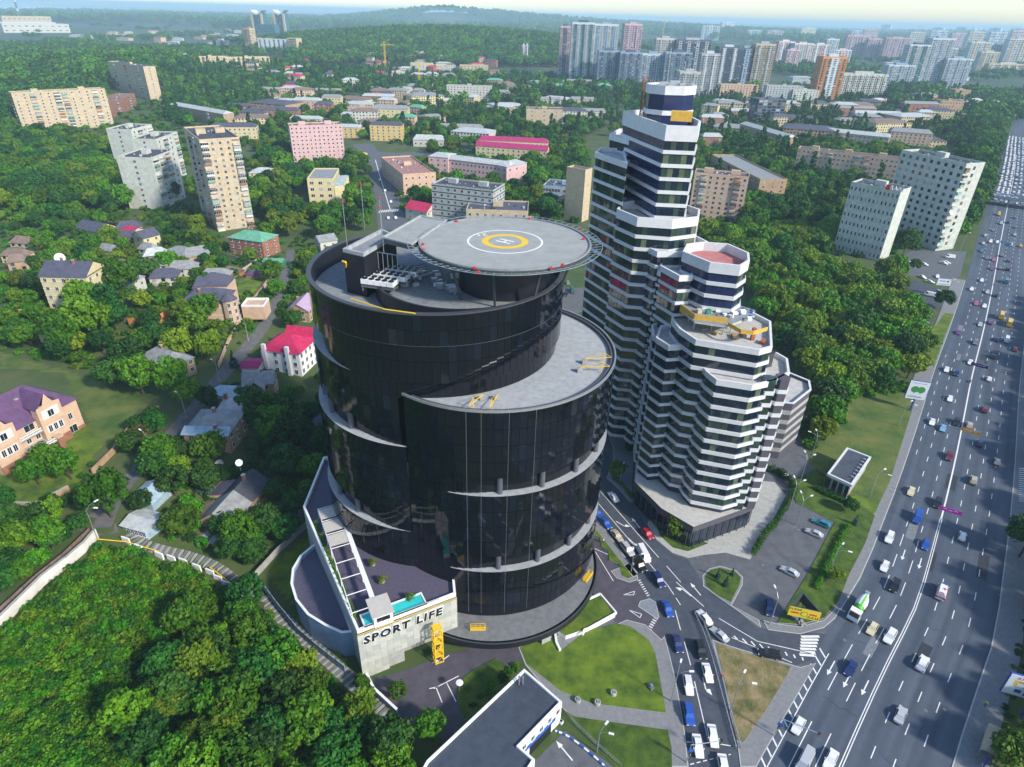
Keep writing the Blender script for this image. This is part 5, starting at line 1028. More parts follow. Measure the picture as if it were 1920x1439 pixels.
FAR += [(x, x+w_, t_, b_, 24, ('tower_white', 'tower_pink', 'panel_white')[i % 3], ('tower_blue', 'lilac', 'cream')[i % 3], 15, 7) for i, (x, w_, t_, b_) in enumerate(((1592, 22, 57, 84), (1614, 26, 55, 86), (1700, 28, 60, 90), (1738, 30, 57, 92), (1776, 24, 62, 96), (1808, 28, 59, 96), (1846, 30, 60, 100), (1886, 34, 57, 100), (1500, 26, 52, 74), (1352, 22, 42, 62), (1470, 24, 92, 130), (1830, 34, 96, 132)))]
for (x0, x1, yt, yb, dep, wl, tr, rows, cols) in FAR:
    g, h = hgt((x0+x1)/2, yb, (x0+x1)/2+(901-(x0+x1)/2)*-.00042*(yb-yt), yt); a, c = G(x0, yb), G(x1, yb+.028*(x1-x0)); z0 = g.z-2
    h = min(h, 112-z0)
    t = E('high_rise', uniq('%s high rise with %s trim' % (WN[wl], WN.get(tr, tr)), g.x, g.y), 'high rise', (a.x, a.y, z0), 0, 'high rises on the skyline')
    F_ = foot(a, c, dep, h, z0, True); excl(F_, 4); o = t.location.copy(); b = MB(o); b.prism([tuple(p) for p in F_], z0-2, z0+h-2, wl, top='roof_grey'); b.ring([tuple(p) for p in F_], .6, z0+h-2.1, z0+h, wl); b.build('wall', t)
    b = MB(o); m = (F_[0]+F_[2])/2; d = F_[1]-F_[0]; an = math.atan2(d.y, d.x); b.box((m.x, m.y, z0+h+1), (d.length*.4, dep*.4, 5), tr, rz=an); b.build('roof_hut', t)
    b = MB(o); nb = max(1, cols//3)
    for k in range(nb):
        p = F_[0].lerp(F_[1], (k+.5)/nb); b.box((p.x, p.y, z0+h*.49), (d.length/nb*.36, 2.4, h*.96), tr, rz=an)
    b.build('bay', t, kind='stuff') if nb > 1 else b.build('bay', t)
    b = MB(o); u = 1
    if g.y < 3200:
        wins(b, F_[0], F_[1], z0+2, z0+h-3, rows, cols, d.length/cols*.55, h/rows*.5, False, proud=1.28); wins(b, F_[1], F_[2], z0+2, z0+h-3, rows, 5, 2.4, h/rows*.5, False); wins(b, F_[3], F_[0], z0+2, z0+h-3, rows, 5, 2.4, h/rows*.5, False)
        for k in range(cols+1): p = F_[0].lerp(F_[1], k/cols); b.box((p.x, p.y, z0+h*.49), (.5, .5, h*.95), wl, rz=an)
    else: wins(b, F_[0], F_[1], z0+2, z0+h-3, rows//2+1, cols, d.length/cols*.5, h/rows*.8, False, proud=1.28)
    b.build('windows', t, kind='stuff')
LAND.append(('black cluster of high rises', 150, 1450)) if 0 else None
# twin towers with curved tops
for i, (x0, x1) in enumerate(((474, 491), (515, 532))):
    a, c = G(x0+5, 74), G(x1+5, 74.5); g, h = hgt((x0+x1)/2+5, 74, (x0+x1)/2, 19); d = (c-a).normalized(); n = Vector((-d.y, d.x, 0)); L = (c-a).length
    t = E('twin_tower', 'green glass twin tower with a scooped white top, %s of the pair' % ('nearer the pale institute' if i == 0 else 'farther from the river'), 'high rise', a, 0, 'twin towers on the hill'); o = t.location.copy(); b = MB(o); hs = [h*.93, h*.90, h*.9, h*.93, h]
    b.prism([a.xy, c.xy, c.xy+n.xy*40, a.xy+n.xy*40], a.z, a.z+h*.88, 'teal_glass'); b.build('wall', t); b = MB(o)
    for k in range(8):
        u0, u1 = k/8, (k+1)/8; f = lambda u: a.z+h*(.88+.12*(2*u-1)**2); p, q = a.lerp(c, u0*1.16-.08), a.lerp(c, u1*1.16-.08)
        b.face([(p.x, p.y, f(u0)), (q.x, q.y, f(u1)), (q.x+n.x*42, q.y+n.y*42, f(u1)), (p.x+n.x*42, p.y+n.y*42, f(u0))], 'tower_white'); b.face([(p.x-n.x, p.y-n.y, f(u0)-5), (q.x-n.x, q.y-n.y, f(u1)-5), (q.x-n.x, q.y-n.y, f(u1)), (p.x-n.x, p.y-n.y, f(u0))], 'tower_white')
    b.build('roof', t); b = MB(o)
    for s_ in (0, 1): p = a.lerp(c, s_); b.box((p.x, p.y, a.z+h*.44), (L*.2, 6, h*.9), 'cream', rz=math.atan2(d.y, d.x))
    b.build('corner_strip', t, kind='stuff')
    b = MB(o); wins(b, a, c, a.z+3, a.z+h*.86, 26, 7, L*.09, 3, False, proud=.6); b.build('windows', t, kind='stuff')
for x0, x1, yt, yb, wl in ((490, 518, 46, 76, 'teal_glass'), (486, 556, 74, 98, 'tower_white'), (540, 558, 72, 100, 'cream'), (478, 500, 72, 96, 'peach')):
    g, h = hgt((x0+x1)/2, yb, (x0+x1)/2, yt); block('city_building', uniq('%s podium block' % WN[wl], g.x, g.y), G(x0, yb), G(x1, yb+.4), 30, h, wl, 'roof_grey', 8, 8, 0, 4, 3, ab=True, z0=g.z, group='podium blocks by the twin towers', frame=False, huts=0)
LAND.append(('twin green towers', -1170, 3260))
# power plant by the river
g, h = hgt(60, 62, 60, 46); z0 = g.z
for (x0, x1, yt, yb, wl, lb) in ((8, 100, 31, 50, 'cream', 'pale upper hall of the power plant by the river'), (4, 108, 42, 55, 'tower_white', 'white middle hall of the power plant by the river'), (8, 133, 45, 62, 'pale', 'long low front hall of the power plant by the river'), (0, 44, 35, 47, 'peach', 'pink brick hall of the power plant beside the chimney')):
    g, h = hgt((x0+x1)/2, yb, (x0+x1)/2, yt); block('power_plant_hall', lb, G(x0, yb), G(x1, yb), 60, h, wl, 'roof_grey', 2, 10, 0, 10, 3, ab=True, z0=g.z, group='power plant halls', frame=False, huts=0)
for i, (x, yb, yt, r_) in enumerate(((37, 33, -14, 9), (10, 60, 42, 5), (77, 60, 45, 4))):
    g, h = hgt(x, yb, x-9, yt); t = E('chimney', ['tall white chimney with a purple band behind the power plant', 'short pale flue at the near end of the power plant', 'short pale flue in the middle of the power plant'][i], 'chimney', g); b = MB(); b.lathe((0, 0, 0), [(r_, 0), (r_*.8, h)], 'tower_white', 14); b.build('shaft', t)
    if i == 0: b = MB(); b.lathe((0, 0, 0), [(r_*.94, h*.36), (r_*.9, h*.62)], 'roof_purple', 14, False); b.build('band', t)
# cranes
def crane(x, yb, yt, jib, label, m='paint_yellow', z=None):
    g, h = hgt(x, yb, x, yt); t = E('tower_crane', label, 'crane', g, 0, 'tower cranes over the city'); b = MB(); s_ = 1.0
    for sx in (-s_, s_):
        for sy in (-s_, s_): b.bar((sx, sy, 0), (sx, sy, h), .3, m)
    for k in range(int(h/3)): b.bar((-s_, -s_, k*3), (s_, -s_, k*3+3), .18, m); b.bar((s_, -s_, k*3+3), (s_, s_, k*3), .18, m)
    b.build('mast', t); b = MB(); a = -jib*.3; b.bar((a, 0, h-6), (jib, 0, h-6), .5, m); b.bar((a, 0, h-6), (0, 0, h), .2, m); b.bar((jib*.7, 0, h-6), (0, 0, h), .2, m)
    for k in range(int(abs(jib)/4)): b.bar((math.copysign(k*4, jib), 0, h-6), (math.copysign(k*4+2, jib), 0, h-4.6), .15, m)
    b.box((a, 0, h-7), (3, 2, 2.5), 'concrete'); b.build('jib', t)
crane(724, 140, 78, 20, 'slim yellow tower crane beside the crimson roofed house on the hill'); crane(787, 164, 114, 46, 'yellow tower crane with a long jib before the wooded hill'); crane(1240, 92, 30, 40, 'yellow tower crane standing on the unfinished high rise'); crane(1017, 40, 10, 30, 'pale far tower crane on the horizon', 'steel')
crane(1242, 168, 108, 14, 'red and white crane mast among the bluish high rises', 'rust'); crane(1350, 60, 48, 24, 'small crane by the white far high rise')
# scattered small buildings far off
def scatter(poly, n, lo, hi, lab, walls, roofs, group):
    ps = [(p.x, p.y) for p in PG(poly)]; xs, ys = [p[0] for p in ps], [p[1] for p in ps]; r = random.Random(lab); k = 0; tr = 0
    while k < n and tr < 4000:
        tr += 1; x, y = r.uniform(min(xs), max(xs)), r.uniform(min(ys), max(ys))
        if not inpoly(x, y, ps) or blocked(x, y): continue
        sc_ = r.uniform(lo, hi); wl, rf = r.choice(walls), r.choice(roofs); z0 = height(x, y); h = r.choice([4.5, 5.5]) if hi < 16 else r.choice([7, 9, 12, 15])
        t = E('small_building', uniq('%s %s with a %s roof' % (WN[wl], lab, RN.get(rf, rf.replace('roof_', ''))), x, y), 'building', (x, y, z0), r.uniform(-.5, .5), group); L, W = sc_, sc_*r.uniform(.5, .8)
        b = MB(); b.box((0, 0, h/2-1), (L, W, h+2), wl); b.build('wall', t); b = MB(); gable(b, [(-L/2, -W/2), (L/2, -W/2), (L/2, W/2), (-L/2, W/2)], h, 3 if y < 1500 else 2, rf, wl, .5, L*.25); b.build('roof', t)
        b = MB(); wins(b, Vector((-L/2, -W/2, 0)), Vector((L/2, -W/2, 0)), 0, h, max(2, int(h/3)), int(L/3.4), 1.6, 1.5, False); b.build('windows', t, kind='stuff'); k += 1; excl([(x-L/2-2, y-L/2-7), (x+L/2+2, y-L/2-7), (x+L/2+2, y+L/2+2), (x-L/2-2, y+L/2+2)])
WS = ['peach', 'brick', 'pale', 'cream', 'yellow_pale', 'brick_tan']; RS = ['roof_grey', 'roof_pale', 'roof_brown', 'roof_slate', 'roof_green', 'roof_crimson']
scatter([(640, 112), (720, 98), (1050, 128), (1200, 172), (1150, 180), (900, 170), (700, 150)], 46, 16, 34, 'house', WS, RS, 'small houses before the wooded hill')
scatter([(480, 165), (1060, 165), (1080, 240), (900, 265), (680, 262), (470, 240)], 22, 30, 54, 'block', WS, RS[:4], 'long blocks among the trees')
scatter([(1320, 195), (1800, 195), (1800, 250), (1690, 300), (1500, 320), (1320, 290)], 14, 30, 54, 'block', WS, RS[:4], 'long blocks near the highway')
scatter([(470, 130), (760, 150), (830, 230), (700, 260), (480, 190)], 34, 15, 30, 'house', WS, RS, 'small houses among the trees')
scatter([(1300, 180), (1520, 195), (1900, 190), (1800, 230), (1340, 250)], 30, 18, 42, 'house', WS, ['roof_grey', 'roof_pale', 'roof_slate'], 'houses near the highway')
scatter([(20, 500), (60, 430), (330, 435), (440, 540), (300, 600), (240, 640), (100, 640)], 14, 8, 13, 'village house', WS, ['roof_grey', 'roof_brown', 'roof_slate', 'roof_pale'], 'small houses among the gardens')
scatter([(130, 66), (450, 60), (480, 95), (200, 84)], 26, 24, 60, 'shed', ['pale', 'cream', 'tower_white', 'peach'], ['roof_pale', 'roof_grey', 'roof_brown'], 'sheds in the far valley')
scatter([(1460, 128), (1880, 118), (1880, 150), (1480, 160)], 24, 24, 50, 'block', ['tower_white', 'pale', 'peach', 'lilac'], ['roof_pale', 'roof_grey', 'roof_magenta'], 'blocks beyond the orange tower')
scatter([(1340, 45), (1900, 62), (1900, 110), (1400, 75)], 22, 40, 90, 'estate block', ['tower_white', 'tower_pink', 'pale'], ['roof_pale', 'roof_grey'], 'estate blocks in the haze')
# ------------------------------------------------------------------ houses of the hillside village
WINM = {}
def win_mesh(w_, h, g='win_dark', fr='frame', arch=False):
    k = (w_, h, g, fr)
    if k not in WINM:
        b = MB(); b.box((0, -.04, 0), (w_+.24, .12, h+.24), fr); b.box((0, -.085, 0), (w_, .09, h), g); b.box((0, -.12, 0), (.08, .06, h), fr); b.box((0, -.1, -h/2-.16), (w_+.4, .28, .1), fr); WINM[k] = b.mesh('window')
    return WINM[k]
def house(name, label, A, B, dep, h, wall, roof, hr, kind='gable', rows=2, cols=4, sc=3, short=None, chim=(), base=None, cat='house', ww=1.1, wh=1.4, along=True, group=None, trim=None, over=.5):
    g = G(*A); d0 = None
    z0 = None
    for _ in range(4):
        zz = g.z if z0 is None else z0; a, c = G(*A, zz+h), G(*B, zz+h); z0 = min(height(a.x, a.y), height(c.x, c.y))
    F_ = foot(a, c, dep if not isinstance(dep, tuple) else dep, h, z0, True) if not isinstance(dep, tuple) else foot(A, B, dep, h, z0)
    FOOT.append(offset(ccw(F_), .8)); cv = (F_[0]+F_[2])/2; fd = -cv.normalized()*h*1.25; excl(hull([tuple(p) for p in offset(ccw(F_), 1.5)]+[tuple(p+fd) for p in F_])); c0 = (F_[0]+F_[2])/2; u = (F_[1]-F_[0]); L = u.length; u = u/L; W = (F_[3]-F_[0]).length; an = math.atan2(u.y, u.x)
    if short: LAND.append((short, c0.x, c0.y))
    t = E(name, label, cat, (F_[0].x, F_[0].y, z0), an, group); Q = [(0, 0), (L, 0), (L, W), (0, W)]
    b = MB(); b.prism(Q, -3, h if kind == 'flat' else h-.02, wall, top=roof if kind == 'flat' else wall)
    if base: b.prism(offset(Q, .12), -3, 1.0, base)
    if trim:
        for z in np.arange(3.1, h-.5, 3.0): b.prism(offset(Q, .1), z, z+.25, trim)
    b.build('wall', t)
    b = MB()
    if kind == 'flat': b.ring(Q, .3, h-.05, h+.5, wall)
    else: gable(b, Q, h, hr, roof, wall, over, min(L, W)*.5 if kind == 'hip' else 0, along)
    b.build('parapet' if kind == 'flat' else 'roof', t)
    fh = h/rows; r = random.Random(label)
    for (p0, p1, n_, rz) in (((0, 0), (L, 0), cols, 0), ((L, 0), (L, W), sc, math.pi/2), ((0, W), (0, 0), sc, -math.pi/2)):
        for k in range(n_):
            for q in range(rows):
                f = (k+.5)/n_; x, y = p0[0]+(p1[0]-p0[0])*f, p0[1]+(p1[1]-p0[1])*f; o = link('window', win_mesh(ww, min(wh, fh*.62), r.choice(['win_dark', 'win_dark', 'win_blue'])), t, (x, y, fh*(q+.55)), (0, 0, rz))
    for (x, y, hh) in chim: b = MB(); b.box((L*x, W*y, h+hh/2), (.8, .8, hh), 'brick'); b.box((L*x, W*y, h+hh), (1.0, 1.0, .2), 'concrete'); b.build('chimney', t)
    return t, L, W
# the peach villa with stepped gables
t, L, W = house('villa', 'peach and white villa with a purple roof, brick base and stepped gables on the lawn', (-32, 838), (141, 748), 16, 9.5, 'peach', 'roof_purple', 6.8, 'hip', 2, 0, 3, 'purple roofed villa', chim=((.55, .35, 5), (.25, .45, 5.5)), base='brick', wh=1.6)
def stepped(t, x, w_, dep, z, hh, label=None):
    b = MB(); b.box((x, -dep/2, z/2-1), (w_, dep+1, z+2), 'peach')
    b.face([(x-w_/2, -dep-.5, z), (x+w_/2, -dep-.5, z), (x+w_/2, -dep-.5, z+.9), (x+w_*.22, -dep-.5, z+1.3), (x, -dep-.5, z+hh), (x-w_*.22, -dep-.5, z+1.3), (x-w_/2, -dep-.5, z+.9)], 'peach'); b.build('gable_bay', t)
    b = MB(); b.box((x, -dep-.52, z-1.6), (w_*.72, .12, 2.8), 'offwhite'); b.box((x, -dep-.52, z*.5), (w_*.72, .12, 2.2), 'offwhite'); b.box((x, -dep-.55, z*.66), (w_+.2, .25, .3), 'peach'); b.box((x, -dep-.5, 1.0), (w_+.1, .2, 3.2), 'brick'); b.build('panel', t)
    b = MB(); gable(b, [(x-w_/2, -dep), (x+w_/2, -dep), (x+w_/2, 7), (x-w_/2, 7)], z+.2, hh*.8, 'roof_purple', 'peach', .1, 0, True) if 0 else b.face([(x, -dep-.4, z+hh-.2), (x, 7, z+hh-.2), (x-w_/2, 7, z+.2), (x-w_/2, -dep-.4, z+.2)], 'roof_purple'); b.face([(x, 7, z+hh-.2), (x, -dep-.4, z+hh-.2), (x+w_/2, -dep-.4, z+.2), (x+w_/2, 7, z+.2)], 'roof_purple'); b.build('bay_roof', t)
    for dx, z_, w2, h2 in ((0, z-1.7, 1.5, 1.8), (-1.5, z*.5, .9, 1.9), (0, z*.5, .9, 1.9), (1.5, z*.5, .9, 1.9)): link('window', win_mesh(w2, h2), t, (x+dx, -dep-.56, z_))
stepped(t, L*.66, 6.6, 1.6, 12.2, 4.2); stepped(t, L*.16, 6.6, 1.6, 12.2, 4.2)
for z, y in ((6.4, -1.4), (3.2, -4.2)):
    b = MB(); b.box((L*.45, y/2, z-.15), (L*.34, -y+.4, .3), 'concrete'); b.build('terrace', t); b = MB()
    b.box((L*.45, y, z+.85), (L*.34, .25, .14), 'white'); b.box((L*.45, y, z+.1), (L*.34, .25, .12), 'white')
    for k in range(22): b.box((L*.45+L*.33*(k/21-.5), y, z+.45), (.12, .12, .7), 'white')
    b.build('balustrade', t)
for x in (.30, .60): b = MB(); b.box((L*x, -4.2, 1.2), (1.5, 1.5, 5.6), 'brick'); b.box((L*x, -4.2, 4.1), (1.8, 1.8, .4), 'peach'); b.build('pier', t)
for x, z, w_, h_ in ((.45, 8.2, 2.6, 1.8), (.40, 4.9, 1.1, 1.9), (.50, 4.9, 1.1, 1.9), (.88, 5.4, 1.0, 1.8), (.45, 1.3, 4.5, 2.2), (.86, 1.3, 2.6, 2.2), (.06, 5, 1.2, 1.8)): link('window', win_mesh(w_, h_), t, (L*x, -.05, z))
# the others
house('mansion', 'tall yellow mansion with a blue grey gabled roof and white dish', (73, 518), (160, 520), (106, 495), 14.5, 'yellow_pale', 'roof_slate', 4.2, 'gable', 4, 5, 3, 'yellow mansion', ((.3, .55, 5), (.62, .4, 5)), trim='offwhite')
t, L, W = house('mansion', 'cream house with dark hipped roofs and a round corner bay beside the lane', (342, 564), (424, 564), 11, 9.5, 'peach', 'roof_slate', 3.4, 'hip', 3, 0, 2, 'cream house with dark hipped roofs', ((.35, .3, 3.6),), trim='offwhite')
for x, y, w_, d_, h_ in ((L*.45, W+5, 13, 10, 11.5), (L*.16, W+3, 5, 6, 10.5)):
    b = MB(); b.box((x, y, h_/2-1), (w_, d_, h_+2), 'peach'); gable(b, [(x-w_/2, y-d_/2), (x+w_/2, y-d_/2), (x+w_/2, y+d_/2), (x-w_/2, y+d_/2)], h_, 4, 'roof_slate', 'peach', .4, w_*.45); b.build('rear_wing', t)
b = MB(); b.lathe((L+.4, 1.5, -2), [(3, 0), (3, 11.6)], 'peach', 12); b.lathe((L+.4, 1.5, 9.6), [(3.4, 0), (0, 3)], 'roof_slate', 12); b.build('corner_bay', t)
for z in (2, 5, 8): 
    for a in (-1.3, -.5, .4): link('window', win_mesh(.9, 1.7), t, (L+.4+3.02*math.cos(a), 1.5+3.02*math.sin(a), z), (0, 0, a+math.pi/2))
b = MB(); b.box((L+8, 9, 1.8), (9, 8, 5.6), 'peach'); b.ring([(L+3.5, 5), (L+12.5, 5), (L+12.5, 13), (L+3.5, 13)], .4, 4.5, 5.4, 'white'); b.build('terrace_wing', t)
t, L, W = house('white_house', 'white house with a crimson many hipped roof and two wall chimneys', (488, 655), (560, 664), 13, 9.5, 'white', 'roof_crimson', 4.2, 'hip', 3, 4, 4, 'white house with the crimson roof', trim=None, wh=1.5)
for x in (.12, .72): b = MB(); b.box((L*x, -.5, 5), (1.3, 1.2, 14), 'white'); b.build('chimney', t)
b = MB(); gable(b, [(L*.3, -1), (L*.9, -1), (L*.9, 8), (L*.3, 8)], 9.4, 3.2, 'roof_crimson', 'white', .3, 0, False) if 0 else b.face([(L*.25, -.7, 9.4), (L*.8, -.7, 9.4), (L*.52, 5, 13.0)], 'roof_crimson'); b.box((L*.55, W+2.5, 4.6), (L*.7, 5, 9.2), 'white'); gable(b, [(L*.2, W), (L*.9, W), (L*.9, W+5), (L*.2, W+5)], 9.3, 3.4, 'roof_crimson', 'white', .5, 0); b.build('rear_wing', t)
house('garage', 'low garage with a bright magenta roof beside the white crimson roofed house', (452, 690), (482, 690), 7, 3.2, 'white', 'roof_magenta', .8, 'gable', 1, 0, 0, 'magenta garage')
t, L, W = house('brick_house', 'brick house with a faded grey crossed roof in front of the magenta garage', (455, 722), (512, 718), 8, 6.5, 'brick_tan', 'roof_grey', 2.8, 'gable', 2, 2, 2, 'brick house with the grey crossed roof', ((.6, .5, 3.5),))
b = MB(); b.box((L*.45, -1.5, 2), (5.2, 3.4, 8.6), 'brick_tan'); b.face([(L*.45-3, -3.6, 6), (L*.45, -3.4, 8.9), (L*.45, 4, 8.9), (L*.45-3, 4, 6)], 'roof_grey'); b.face([(L*.45, -3.4, 8.9), (L*.45+3, -3.6, 6), (L*.45+3, 4, 6), (L*.45, 4, 8.9)], 'roof_grey'); b.build('front_wing', t); link('window', win_mesh(1.6, 1.5), t, (L*.45, -3.25, 4))
t, L, W = house('brick_house', 'tan brick house with a mossy slate roof and pale metal lower edge', (343, 813), (426, 815), 13, 7.0, 'brick_tan', 'roof_grey', 3.0, 'hip', 2, 3, 3, 'mossy roofed brick house', ((.7, .12, 2.2), (.5, .6, 4)))
b = MB(); b.face([(-.6, -.7, 6.85), (L+.6, -.7, 6.85), (L+.3, 2.2, 8.25), (-.3, 2.2, 8.25)], 'roof_blue'); b.face([(-.6, -.7, 6.80), (-.3, 2.2, 8.20), (L+.3, 2.2, 8.20), (L+.6, -.7, 6.80)], 'roof_blue'); b.build('metal_roof_edge', t)
house('brick_house', 'brick rear house with a pale cream roof joined to the mossy roofed one', (408, 768), (472, 768), 10, 6.5, 'brick', 'roof_pale', 2.6, 'hip', 2, 3, 2, None, ((.1, .5, 3),))
house('shed', 'pale blue flat shed behind the cream roofed brick house', (398, 740), (440, 742), 6, 3.2, 'pale', 'roof_blue', .7, 'gable', 1, 0, 0)
t, L, W = house('long_house', 'long brick house whose roof is half slate black and half weathered grey', (434, 984), (503, 902), 8.5, 5.2, 'brick_tan', 'roof_dark', 3.2, 'gable', 1, 7, 2, 'long two tone roofed house', ((.78, .5, 4.4),))
b = MB(); gable(b, [(-.15, -.1), (L*.46, -.1), (L*.46, W+.1), (-.15, W+.1)], 5.32, 3.2, 'roof_grey', 'brick_tan', .55, 0); b.build('roof', t, label='weathered grey half of the roof')
b = MB(); b.box((L*.2, W+2.2, 1.2), (L*.4, 4.6, 6), 'brick'); b.face([(L*-.02, W+4.8, 4.1), (L*.42, W+4.8, 4.1), (L*.42, W-.2, 5.4), (L*-.02, W-.2, 5.4)][::-1], 'roof_brown'); b.box((L*.68, W+2, 1.6), (L*.36, 4.4, 6.6), 'brick_tan'); b.face([(L*.5, W+4.4, 4.8), (L*.86, W+4.4, 4.8), (L*.86, W-.6, 6.2), (L*.5, W-.6, 6.2)][::-1], 'roof_slate'); b.build('lean_to', t)
b = MB(); b.box((-2.6, W*.4, .4), (4.4, W*.9, 4.8), 'brick_tan'); b.build('porch', t)
for k in range(9): b = MB(); b.box((-2.6, W*(.02+.1*k), 3.0-.05*(k % 3)), (4.9, W*.098, .08), ['roof_blue', 'roof_pale', 'roof_brown'][k % 3]); b.build('roof_sheet', t)
def dish(x, y, r_, lb, rz=.6, tilt=1.0, z=None):
    p = G(x, y) if z is None else Vector((G(x, y, z).x, G(x, y, z).y, z)); t = E('satellite_dish', lb, 'dish', p, rz); b = MB(); b.bar((0, 0, -2.5), (0, 0, .1), .06, 'steel'); b.build('mast', t)
    b = MB(); n = 12
    for (r0, z0), (r1, z1) in (((0, 0), (r_*.5, .06)), ((r_*.5, .06), (r_, .26))):
        for k in range(n):
            a, e = 2*math.pi*k/n, 2*math.pi*(k+1)/n; b.face([(r0*math.cos(a), r0*math.sin(a), z0), (r1*math.cos(a), r1*math.sin(a), z1), (r1*math.cos(e), r1*math.sin(e), z1), (r0*math.cos(e), r0*math.sin(e), z0)][(1 if r0 == 0 else 0):], 'white')
    o = b.build('reflector', t); o.rotation_euler = (tilt, 0, 0); b = MB(); b.bar((0, 0, 0), (0, -.6, .5), .03, 'steel'); b.build('arm', t)
dish(411, 869, 1.1, 'white dish on a pole behind the long two tone roofed house'); dish(448, 868, .9, 'white dish on the black lean-to of the long house', z=16.5); dish(112, 484, 2.2, 'large white dish behind the roof of the yellow mansion', z=17)
t, L, W = house('shed', 'blue shed with a white tin roof ridge among the trees', (240, 938), (284, 944), 7, 2.8, 'roof_blue', 'roof_blue', 1.6, 'gable', 1, 0, 0, 'blue tin shed', along=False)
t, L, W = house('shed', 'pale blue glazed shed at the head of the steps', (228, 984), (272, 996), 6, 3.0, 'roof_blue', 'roof_pale', .8, 'gable', 1, 0, 0, 'shed at the steps')
for k in range(6): link('window', win_mesh(L/6-.35, 1.3, 'win_blue'), t, (L*(k+.5)/6, -.03, 1.7))
house('apartment_house', 'three storey brick house with a mint green hipped roof', (427, 445), (491, 454), (445, 430), 9.5, 'brick', 'roof_green', 3.2, 'hip', 3, 5, 2, 'mint green roofed house', ((.4, .5, 4), (.5, .5, 4)))
house('bungalow', 'low tan bungalow with a wide weathered grey roof', (295, 475), (346, 487), (322, 457), 5, 'brick_tan', 'roof_grey', 3, 'hip', 1, 3, 2, 'wide grey roofed bungalow'); house('bungalow', 'tan rear part of the wide bungalow with a green door', (350, 482), (392, 474), 10, 5, 'yellow_pale', 'roof_grey', 3, 'gable', 1, 2, 2)
house('cottage', 'yellow cottage with a black slate roof and two skylights', (142, 428), (188, 436), (137, 412), 5, 'yellow_pale', 'roof_slate', 3.6, 'gable', 1, 3, 2, 'black slate cottage'); house('cottage', 'yellow cottage with a steep dark roof beside a red roofed one', (248, 442), (268, 448), (258, 428), 6.5, 'yellow_pale', 'roof_slate', 3.2, 'gable', 2, 1, 2, 'steep roofed yellow cottage', along=False); house('cottage', 'low cottage with a red roof beside the steep dark one', (224, 432), (246, 438), 9, 4.5, 'pale', 'roof_crimson', 2.2, 'gable', 1, 2, 1)
house('cottage', 'small cream cottage with a grey roof among the gardens', (182, 467), (216, 473), 8, 4, 'pale', 'roof_grey', 2.2, 'gable', 1, 2, 2); house('cottage', 'grey hip roofed cottage behind the yellow mansion', (196, 528), (240, 533), 10, 5, 'pale', 'roof_grey', 3, 'hip', 1, 3, 2); house('cottage', 'little yellow gabled cottage with a white double window among trees', (70, 624), (106, 628), 8, 4, 'yellow_pale', 'roof_brown', 2.8, 'gable', 1, 1, 1, 'little yellow cottage', along=False)
house('cottage', 'weathered cottage with a rusty grey hipped roof by the lane', (262, 668), (318, 690), 9, 5.5, 'brick_tan', 'roof_grey', 3, 'hip', 2, 2, 3, 'weathered lane cottage', ((.4, .5, 4),)); house('cottage', 'brick cottage with half mauve half grey roof against the round tower', (538, 582), (578, 584), 13, 5.5, 'brick_tan', 'lilac', 3, 'gable', 2, 2, 3, 'mauve roofed brick cottage', ((.3, .5, 3.6),), along=False)
house('shed', 'bright green shed behind a white fence', (493, 491), (528, 492), 6, 3.2, 'green_paint', 'roof_green', 1, 'gable', 1, 0, 0, 'bright green shed'); house('pavilion', 'small brown roofed garden pavilion on the lawn', (460, 515), (486, 515), 5, 2.6, 'brick', 'roof_purple', 1.4, 'hip', 1, 1, 1); house('shed', 'little wooden shed with a brown roof in the garden', (420, 505), (442, 512), 5, 2.2, 'wood', 'roof_brown', .8, 'gable', 1, 0, 0)
house('cottage', 'cottage with a grey and dark red roof hidden in trees beside the round tower', (588, 790), (622, 800), 9, 4.5, 'white', 'roof_slate', 2.2, 'gable', 1, 2, 1); house('cottage', 'grey roofed house with a crimson annex left of the upper street', (600, 455), (632, 450), 10, 5, 'pale', 'roof_grey', 2.6, 'gable', 1, 2, 1); house('cottage', 'small house with a bright pink red roof just above the round tower', (760, 390), (800, 398), 12, 7, 'pale', 'roof_crimson', 4, 'gable', 2, 2, 3, 'pink roofed small house')
house('hall', 'single storey hall with a steep magenta roof left of the striped tower', (1043, 372), (1080, 378), 24, 5, 'white', 'roof_magenta', 3, 'gable', 1, 3, 5, 'hall with the magenta roof', along=False); house('cottage', 'pale hip roofed house left of the beige office', (466, 325), (515, 325), 14, 6, 'yellow_pale', 'roof_pale', 3, 'hip', 2, 4, 3, 'pale hip roofed house')
# flat roofed service station at the bottom edge
z1 = 6.5; P = [zpt(x, y, z1) for x, y in ((983, 1254), (1054, 1316), (974, 1399), (1003, 1424), (960, 1490), (760, 1500), (800, 1426))]; sv = E('service_building', 'long low white building with a dark flat roof and a blue garage band', 'building', (*P[1], 0)); SV = sv.location.copy(); excl(P, 1); LAND.append(('dark flat roofed service building', -3, 72))
b = MB(SV); mat('roof_felt', (.042, .056, .080), .85, .25, .5, det=8); b.prism(P, 0, z1-.5, 'white', top='roof_felt'); b.ring(P, .4, z1-.55, z1, 'white'); b.build('wall', sv); a, c = Vector(P[1]), Vector(P[2]); d = (c-a).normalized(); n = Vector((d.y, -d.x)); n = -n if n.dot(Vector((1, -1))) < 0 else n; an = math.atan2(d.y, d.x)
b = MB(SV); p = a.lerp(c, .55)+n*.06; b.box((*p, 3.3), ((c-a).length*.8, .14, .9), 'blue_paint', rz=an); b.build('sign_band', sv); b = MB(SV); p = a.lerp(c, .5)+n*.05; b.box((*p, 1.4), (6, .12, 2.8), 'black', rz=an); b.build('garage_door', sv)
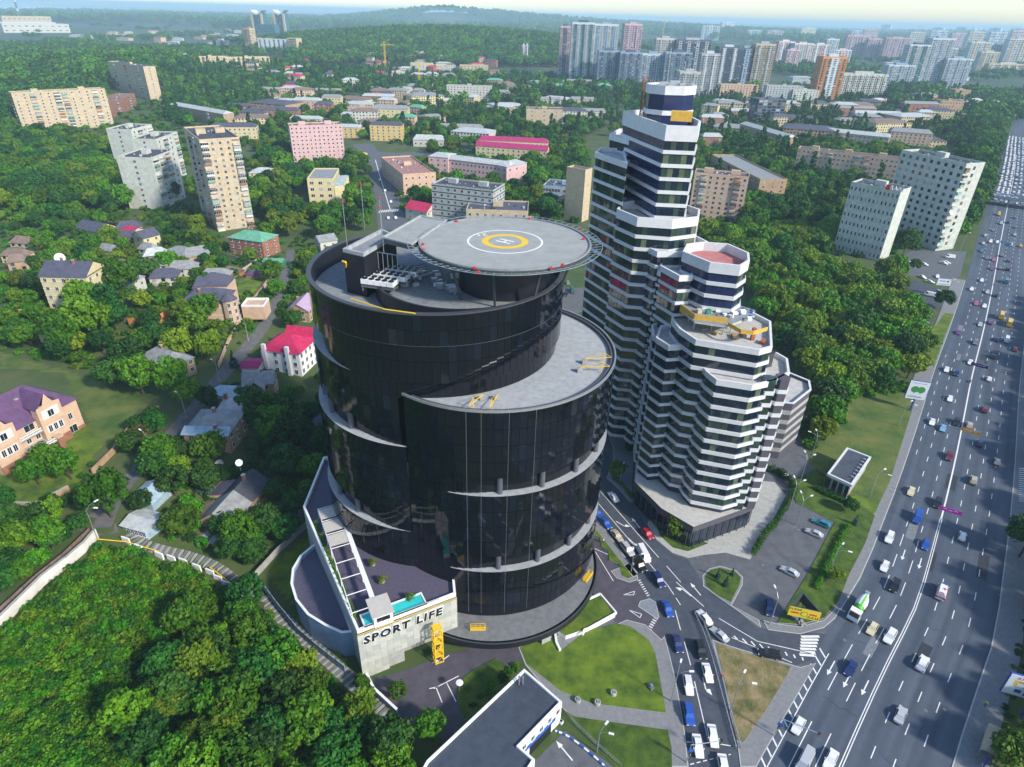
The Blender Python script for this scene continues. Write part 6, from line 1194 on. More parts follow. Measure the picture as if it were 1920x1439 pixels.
for k in range(5): p = a.lerp(c, (k+.5)/5)+n*.02; link('window', win_mesh(.8, 1.1), sv, (p.x-SV.x, p.y-SV.y, 4.8), (0, 0, an+(math.pi if n.dot(Vector((d.y, -d.x))) < 0 else 0)))
for i, (x, y, s_) in enumerate(((993, 1270, 1), (908, 1325, 1), (916, 1333, 1), (884, 1356, .9), (854, 1385, 1), (842, 1397, 1), (822, 1415, 1), (952, 1406, 1.2), (972, 1390, 1), (981, 1378, 1), (1006, 1356, 1), (1013, 1349, 1))):
    p = at(x, y, z1-.4); q = min(('the far corner', (993, 1262)), ('the long side', (880, 1350)), ('the near corner', (830, 1410)), ('the garage side', (1000, 1370)), key=lambda k: abs(k[1][0]-x)+abs(k[1][1]-y))[0]
    b = MB(p); b.box(p+Vector((0, 0, .45)), (.5*s_, 1.0*s_, .8), 'white', rz=an); o = b.build('air_conditioner', sv)
b = MB(SV); 
for x in (973, 980): p = at(x, 1284, z1-.4); b.lathe(p, [(.14, 0), (.14, 2.2), (.2, 2.2), (.2, 2.4)], 'steel', 8)
b.build('flue', sv, kind='stuff')
# white blue kerb of the ramp
b = MB(); kp = smooth([Vector((*zpt(x, y, 0), .3)) for x, y in ((1040, 1372), (1062, 1380), (1100, 1408), (1135, 1440))], 2); kp = resample(kp, 1.2)
for i, (p, q) in enumerate(zip(kp, kp[1:])): b.bar(p, q, .2, 'white' if i % 2 else 'blue_paint')
tag(b.build('kerb_barrier'), 'low blue and white striped kerb curving along the garage ramp', 'kerb')
# walls, fences and steps
def wallrun(name, label, pts, h, t_, m, cat='wall', world=None, pane=None, group=None, cap=None):
    L_ = [Vector((p.x, p.y, 0)) for p in PG(pts)]; o = L_[0].copy(); o.z = height(o.x, o.y); w_ = E(name, label, cat, o, 0, group); R_ = resample(L_, pane or 2.4)
    for p, q in zip(R_, R_[1:]):
        m_ = (p+q)/2; z = height(m_.x, m_.y); d = q-p; b = MB(o); b.box((m_.x, m_.y, z+h/2-.4), (d.length-(.05 if pane else -.02), t_, h+.8), m, rz=math.atan2(d.y, d.x))
        if cap: b.box((m_.x, m_.y, z+h+.06), (d.length, t_+.15, .12), cap, rz=math.atan2(d.y, d.x))
        b.build('panel', w_)
        if pane: b = MB(o); b.box((p.x, p.y, height(p.x, p.y)+h/2), (.14, .16, h+.3), 'steel_dark', rz=math.atan2(d.y, d.x)); b.build('post', w_)
    return w_
wallrun('brick_wall', 'long pinkish brick garden wall running down along the lane', [(530, 497), (500, 535), (470, 575), (458, 588)], 2.2, .35, 'pink', cap='brick'); wallrun('brick_wall', 'pinkish wall closing the far side of the garden lawn', [(430, 525), (455, 512), (483, 492)], 2.0, .35, 'pink'); wallrun('brick_wall', 'low pink wall continuing along the lane below the cream house', [(455, 592), (440, 625), (430, 640), (410, 690)], 1.6, .35, 'peach')
wallrun('red_fence', 'tall orange panelled fence with two sides among the trees', [(243, 612), (283, 616), (324, 592)], 3.4, .2, 'orange_wall', 'fence', pane=2.6); wallrun('red_fence', 'low orange wall in front of the yellow mansion', [(38, 590), (75, 586), (108, 590)], 2.2, .25, 'orange_wall', 'fence'); wallrun('green_fence', 'long dark green fence left of the yellow mansion', [(0, 552), (40, 530), (72, 510)], 1.9, .12, 'green_paint', 'fence', pane=2.6)
wallrun('white_fence', 'pale sheet fence in front of the mint green roofed house', [(420, 482), (455, 492), (492, 503)], 2.4, .12, 'roof_pale', 'fence', pane=2.4); wallrun('stone_wall', 'old stone wall along the upper edge of the villa lawn', [(0, 955), (70, 958), (105, 940), (133, 925)], 2.4, .5, 'brick_tan', cap='concrete'); wallrun('stone_wall', 'crumbling tan wall beside the lane below the villa', [(175, 890), (215, 850), (250, 800), (300, 770)], 1.8, .4, 'brick_tan')
wallrun('concrete_wall', 'pale plastered wall stepping down behind the ivy slope', [(184, 1008), (160, 1035), (128, 1062), (85, 1095), (40, 1140), (0, 1180)], 2.6, .4, 'offwhite', cap='concrete'); wallrun('brown_fence', 'dark brown fence above the pale plastered wall', [(172, 1000), (120, 1050), (70, 1090), (0, 1155)], 1.8, .12, 'roof_brown', 'fence', pane=2.4)
wallrun('grey_fence', 'grey panel fence on a wall between the steps and the club lawn', [(480, 1086), (520, 1140), (560, 1190), (600, 1225), (648, 1262)], 2.2, .14, 'tower_blue', 'fence', pane=2.2); wallrun('concrete_fence', 'pale concrete fence from the grey fence up to the trees', [(480, 1084), (520, 1040), (575, 990)], 2.0, .2, 'concrete', 'fence', pane=2.5); wallrun('concrete_fence', 'pale concrete fence behind the gym block by the tower', [(560, 975), (585, 940), (615, 890), (632, 850)], 2.4, .2, 'concrete', 'fence', pane=2.5)
wallrun('yard_wall', 'low white topped blue wall from the gym block to the trees', [(688, 1272), (702, 1300), (745, 1340)], 1.6, .35, 'club_wall', cap='white', pane=None)
st = E('stone_steps', 'long grey flight of garden steps winding down the hill', 'steps', G(245, 1005)); SP = [(245, 1000), (262, 1020), (300, 1032), (350, 1042), (400, 1060), (440, 1090), (475, 1115), (500, 1130), (545, 1175), (590, 1215), (640, 1260), (690, 1310), (735, 1350)]
sp = resample(smooth(PG(SP), 2), .62); sm_ = MB(); sm_.box((0, 0, 0), (.60, 3.0, .3), 'concrete'); sm_ = sm_.mesh('step'); sm2 = MB(); sm2.box((0, 0, 0), (.60, 3.0, .3), 'concrete_dark'); sm2 = sm2.mesh('step')
for i, (p, q) in enumerate(zip(sp, sp[1:])):
    d = q-p; o = st.location; link('step', sm_ if i % 2 else sm2, st, (p.x-o.x, p.y-o.y, height(p.x, p.y)-o.z-.02), (0, 0, math.atan2(d.y, d.x)))
    if i % 6 == 0: n = Vector((-d.y, d.x, 0)).normalized()*3; excl([(p-n).xy, (p+n).xy, (p+n+d*9).xy, (p-n+d*9).xy])
wl = E('stepped_wall', 'white stepped wall blocks beside the garden steps', 'wall', G(300, 1045)); 
for i, p in enumerate(resample(PG([(238, 1018), (262, 1032), (300, 1046), (345, 1058), (395, 1078), (425, 1100), (452, 1122), (475, 1132)]), 2.6)):
    o = wl.location; b = MB(); b.box((p.x-o.x, p.y-o.y, height(p.x, p.y)-o.z+.7), (2.35, .35, 1.9), 'white', rz=-.35 if i < 9 else -.75); b.build('block', wl)
b = MB(); b.path([p+Vector((0, 0, 1.0)) for p in PG([(184, 1017), (238, 1022), (300, 1040)])], .12, 'paint_yellow'); tag(b.build('gas_pipe', kind='thing'), 'thin yellow gas pipe from the turning place to the first steps', 'pipe'); b = MB(); b.path([p+Vector((0, 0, 1.2)) for p in PG([(395, 1070), (440, 1105), (470, 1130)])], .12, 'paint_yellow'); tag(b.build('gas_pipe', kind='thing'), 'thin yellow gas pipe running along the ivy slope beside the steps', 'pipe')
# ------------------------------------------------------------------ trees
mat('leaf', (.030, .115, .004), .6, 0, .5, col2=(.105, .225, .006), trans=.22, objvar=.38, spec=.25); mat('leaf_dark', (.014, .062, .007), .6, 0, .45, col2=(.035, .115, .010), trans=.18, objvar=.38, spec=.25); mat('leaf_blue', (.03, .075, .05), .7, 0, .6, col2=(.06, .12, .085), trans=.12, objvar=.3, spec=.2)
mat('leaf_yellow', (.085, .17, .006), .6, 0, .5, col2=(.16, .22, .010), trans=.22, objvar=.3, spec=.25); mat('leaf_rust', (.11, .075, .012), .7, 0, .5, col2=(.07, .11, .012), trans=.2, objvar=.2); mat('bark', (.075, .055, .04), .9, .25, 3); mat('leaf_bush', (.024, .115, .005), .6, 0, .7, col2=(.095, .23, .006), trans=.2, objvar=.5, spec=.2)
def leafmesh(name, m, centres, radii, per, leaf, seed, squash=1.0, up=.25):
    r = np.random.default_rng(seed); n = len(centres)*per; C_ = np.repeat(centres, per, 0); Rr = np.repeat(radii, per)
    d = r.normal(size=(n, 3)); d[:, 2] = d[:, 2]*.8+up; d /= np.linalg.norm(d, axis=1)[:, None]
    P = C_+d*(Rr*r.uniform(.72, 1.06, n))[:, None]*np.array([1, 1, squash]); nn = d+r.normal(scale=.38, size=(n, 3)); nn /= np.linalg.norm(nn, axis=1)[:, None]
    a = np.cross(nn, r.normal(size=(n, 3))); a /= np.linalg.norm(a, axis=1)[:, None]; bb = np.cross(nn, a); s_ = leaf*r.uniform(.55, 1.25, n)[:, None]
    V = np.stack([P-a*s_*.62-bb*s_*.3, P+a*s_*.1-bb*s_*.52, P+a*s_*.62+bb*s_*.12, P-a*s_*.1+bb*s_*.5], 1).reshape(-1, 3)
    me = bpy.data.meshes.new(name); me.from_pydata([], [], []); me.vertices.add(len(V)); me.vertices.foreach_set('co', V.ravel().astype(np.float32)); me.loops.add(n*4); me.loops.foreach_set('vertex_index', np.arange(n*4, dtype=np.int32)); me.polygons.add(n)
    me.polygons.foreach_set('loop_start', np.arange(0, n*4, 4, dtype=np.int32)); me.update(calc_edges=True); me.materials.append(MATS[m]); me.validate(); return me
def crown_c(seed, rx, rz, n, zc, rc, shape='round'):
    r = np.random.default_rng(seed); L, R_ = [], []
    lob = r.normal(size=(5, 3)); lob[:, 2] = abs(lob[:, 2])*.7; lob = lob/np.linalg.norm(lob, axis=1)[:, None]
    while len(L) < n:
        d = r.normal(size=3); d /= np.linalg.norm(d)
        if d[2] < -.55: continue
        k = .80+.34*max(0, (lob @ d).max())**3-.12*r.random(); f = k*r.uniform(.5, 1)**.45
        if shape == 'cone': t = r.random()**1.4; p = np.array([math.cos(6.283*r.random())*rx*(1-t)*f, 0, 0]); a = r.random()*6.283; q = rx*(1-t)*r.uniform(.4, 1); p = np.array([math.cos(a)*q, math.sin(a)*q, zc-rz+2*rz*t]); s_ = rc*(1.15-.75*t)
        elif shape == 'column': t = r.random(); a = r.random()*6.283; q = rx*math.sin(math.pi*min(.96, .10+t*.87))**.6*r.uniform(.3, 1); p = np.array([math.cos(a)*q, math.sin(a)*q, zc-rz+2*rz*t]); s_ = rc*r.uniform(.7, 1.1)
        else: p = np.array([d[0]*rx*f, d[1]*rx*f, zc+d[2]*rz*f]); s_ = rc*r.uniform(.65, 1.25)
        L.append(p); R_.append(s_)
    return np.array(L), np.array(R_)
def trunk_mesh(seed, h, r0, limbs, rx, zc):
    r = random.Random(seed); b = MB(); top = Vector((r.uniform(-.2, .2), r.uniform(-.2, .2), h)); b.bar((0, 0, -1.0), top*.5, r0, 'bark', r0*.75, 6); b.bar(top*.5, top, r0*.75, 'bark', r0*.3, 6)
    for k in range(limbs): a = k*6.283/limbs+r.uniform(-.4, .4); p = top*r.uniform(.35, .7); b.bar(p, p+Vector((math.cos(a)*rx*.7, math.sin(a)*rx*.7, zc*r.uniform(.25, .55))), r0*.42, 'bark', r0*.1, 5)
    return b.mesh('trunk')
# unit prototypes: crown radius about 1 x size; built at 4.2 m radius and scaled
KINDS = {}
def proto(kind, m, n, seeds, rx, rz, zc, ncl, rc, per, leaf, shape='round', th=None, tr=.28):
    KINDS[kind] = []
    for s_ in seeds:
        c, r_ = crown_c(s_, rx, rz, ncl, zc, rc, shape); KINDS[kind].append((leafmesh('crown', m, c, r_, per, leaf, s_), trunk_mesh(s_, th or zc, tr, 5 if shape == 'round' else 0, rx, zc)))
proto('broad', 'leaf', 0, (1, 2, 3, 4), 4.0, 3.4, 5.6, 62, 1.15, 46, .62); proto('dark', 'leaf_dark', 0, (5, 6, 7), 4.0, 3.5, 5.8, 60, 1.2, 46, .62); proto('yellow', 'leaf_yellow', 0, (8, 9), 3.8, 3.4, 5.4, 52, 1.15, 46, .62); proto('rust', 'leaf_rust', 0, (10,), 3.6, 3.2, 5.2, 48, 1.1, 46, .62)
proto('poplar', 'leaf_dark', 0, (11, 12), 1.7, 7.0, 8.2, 46, .95, 44, .6, 'column', 13); proto('spruce', 'leaf_blue', 0, (13, 14), 1.9, 4.2, 4.8, 60, .62, 34, .42, 'cone', 8.6, .18); proto('willow', 'leaf_bush', 0, (15,), 4.2, 3.2, 5.2, 70, 1.05, 46, .55)
KN = {'broad': 'green broadleaf tree', 'dark': 'dark green tree', 'yellow': 'yellow green tree', 'rust': 'rusty brown tree', 'poplar': 'slim dark poplar', 'spruce': 'blue green spruce', 'willow': 'loose pale willow'}
KO = {'broad': 'broadleaf_tree', 'dark': 'broadleaf_tree', 'yellow': 'broadleaf_tree', 'rust': 'broadleaf_tree', 'poplar': 'poplar_tree', 'spruce': 'spruce_tree', 'willow': 'willow_tree'}
TREES = []   # x, y, kind, scale
def plant(x, y, kind, s_): TREES.append((x, y, kind, s_))
TR = random.Random(5)
# trees read off one by one: base pixel, kind, crown radius in metres
HAND = [(590, 520, 'broad', 5), (575, 505, 'yellow', 4.2), (372, 440, 'yellow', 5.2), (370, 470, 'dark', 4), (422, 425, 'broad', 4.2), (540, 410, 'broad', 6.5), (545, 445, 'yellow', 5), (520, 395, 'dark', 6), (665, 395, 'broad', 7.5), (690, 395, 'rust', 4.5), (610, 410, 'rust', 4), (690, 365, 'dark', 4.5), (535, 330, 'broad', 7.5), (540, 360, 'broad', 5), (290, 385, 'dark', 7), (325, 380, 'dark', 6), (235, 560, 'broad', 6.5), (320, 510, 'broad', 4.5), (280, 530, 'dark', 5.5),
        (160, 590, 'broad', 6), (200, 590, 'dark', 5), (175, 650, 'broad', 7), (130, 670, 'broad', 6), (220, 620, 'dark', 5), (390, 600, 'broad', 5), (370, 640, 'broad', 5), (340, 680, 'yellow', 5.5), (395, 680, 'yellow', 4.5), (300, 660, 'dark', 4.5), (250, 700, 'dark', 5), (440, 690, 'spruce', 3.2), (550, 620, 'dark', 4), (520, 560, 'broad', 3.8), (580, 660, 'dark', 3.5), (330, 745, 'broad', 5.5), (270, 740, 'broad', 5), (215, 730, 'dark', 4.5), (355, 760, 'broad', 3.5), (470, 780, 'dark', 4),
        (300, 815, 'dark', 3), (270, 830, 'rust', 2.6), (250, 850, 'dark', 3), (100, 890, 'broad', 4.2), (75, 910, 'willow', 3.6), (135, 900, 'broad', 3.5), (210, 970, 'willow', 5.2), (180, 955, 'willow', 3.2), (270, 960, 'dark', 2.4), (310, 880, 'broad', 4), (330, 930, 'dark', 3.8), (295, 905, 'dark', 3.4), (345, 1010, 'broad', 4.2), (340, 900, 'yellow', 3.2), (400, 870, 'broad', 4), (520, 830, 'broad', 5.5), (560, 850, 'dark', 5), (490, 810, 'dark', 4), (600, 850, 'dark', 3.6), (540, 900, 'dark', 4.4), (590, 900, 'broad', 3.4), (520, 940, 'dark', 3), (460, 1030, 'willow', 4.4), (500, 1000, 'dark', 3.8), (440, 1050, 'dark', 3.6), (480, 1060, 'dark', 3), (540, 1010, 'dark', 3.2), (420, 1010, 'dark', 3), (555, 960, 'dark', 3),
        (22, 1085, 'spruce', 2.6), (50, 1040, 'broad', 3.4), (100, 1030, 'broad', 3.2), (30, 1000, 'dark', 3.4), (75, 1000, 'dark', 3), (55, 1085, 'yellow', 1.8), (15, 960, 'dark', 3),
        (1157, 895, 'broad', 2.5), (1268, 1010, 'yellow', 2.9), (1345, 1085, 'spruce', 1.4), (1360, 1100, 'spruce', 1.6), (1372, 1080, 'spruce', 1.2), (1562, 1090, 'yellow', 2), (1180, 850, 'dark', 1.6), (1130, 660, 'dark', 2),
        (1765, 580, 'dark', 4.2), (1692, 480, 'dark', 6), (1660, 470, 'dark', 5), (1712, 510, 'broad', 3.2), (1910, 1045, 'dark', 4.6), (1885, 1445, 'yellow', 4), (1918, 1425, 'yellow', 3.4), (1840, 330, 'dark', 9), (1590, 960, 'dark', 1.8), (1602, 985, 'spruce', 1.6),
        (650, 1130, 'broad', 1.2), (680, 1290, 'broad', 1.5), (745, 1310, 'broad', 1.6), (505, 1170, 'broad', 1.6), (640, 1200, 'broad', 1.2)]
for x, y, k, s_ in HAND: p = G(x, y); plant(p.x, p.y, k, s_/4.0)
def wood(poly, gap, kinds, lo, hi, far=0, keep=1.0, exc=True):
    ps = [(p.x, p.y) for p in PG(poly)]; xs, ys = [p[0] for p in ps], [p[1] for p in ps]; n = 0
    y = min(ys)
    while y < max(ys):
        x = min(xs)+(gap/2 if n % 2 else 0); n += 1
        while x < max(xs):
            a, c = x+TR.uniform(-.42, .42)*gap, y+TR.uniform(-.42, .42)*gap; x += gap
            if TR.random() < keep and inpoly(a, c, ps) and not (exc and blocked(a, c)): plant(a, c, TR.choice(kinds), TR.uniform(lo, hi))
        y += gap*.87
    return ps
GR = ['broad']*3+['dark']*3+['yellow']
# wood right of the striped tower
W1 = wood([(1475, 880), (1540, 830), (1580, 755), (1700, 715), (1740, 690), (1725, 620), (1690, 520), (1590, 480), (1480, 440), (1330, 430), (1300, 440), (1400, 560), (1450, 650), (1520, 740), (1530, 800)], 7.0, ['broad']*5+['yellow']*4+['dark'], .95, 1.45)  # many yellow kinds: the sunlit brightness of its tops painted as leaf colour
wood([(1290, 440), (1480, 440), (1590, 480), (1640, 500), (1640, 420), (1480, 400), (1300, 300)], 8.5, GR, 1.1, 1.7); wood([(1780, 480), (1835, 395), (1860, 300), (1885, 240), (1840, 240), (1810, 310), (1770, 420), (1765, 480)], 8.0, ['dark']*3+['broad'], 1.3, 2.0); wood([(1860, 300), (1885, 240), (1905, 190), (1870, 180), (1810, 240), (1830, 300)], 10, ['dark', 'broad'], 1.3, 1.9)
wood([(1950, 1500), (2200, 1300), (2200, 560), (1965, 560), (1960, 900)], 8, ['dark', 'broad', 'broad'], .9, 1.4)
# left woods, village greenery, foreground thicket
wood([(0, 540), (120, 480), (220, 440), (300, 470), (420, 540), (480, 560), (430, 640), (330, 700), (220, 750), (100, 690), (0, 655)], 8.6, ['broad']*5+['dark']*3+['yellow']*2, .5, 1.1, keep=.55)
wood([(0, 540), (0, 400), (330, 400), (460, 420), (560, 480), (600, 520), (570, 560), (430, 540), (290, 460), (150, 480)], 9, ['broad']*4+['dark']*3+['yellow'], .55, 1.15, keep=.55)
wood([(420, 720), (600, 640), (640, 760), (640, 860), (560, 990), (500, 1060), (430, 1060), (280, 1030), (250, 900), (330, 830)], 6.4, ['dark']*4+['broad']*3, .42, .85, keep=.62); wood([(0, 960), (140, 950), (190, 990), (120, 1040), (0, 1150)], 5, ['dark', 'broad', 'dark'], .35, .7, keep=.8)
wood([(200, 860), (260, 790), (330, 760), (300, 830), (250, 900)], 5, ['broad', 'dark', 'rust'], .35, .6, keep=.7)
wood([(330, 1200), (480, 1110), (590, 1210), (700, 1310), (800, 1370), (790, 1470), (640, 1520), (300, 1520), (240, 1380)], 5.6, ['broad']*4+['dark']*3+['yellow'], .62, 1.12, keep=.95)
wood([(690, 1300), (760, 1330), (830, 1330), (820, 1400), (790, 1439), (730, 1439)], 4.6, ['dark', 'broad', 'dark'], .6, 1.0, keep=.9)
wood([(0, 400), (0, 250), (60, 240), (240, 300), (330, 390), (280, 400)], 9, ['dark']*3+['broad']*3+['yellow'], 1.0, 1.7); wood([(0, 250), (0, 100), (120, 85), (320, 105), (330, 120), (200, 180), (210, 240), (100, 250)], 12, ['dark']*5+['broad']*2, 1.5, 2.6)
wood([(310, 190), (320, 134), (480, 136), (640, 134), (700, 150), (640, 190), (480, 195), (340, 230)], 13, ['dark']*4+['broad']*2+['poplar'], 1.0, 1.5); wood([(480, 130), (760, 128), (840, 175), (700, 180)], 13, ['dark', 'dark', 'broad', 'poplar'], 1.0, 1.6)
wood([(330, 200), (560, 180), (800, 200), (1100, 210), (1100, 310), (900, 290), (680, 290), (480, 270), (340, 240)], 12, ['broad']*3+['dark']*3+['poplar', 'yellow'], 1.0, 1.5, keep=.5); wood([(480, 280), (700, 300), (720, 430), (640, 460), (470, 430)], 10, GR, .9, 1.5, keep=.55); wood([(740, 320), (1100, 300), (1100, 420), (1030, 420), (820, 400), (770, 420)], 10, ['broad']*3+['dark']*2+['yellow'], .9, 1.6, keep=.6)
wood([(1020, 150), (1320, 190), (1330, 260), (1120, 260), (900, 180)], 14, ['broad', 'dark', 'dark', 'poplar'], 1.0, 1.4, keep=.5); wood([(1300, 190), (1840, 180), (1830, 300), (1700, 270), (1500, 300), (1300, 300)], 12, ['broad', 'dark', 'dark', 'poplar', 'poplar'], 1.0, 1.5, keep=.5); wood([(1280, 260), (1680, 290), (1690, 330), (1600, 400), (1420, 420), (1300, 420)], 10, GR+['poplar'], 1.0, 1.6, keep=.75)
for x0, x1, y in ((375, 420, 130), (424, 500, 130), (1575, 1660, 196), (1730, 1800, 176), (310, 345, 225)):
    for x in range(x0, x1, 9): p = G(x, y+TR.uniform(-2, 2)); plant(p.x, p.y, 'poplar', TR.uniform(.9, 1.5))
for x, y in ((320, 220), (335, 230), (470, 250), (760, 205), (757, 250), (1370, 195), (1005, 235), (930, 215), (1520, 330), (1130, 210), (1480, 210), (1560, 230)): p = G(x, y); plant(p.x, p.y, 'poplar', TR.uniform(1.0, 1.5))
for n_, x_, y_ in (('two tree billboard', 1706, 770), ('service road bend', 1720, 640), ('meadow edge', 1590, 760), ('wood clearing', 1600, 520), ('low office car park', 1745, 520), ('upper city street', 718, 350), ('garden lawn', 480, 520), ('club lawn', 570, 1060), ('ivy slope', 250, 1150), ('thicket by the steps', 560, 1280), ('bottom picture edge', 450, 1430), ('lane bend', 300, 830)):
    p = G(x_, y_); LAND.append((n_, p.x, p.y))
# sort by apparent size: the 300 largest stand one by one, the rest are woodland
BAD = []
def seen(t):
    x, y, k, s_ = t; u, v = PX((x, y, height(x, y)+4*s_)); return -80 < u < 2250 and -40 < v < 1530
TREES = [t for t in TREES if seen(t)]
def hidden(t):
    x, y, k, s_ = t; e = Vector((x, y, height(x, y)+7*s_)); o = Vector((0, 0, CAM_H)); d = e-o
    for c, r_, zt in ((cA, RT, TA), (cB, RT, ZB)):     # behind the round tower
        a = d.xy.dot(d.xy); q = -c.dot(d.xy)/a; q = -q
        if 0 < q < 1 and ((d.xy*q)-c).length < r_-4 and o.z+d.z*q < zt-4: return True
    return False
BEHIND = [t for t in TREES if hidden(t)]; TREES = [t for t in TREES if not hidden(t)]
TREES.sort(key=lambda t: math.hypot(t[0], t[1], CAM_H)/t[3]/(1.0 if t[2] != 'poplar' else 1.3))
OUT = [t for t in TREES if PX((t[0], t[1], 4))[0] > 1945]; TREES = [t for t in TREES if PX((t[0], t[1], 4))[0] <= 1945]; BEHIND += OUT
for i, (x, y, k, s_) in enumerate(TREES[:300]):
    z = height(x, y); sz = 'small ' if s_ < .7 else 'tall ' if s_ > 1.35 else ''
    t = E(KO[k], uniq(sz+KN[k], x, y), 'tree', (x, y, z), TR.random()*6.28, 'trees standing one by one'); cm, tm = TR.choice(KINDS[k]); link('trunk', tm, t); link('crown', cm, t); t.scale = (s_*TR.uniform(.92, 1.08), s_*TR.uniform(.92, 1.08), s_*TR.uniform(.9, 1.2))
def scatter_nodes(name, meshes, pts, kind='stuff'):
    """one object: a cloud of points, each carrying an instance of one of the meshes"""
    me = bpy.data.meshes.new(name); me.from_pydata([p[0] for p in pts], [], []); o = bpy.data.objects.new(name, me); COL.objects.link(o); o['kind'] = kind
    for an, ty, idx in (('rot', 'FLOAT', 1), ('scl', 'FLOAT', 2), ('sel', 'INT', 3)): me.attributes.new(an, ty, 'POINT').data.foreach_set('value', [p[idx] for p in pts])
    ng = bpy.data.node_groups.new(name, 'GeometryNodeTree'); ng.interface.new_socket('Geometry', in_out='INPUT', socket_type='NodeSocketGeometry'); ng.interface.new_socket('Geometry', in_out='OUTPUT', socket_type='NodeSocketGeometry')
    N, L = ng.nodes, ng.links; gi, go = N.new('NodeGroupInput'), N.new('NodeGroupOutput'); ip = N.new('GeometryNodeInstanceOnPoints'); jn_ = N.new('GeometryNodeGeometryToInstance')
    for me2 in meshes[::-1]:
        ob = bpy.data.objects.new(name+'_source', me2); oi = N.new('GeometryNodeObjectInfo'); oi.inputs['Object'].default_value = ob; L.new(oi.outputs['Geometry'], jn_.inputs[0])
    def attr(n, t): a = N.new('GeometryNodeInputNamedAttribute'); a.data_type = t; a.inputs['Name'].default_value = n; return a.outputs['Attribute']
    ip.inputs['Pick Instance'].default_value = True; L.new(gi.outputs[0], ip.inputs['Points']); L.new(jn_.outputs[0], ip.inputs['Instance']); L.new(attr('sel', 'INT'), ip.inputs['Instance Index']); cx = N.new('ShaderNodeCombineXYZ'); L.new(attr('rot', 'FLOAT'), cx.inputs[2]); er = N.new('FunctionNodeEulerToRotation'); L.new(cx.outputs[0], er.inputs[0]); L.new(er.outputs[0], ip.inputs['Rotation']); L.new(attr('scl', 'FLOAT'), ip.inputs['Scale']); L.new(ip.outputs[0], go.inputs[0])
    md = o.modifiers.new('scatter', 'NODES'); md.node_group = ng; return o
order = list(KINDS); flat_ = [m for k in order for m in KINDS[k]]; base_ = {}; n = 0
for k in order: base_[k] = n; n += len(KINDS[k])
# lighter crowns for the far hillsides
def far_crown(m, s_): c, r_ = crown_c(s_, 4.0, 3.2, 16, 5.0, 1.9); return leafmesh('crown', m, c, r_, 16, 1.5, s_)
FARM = [far_crown('leaf_dark', 31), far_crown('leaf_dark', 32), far_crown('leaf', 33), far_crown('leaf', 34)]
meshes_ = [m[0] for m in flat_]+FARM; nb_ = len(flat_); pts = []
for x, y, k, s_ in TREES[300:]+BEHIND:
    j = base_[k]+TR.randrange(len(KINDS[k])) if (y < 900 or k == 'poplar') else nb_+TR.randrange(4); pts.append(((x, y, height(x, y)), TR.random()*6.28, s_*TR.uniform(.9, 1.1), j))
hill = [(p.x, p.y) for p in [G(*q) for q in [(555, 118), (1060, 122), (1060, 112)]]]
def farwood(x0, x1, y0, y1, gap, test, lo, hi):
    y = y0; g = gap
    while y < y1:
        x = x0
        while x < x1:
            a, c = x+TR.uniform(-.5, .5)*g, y+TR.uniform(-.5, .5)*g; x += g
            u, v = PX((a, c, height(a, c)))
            if -30 < u < 1950 and -30 < v and test(a, c, u, v) and not blocked(a, c): pts.append(((a, c, height(a, c)), TR.random()*6.28, TR.uniform(lo, hi), nb_+TR.randrange(4)))
        y += g*.9
nz = lambda x, y, f: math.sin(x*f+1.3)+math.sin(y*f*1.31+.4)+.7*math.sin((x+y)*f*1.9)
farwood(-900, 420, 1500, 2500, 17, lambda a, c, u, v: 540 < u < 1075 and height(a, c) > 8 or (540 < u < 1075 and v < 118), 1.8, 2.6)
farwood(-2600, 2400, 1000, 4200, 27, lambda a, c, u, v: (nz(a, c, .008) > .0) and not (560 < u < 1060 and c > 1450 and c < 2500) and not (u < 500 and v < 92 and nz(a, c, .013) < .9), 1.4, 2.4)
farwood(-5200, 7000, 4200, 9000, 62, lambda a, c, u, v: nz(a, c, .004) > -.3, 3.6, 6.5)
scatter_nodes('woodland', meshes_, pts)
# ivy and shrubs on the foreground slope
def bush(s_, m, rx=1.3, rz=.9, n=14): c, r_ = crown_c(s_, rx, rz, n, .7, .5); return leafmesh('bush', m, c, r_, 34, .30, s_)
BM = [bush(41, 'leaf_bush'), bush(42, 'leaf_bush'), bush(43, 'leaf'), bush(44, 'leaf_dark'), bush(45, 'leaf_yellow'), bush(46, 'leaf_rust'), bush(47, 'leaf_blue')]; sp_ = []
def shrubs(poly, gap, lo, hi, kinds, keep=1.0):
    ps = [(p.x, p.y) for p in PG(poly)]; xs, ys = [p[0] for p in ps], [p[1] for p in ps]; y = min(ys)
    while y < max(ys):
        x = min(xs)
        while x < max(xs):
            a, c = x+TR.uniform(-.5, .5)*gap, y+TR.uniform(-.5, .5)*gap; x += gap
            if TR.random() < keep and inpoly(a, c, ps) and not blocked(a, c): sp_.append(((a, c, height(a, c)-.1), TR.random()*6.28, TR.uniform(lo, hi), TR.choice(kinds)))
        y += gap
shrubs([(0, 1190), (90, 1110), (190, 1030), (240, 1032), (330, 1060), (420, 1110), (490, 1150), (600, 1240), (700, 1340), (760, 1500), (-60, 1520), (-60, 1200)], 1.25, .5, 1.35, [0, 0, 0, 0, 1, 1, 1, 2, 2, 2, 3, 3, 4]); shrubs([(480, 1115), (720, 1330), (690, 1340), (560, 1230), (470, 1140)], 1.2, .4, .9, [3, 3, 0, 1])
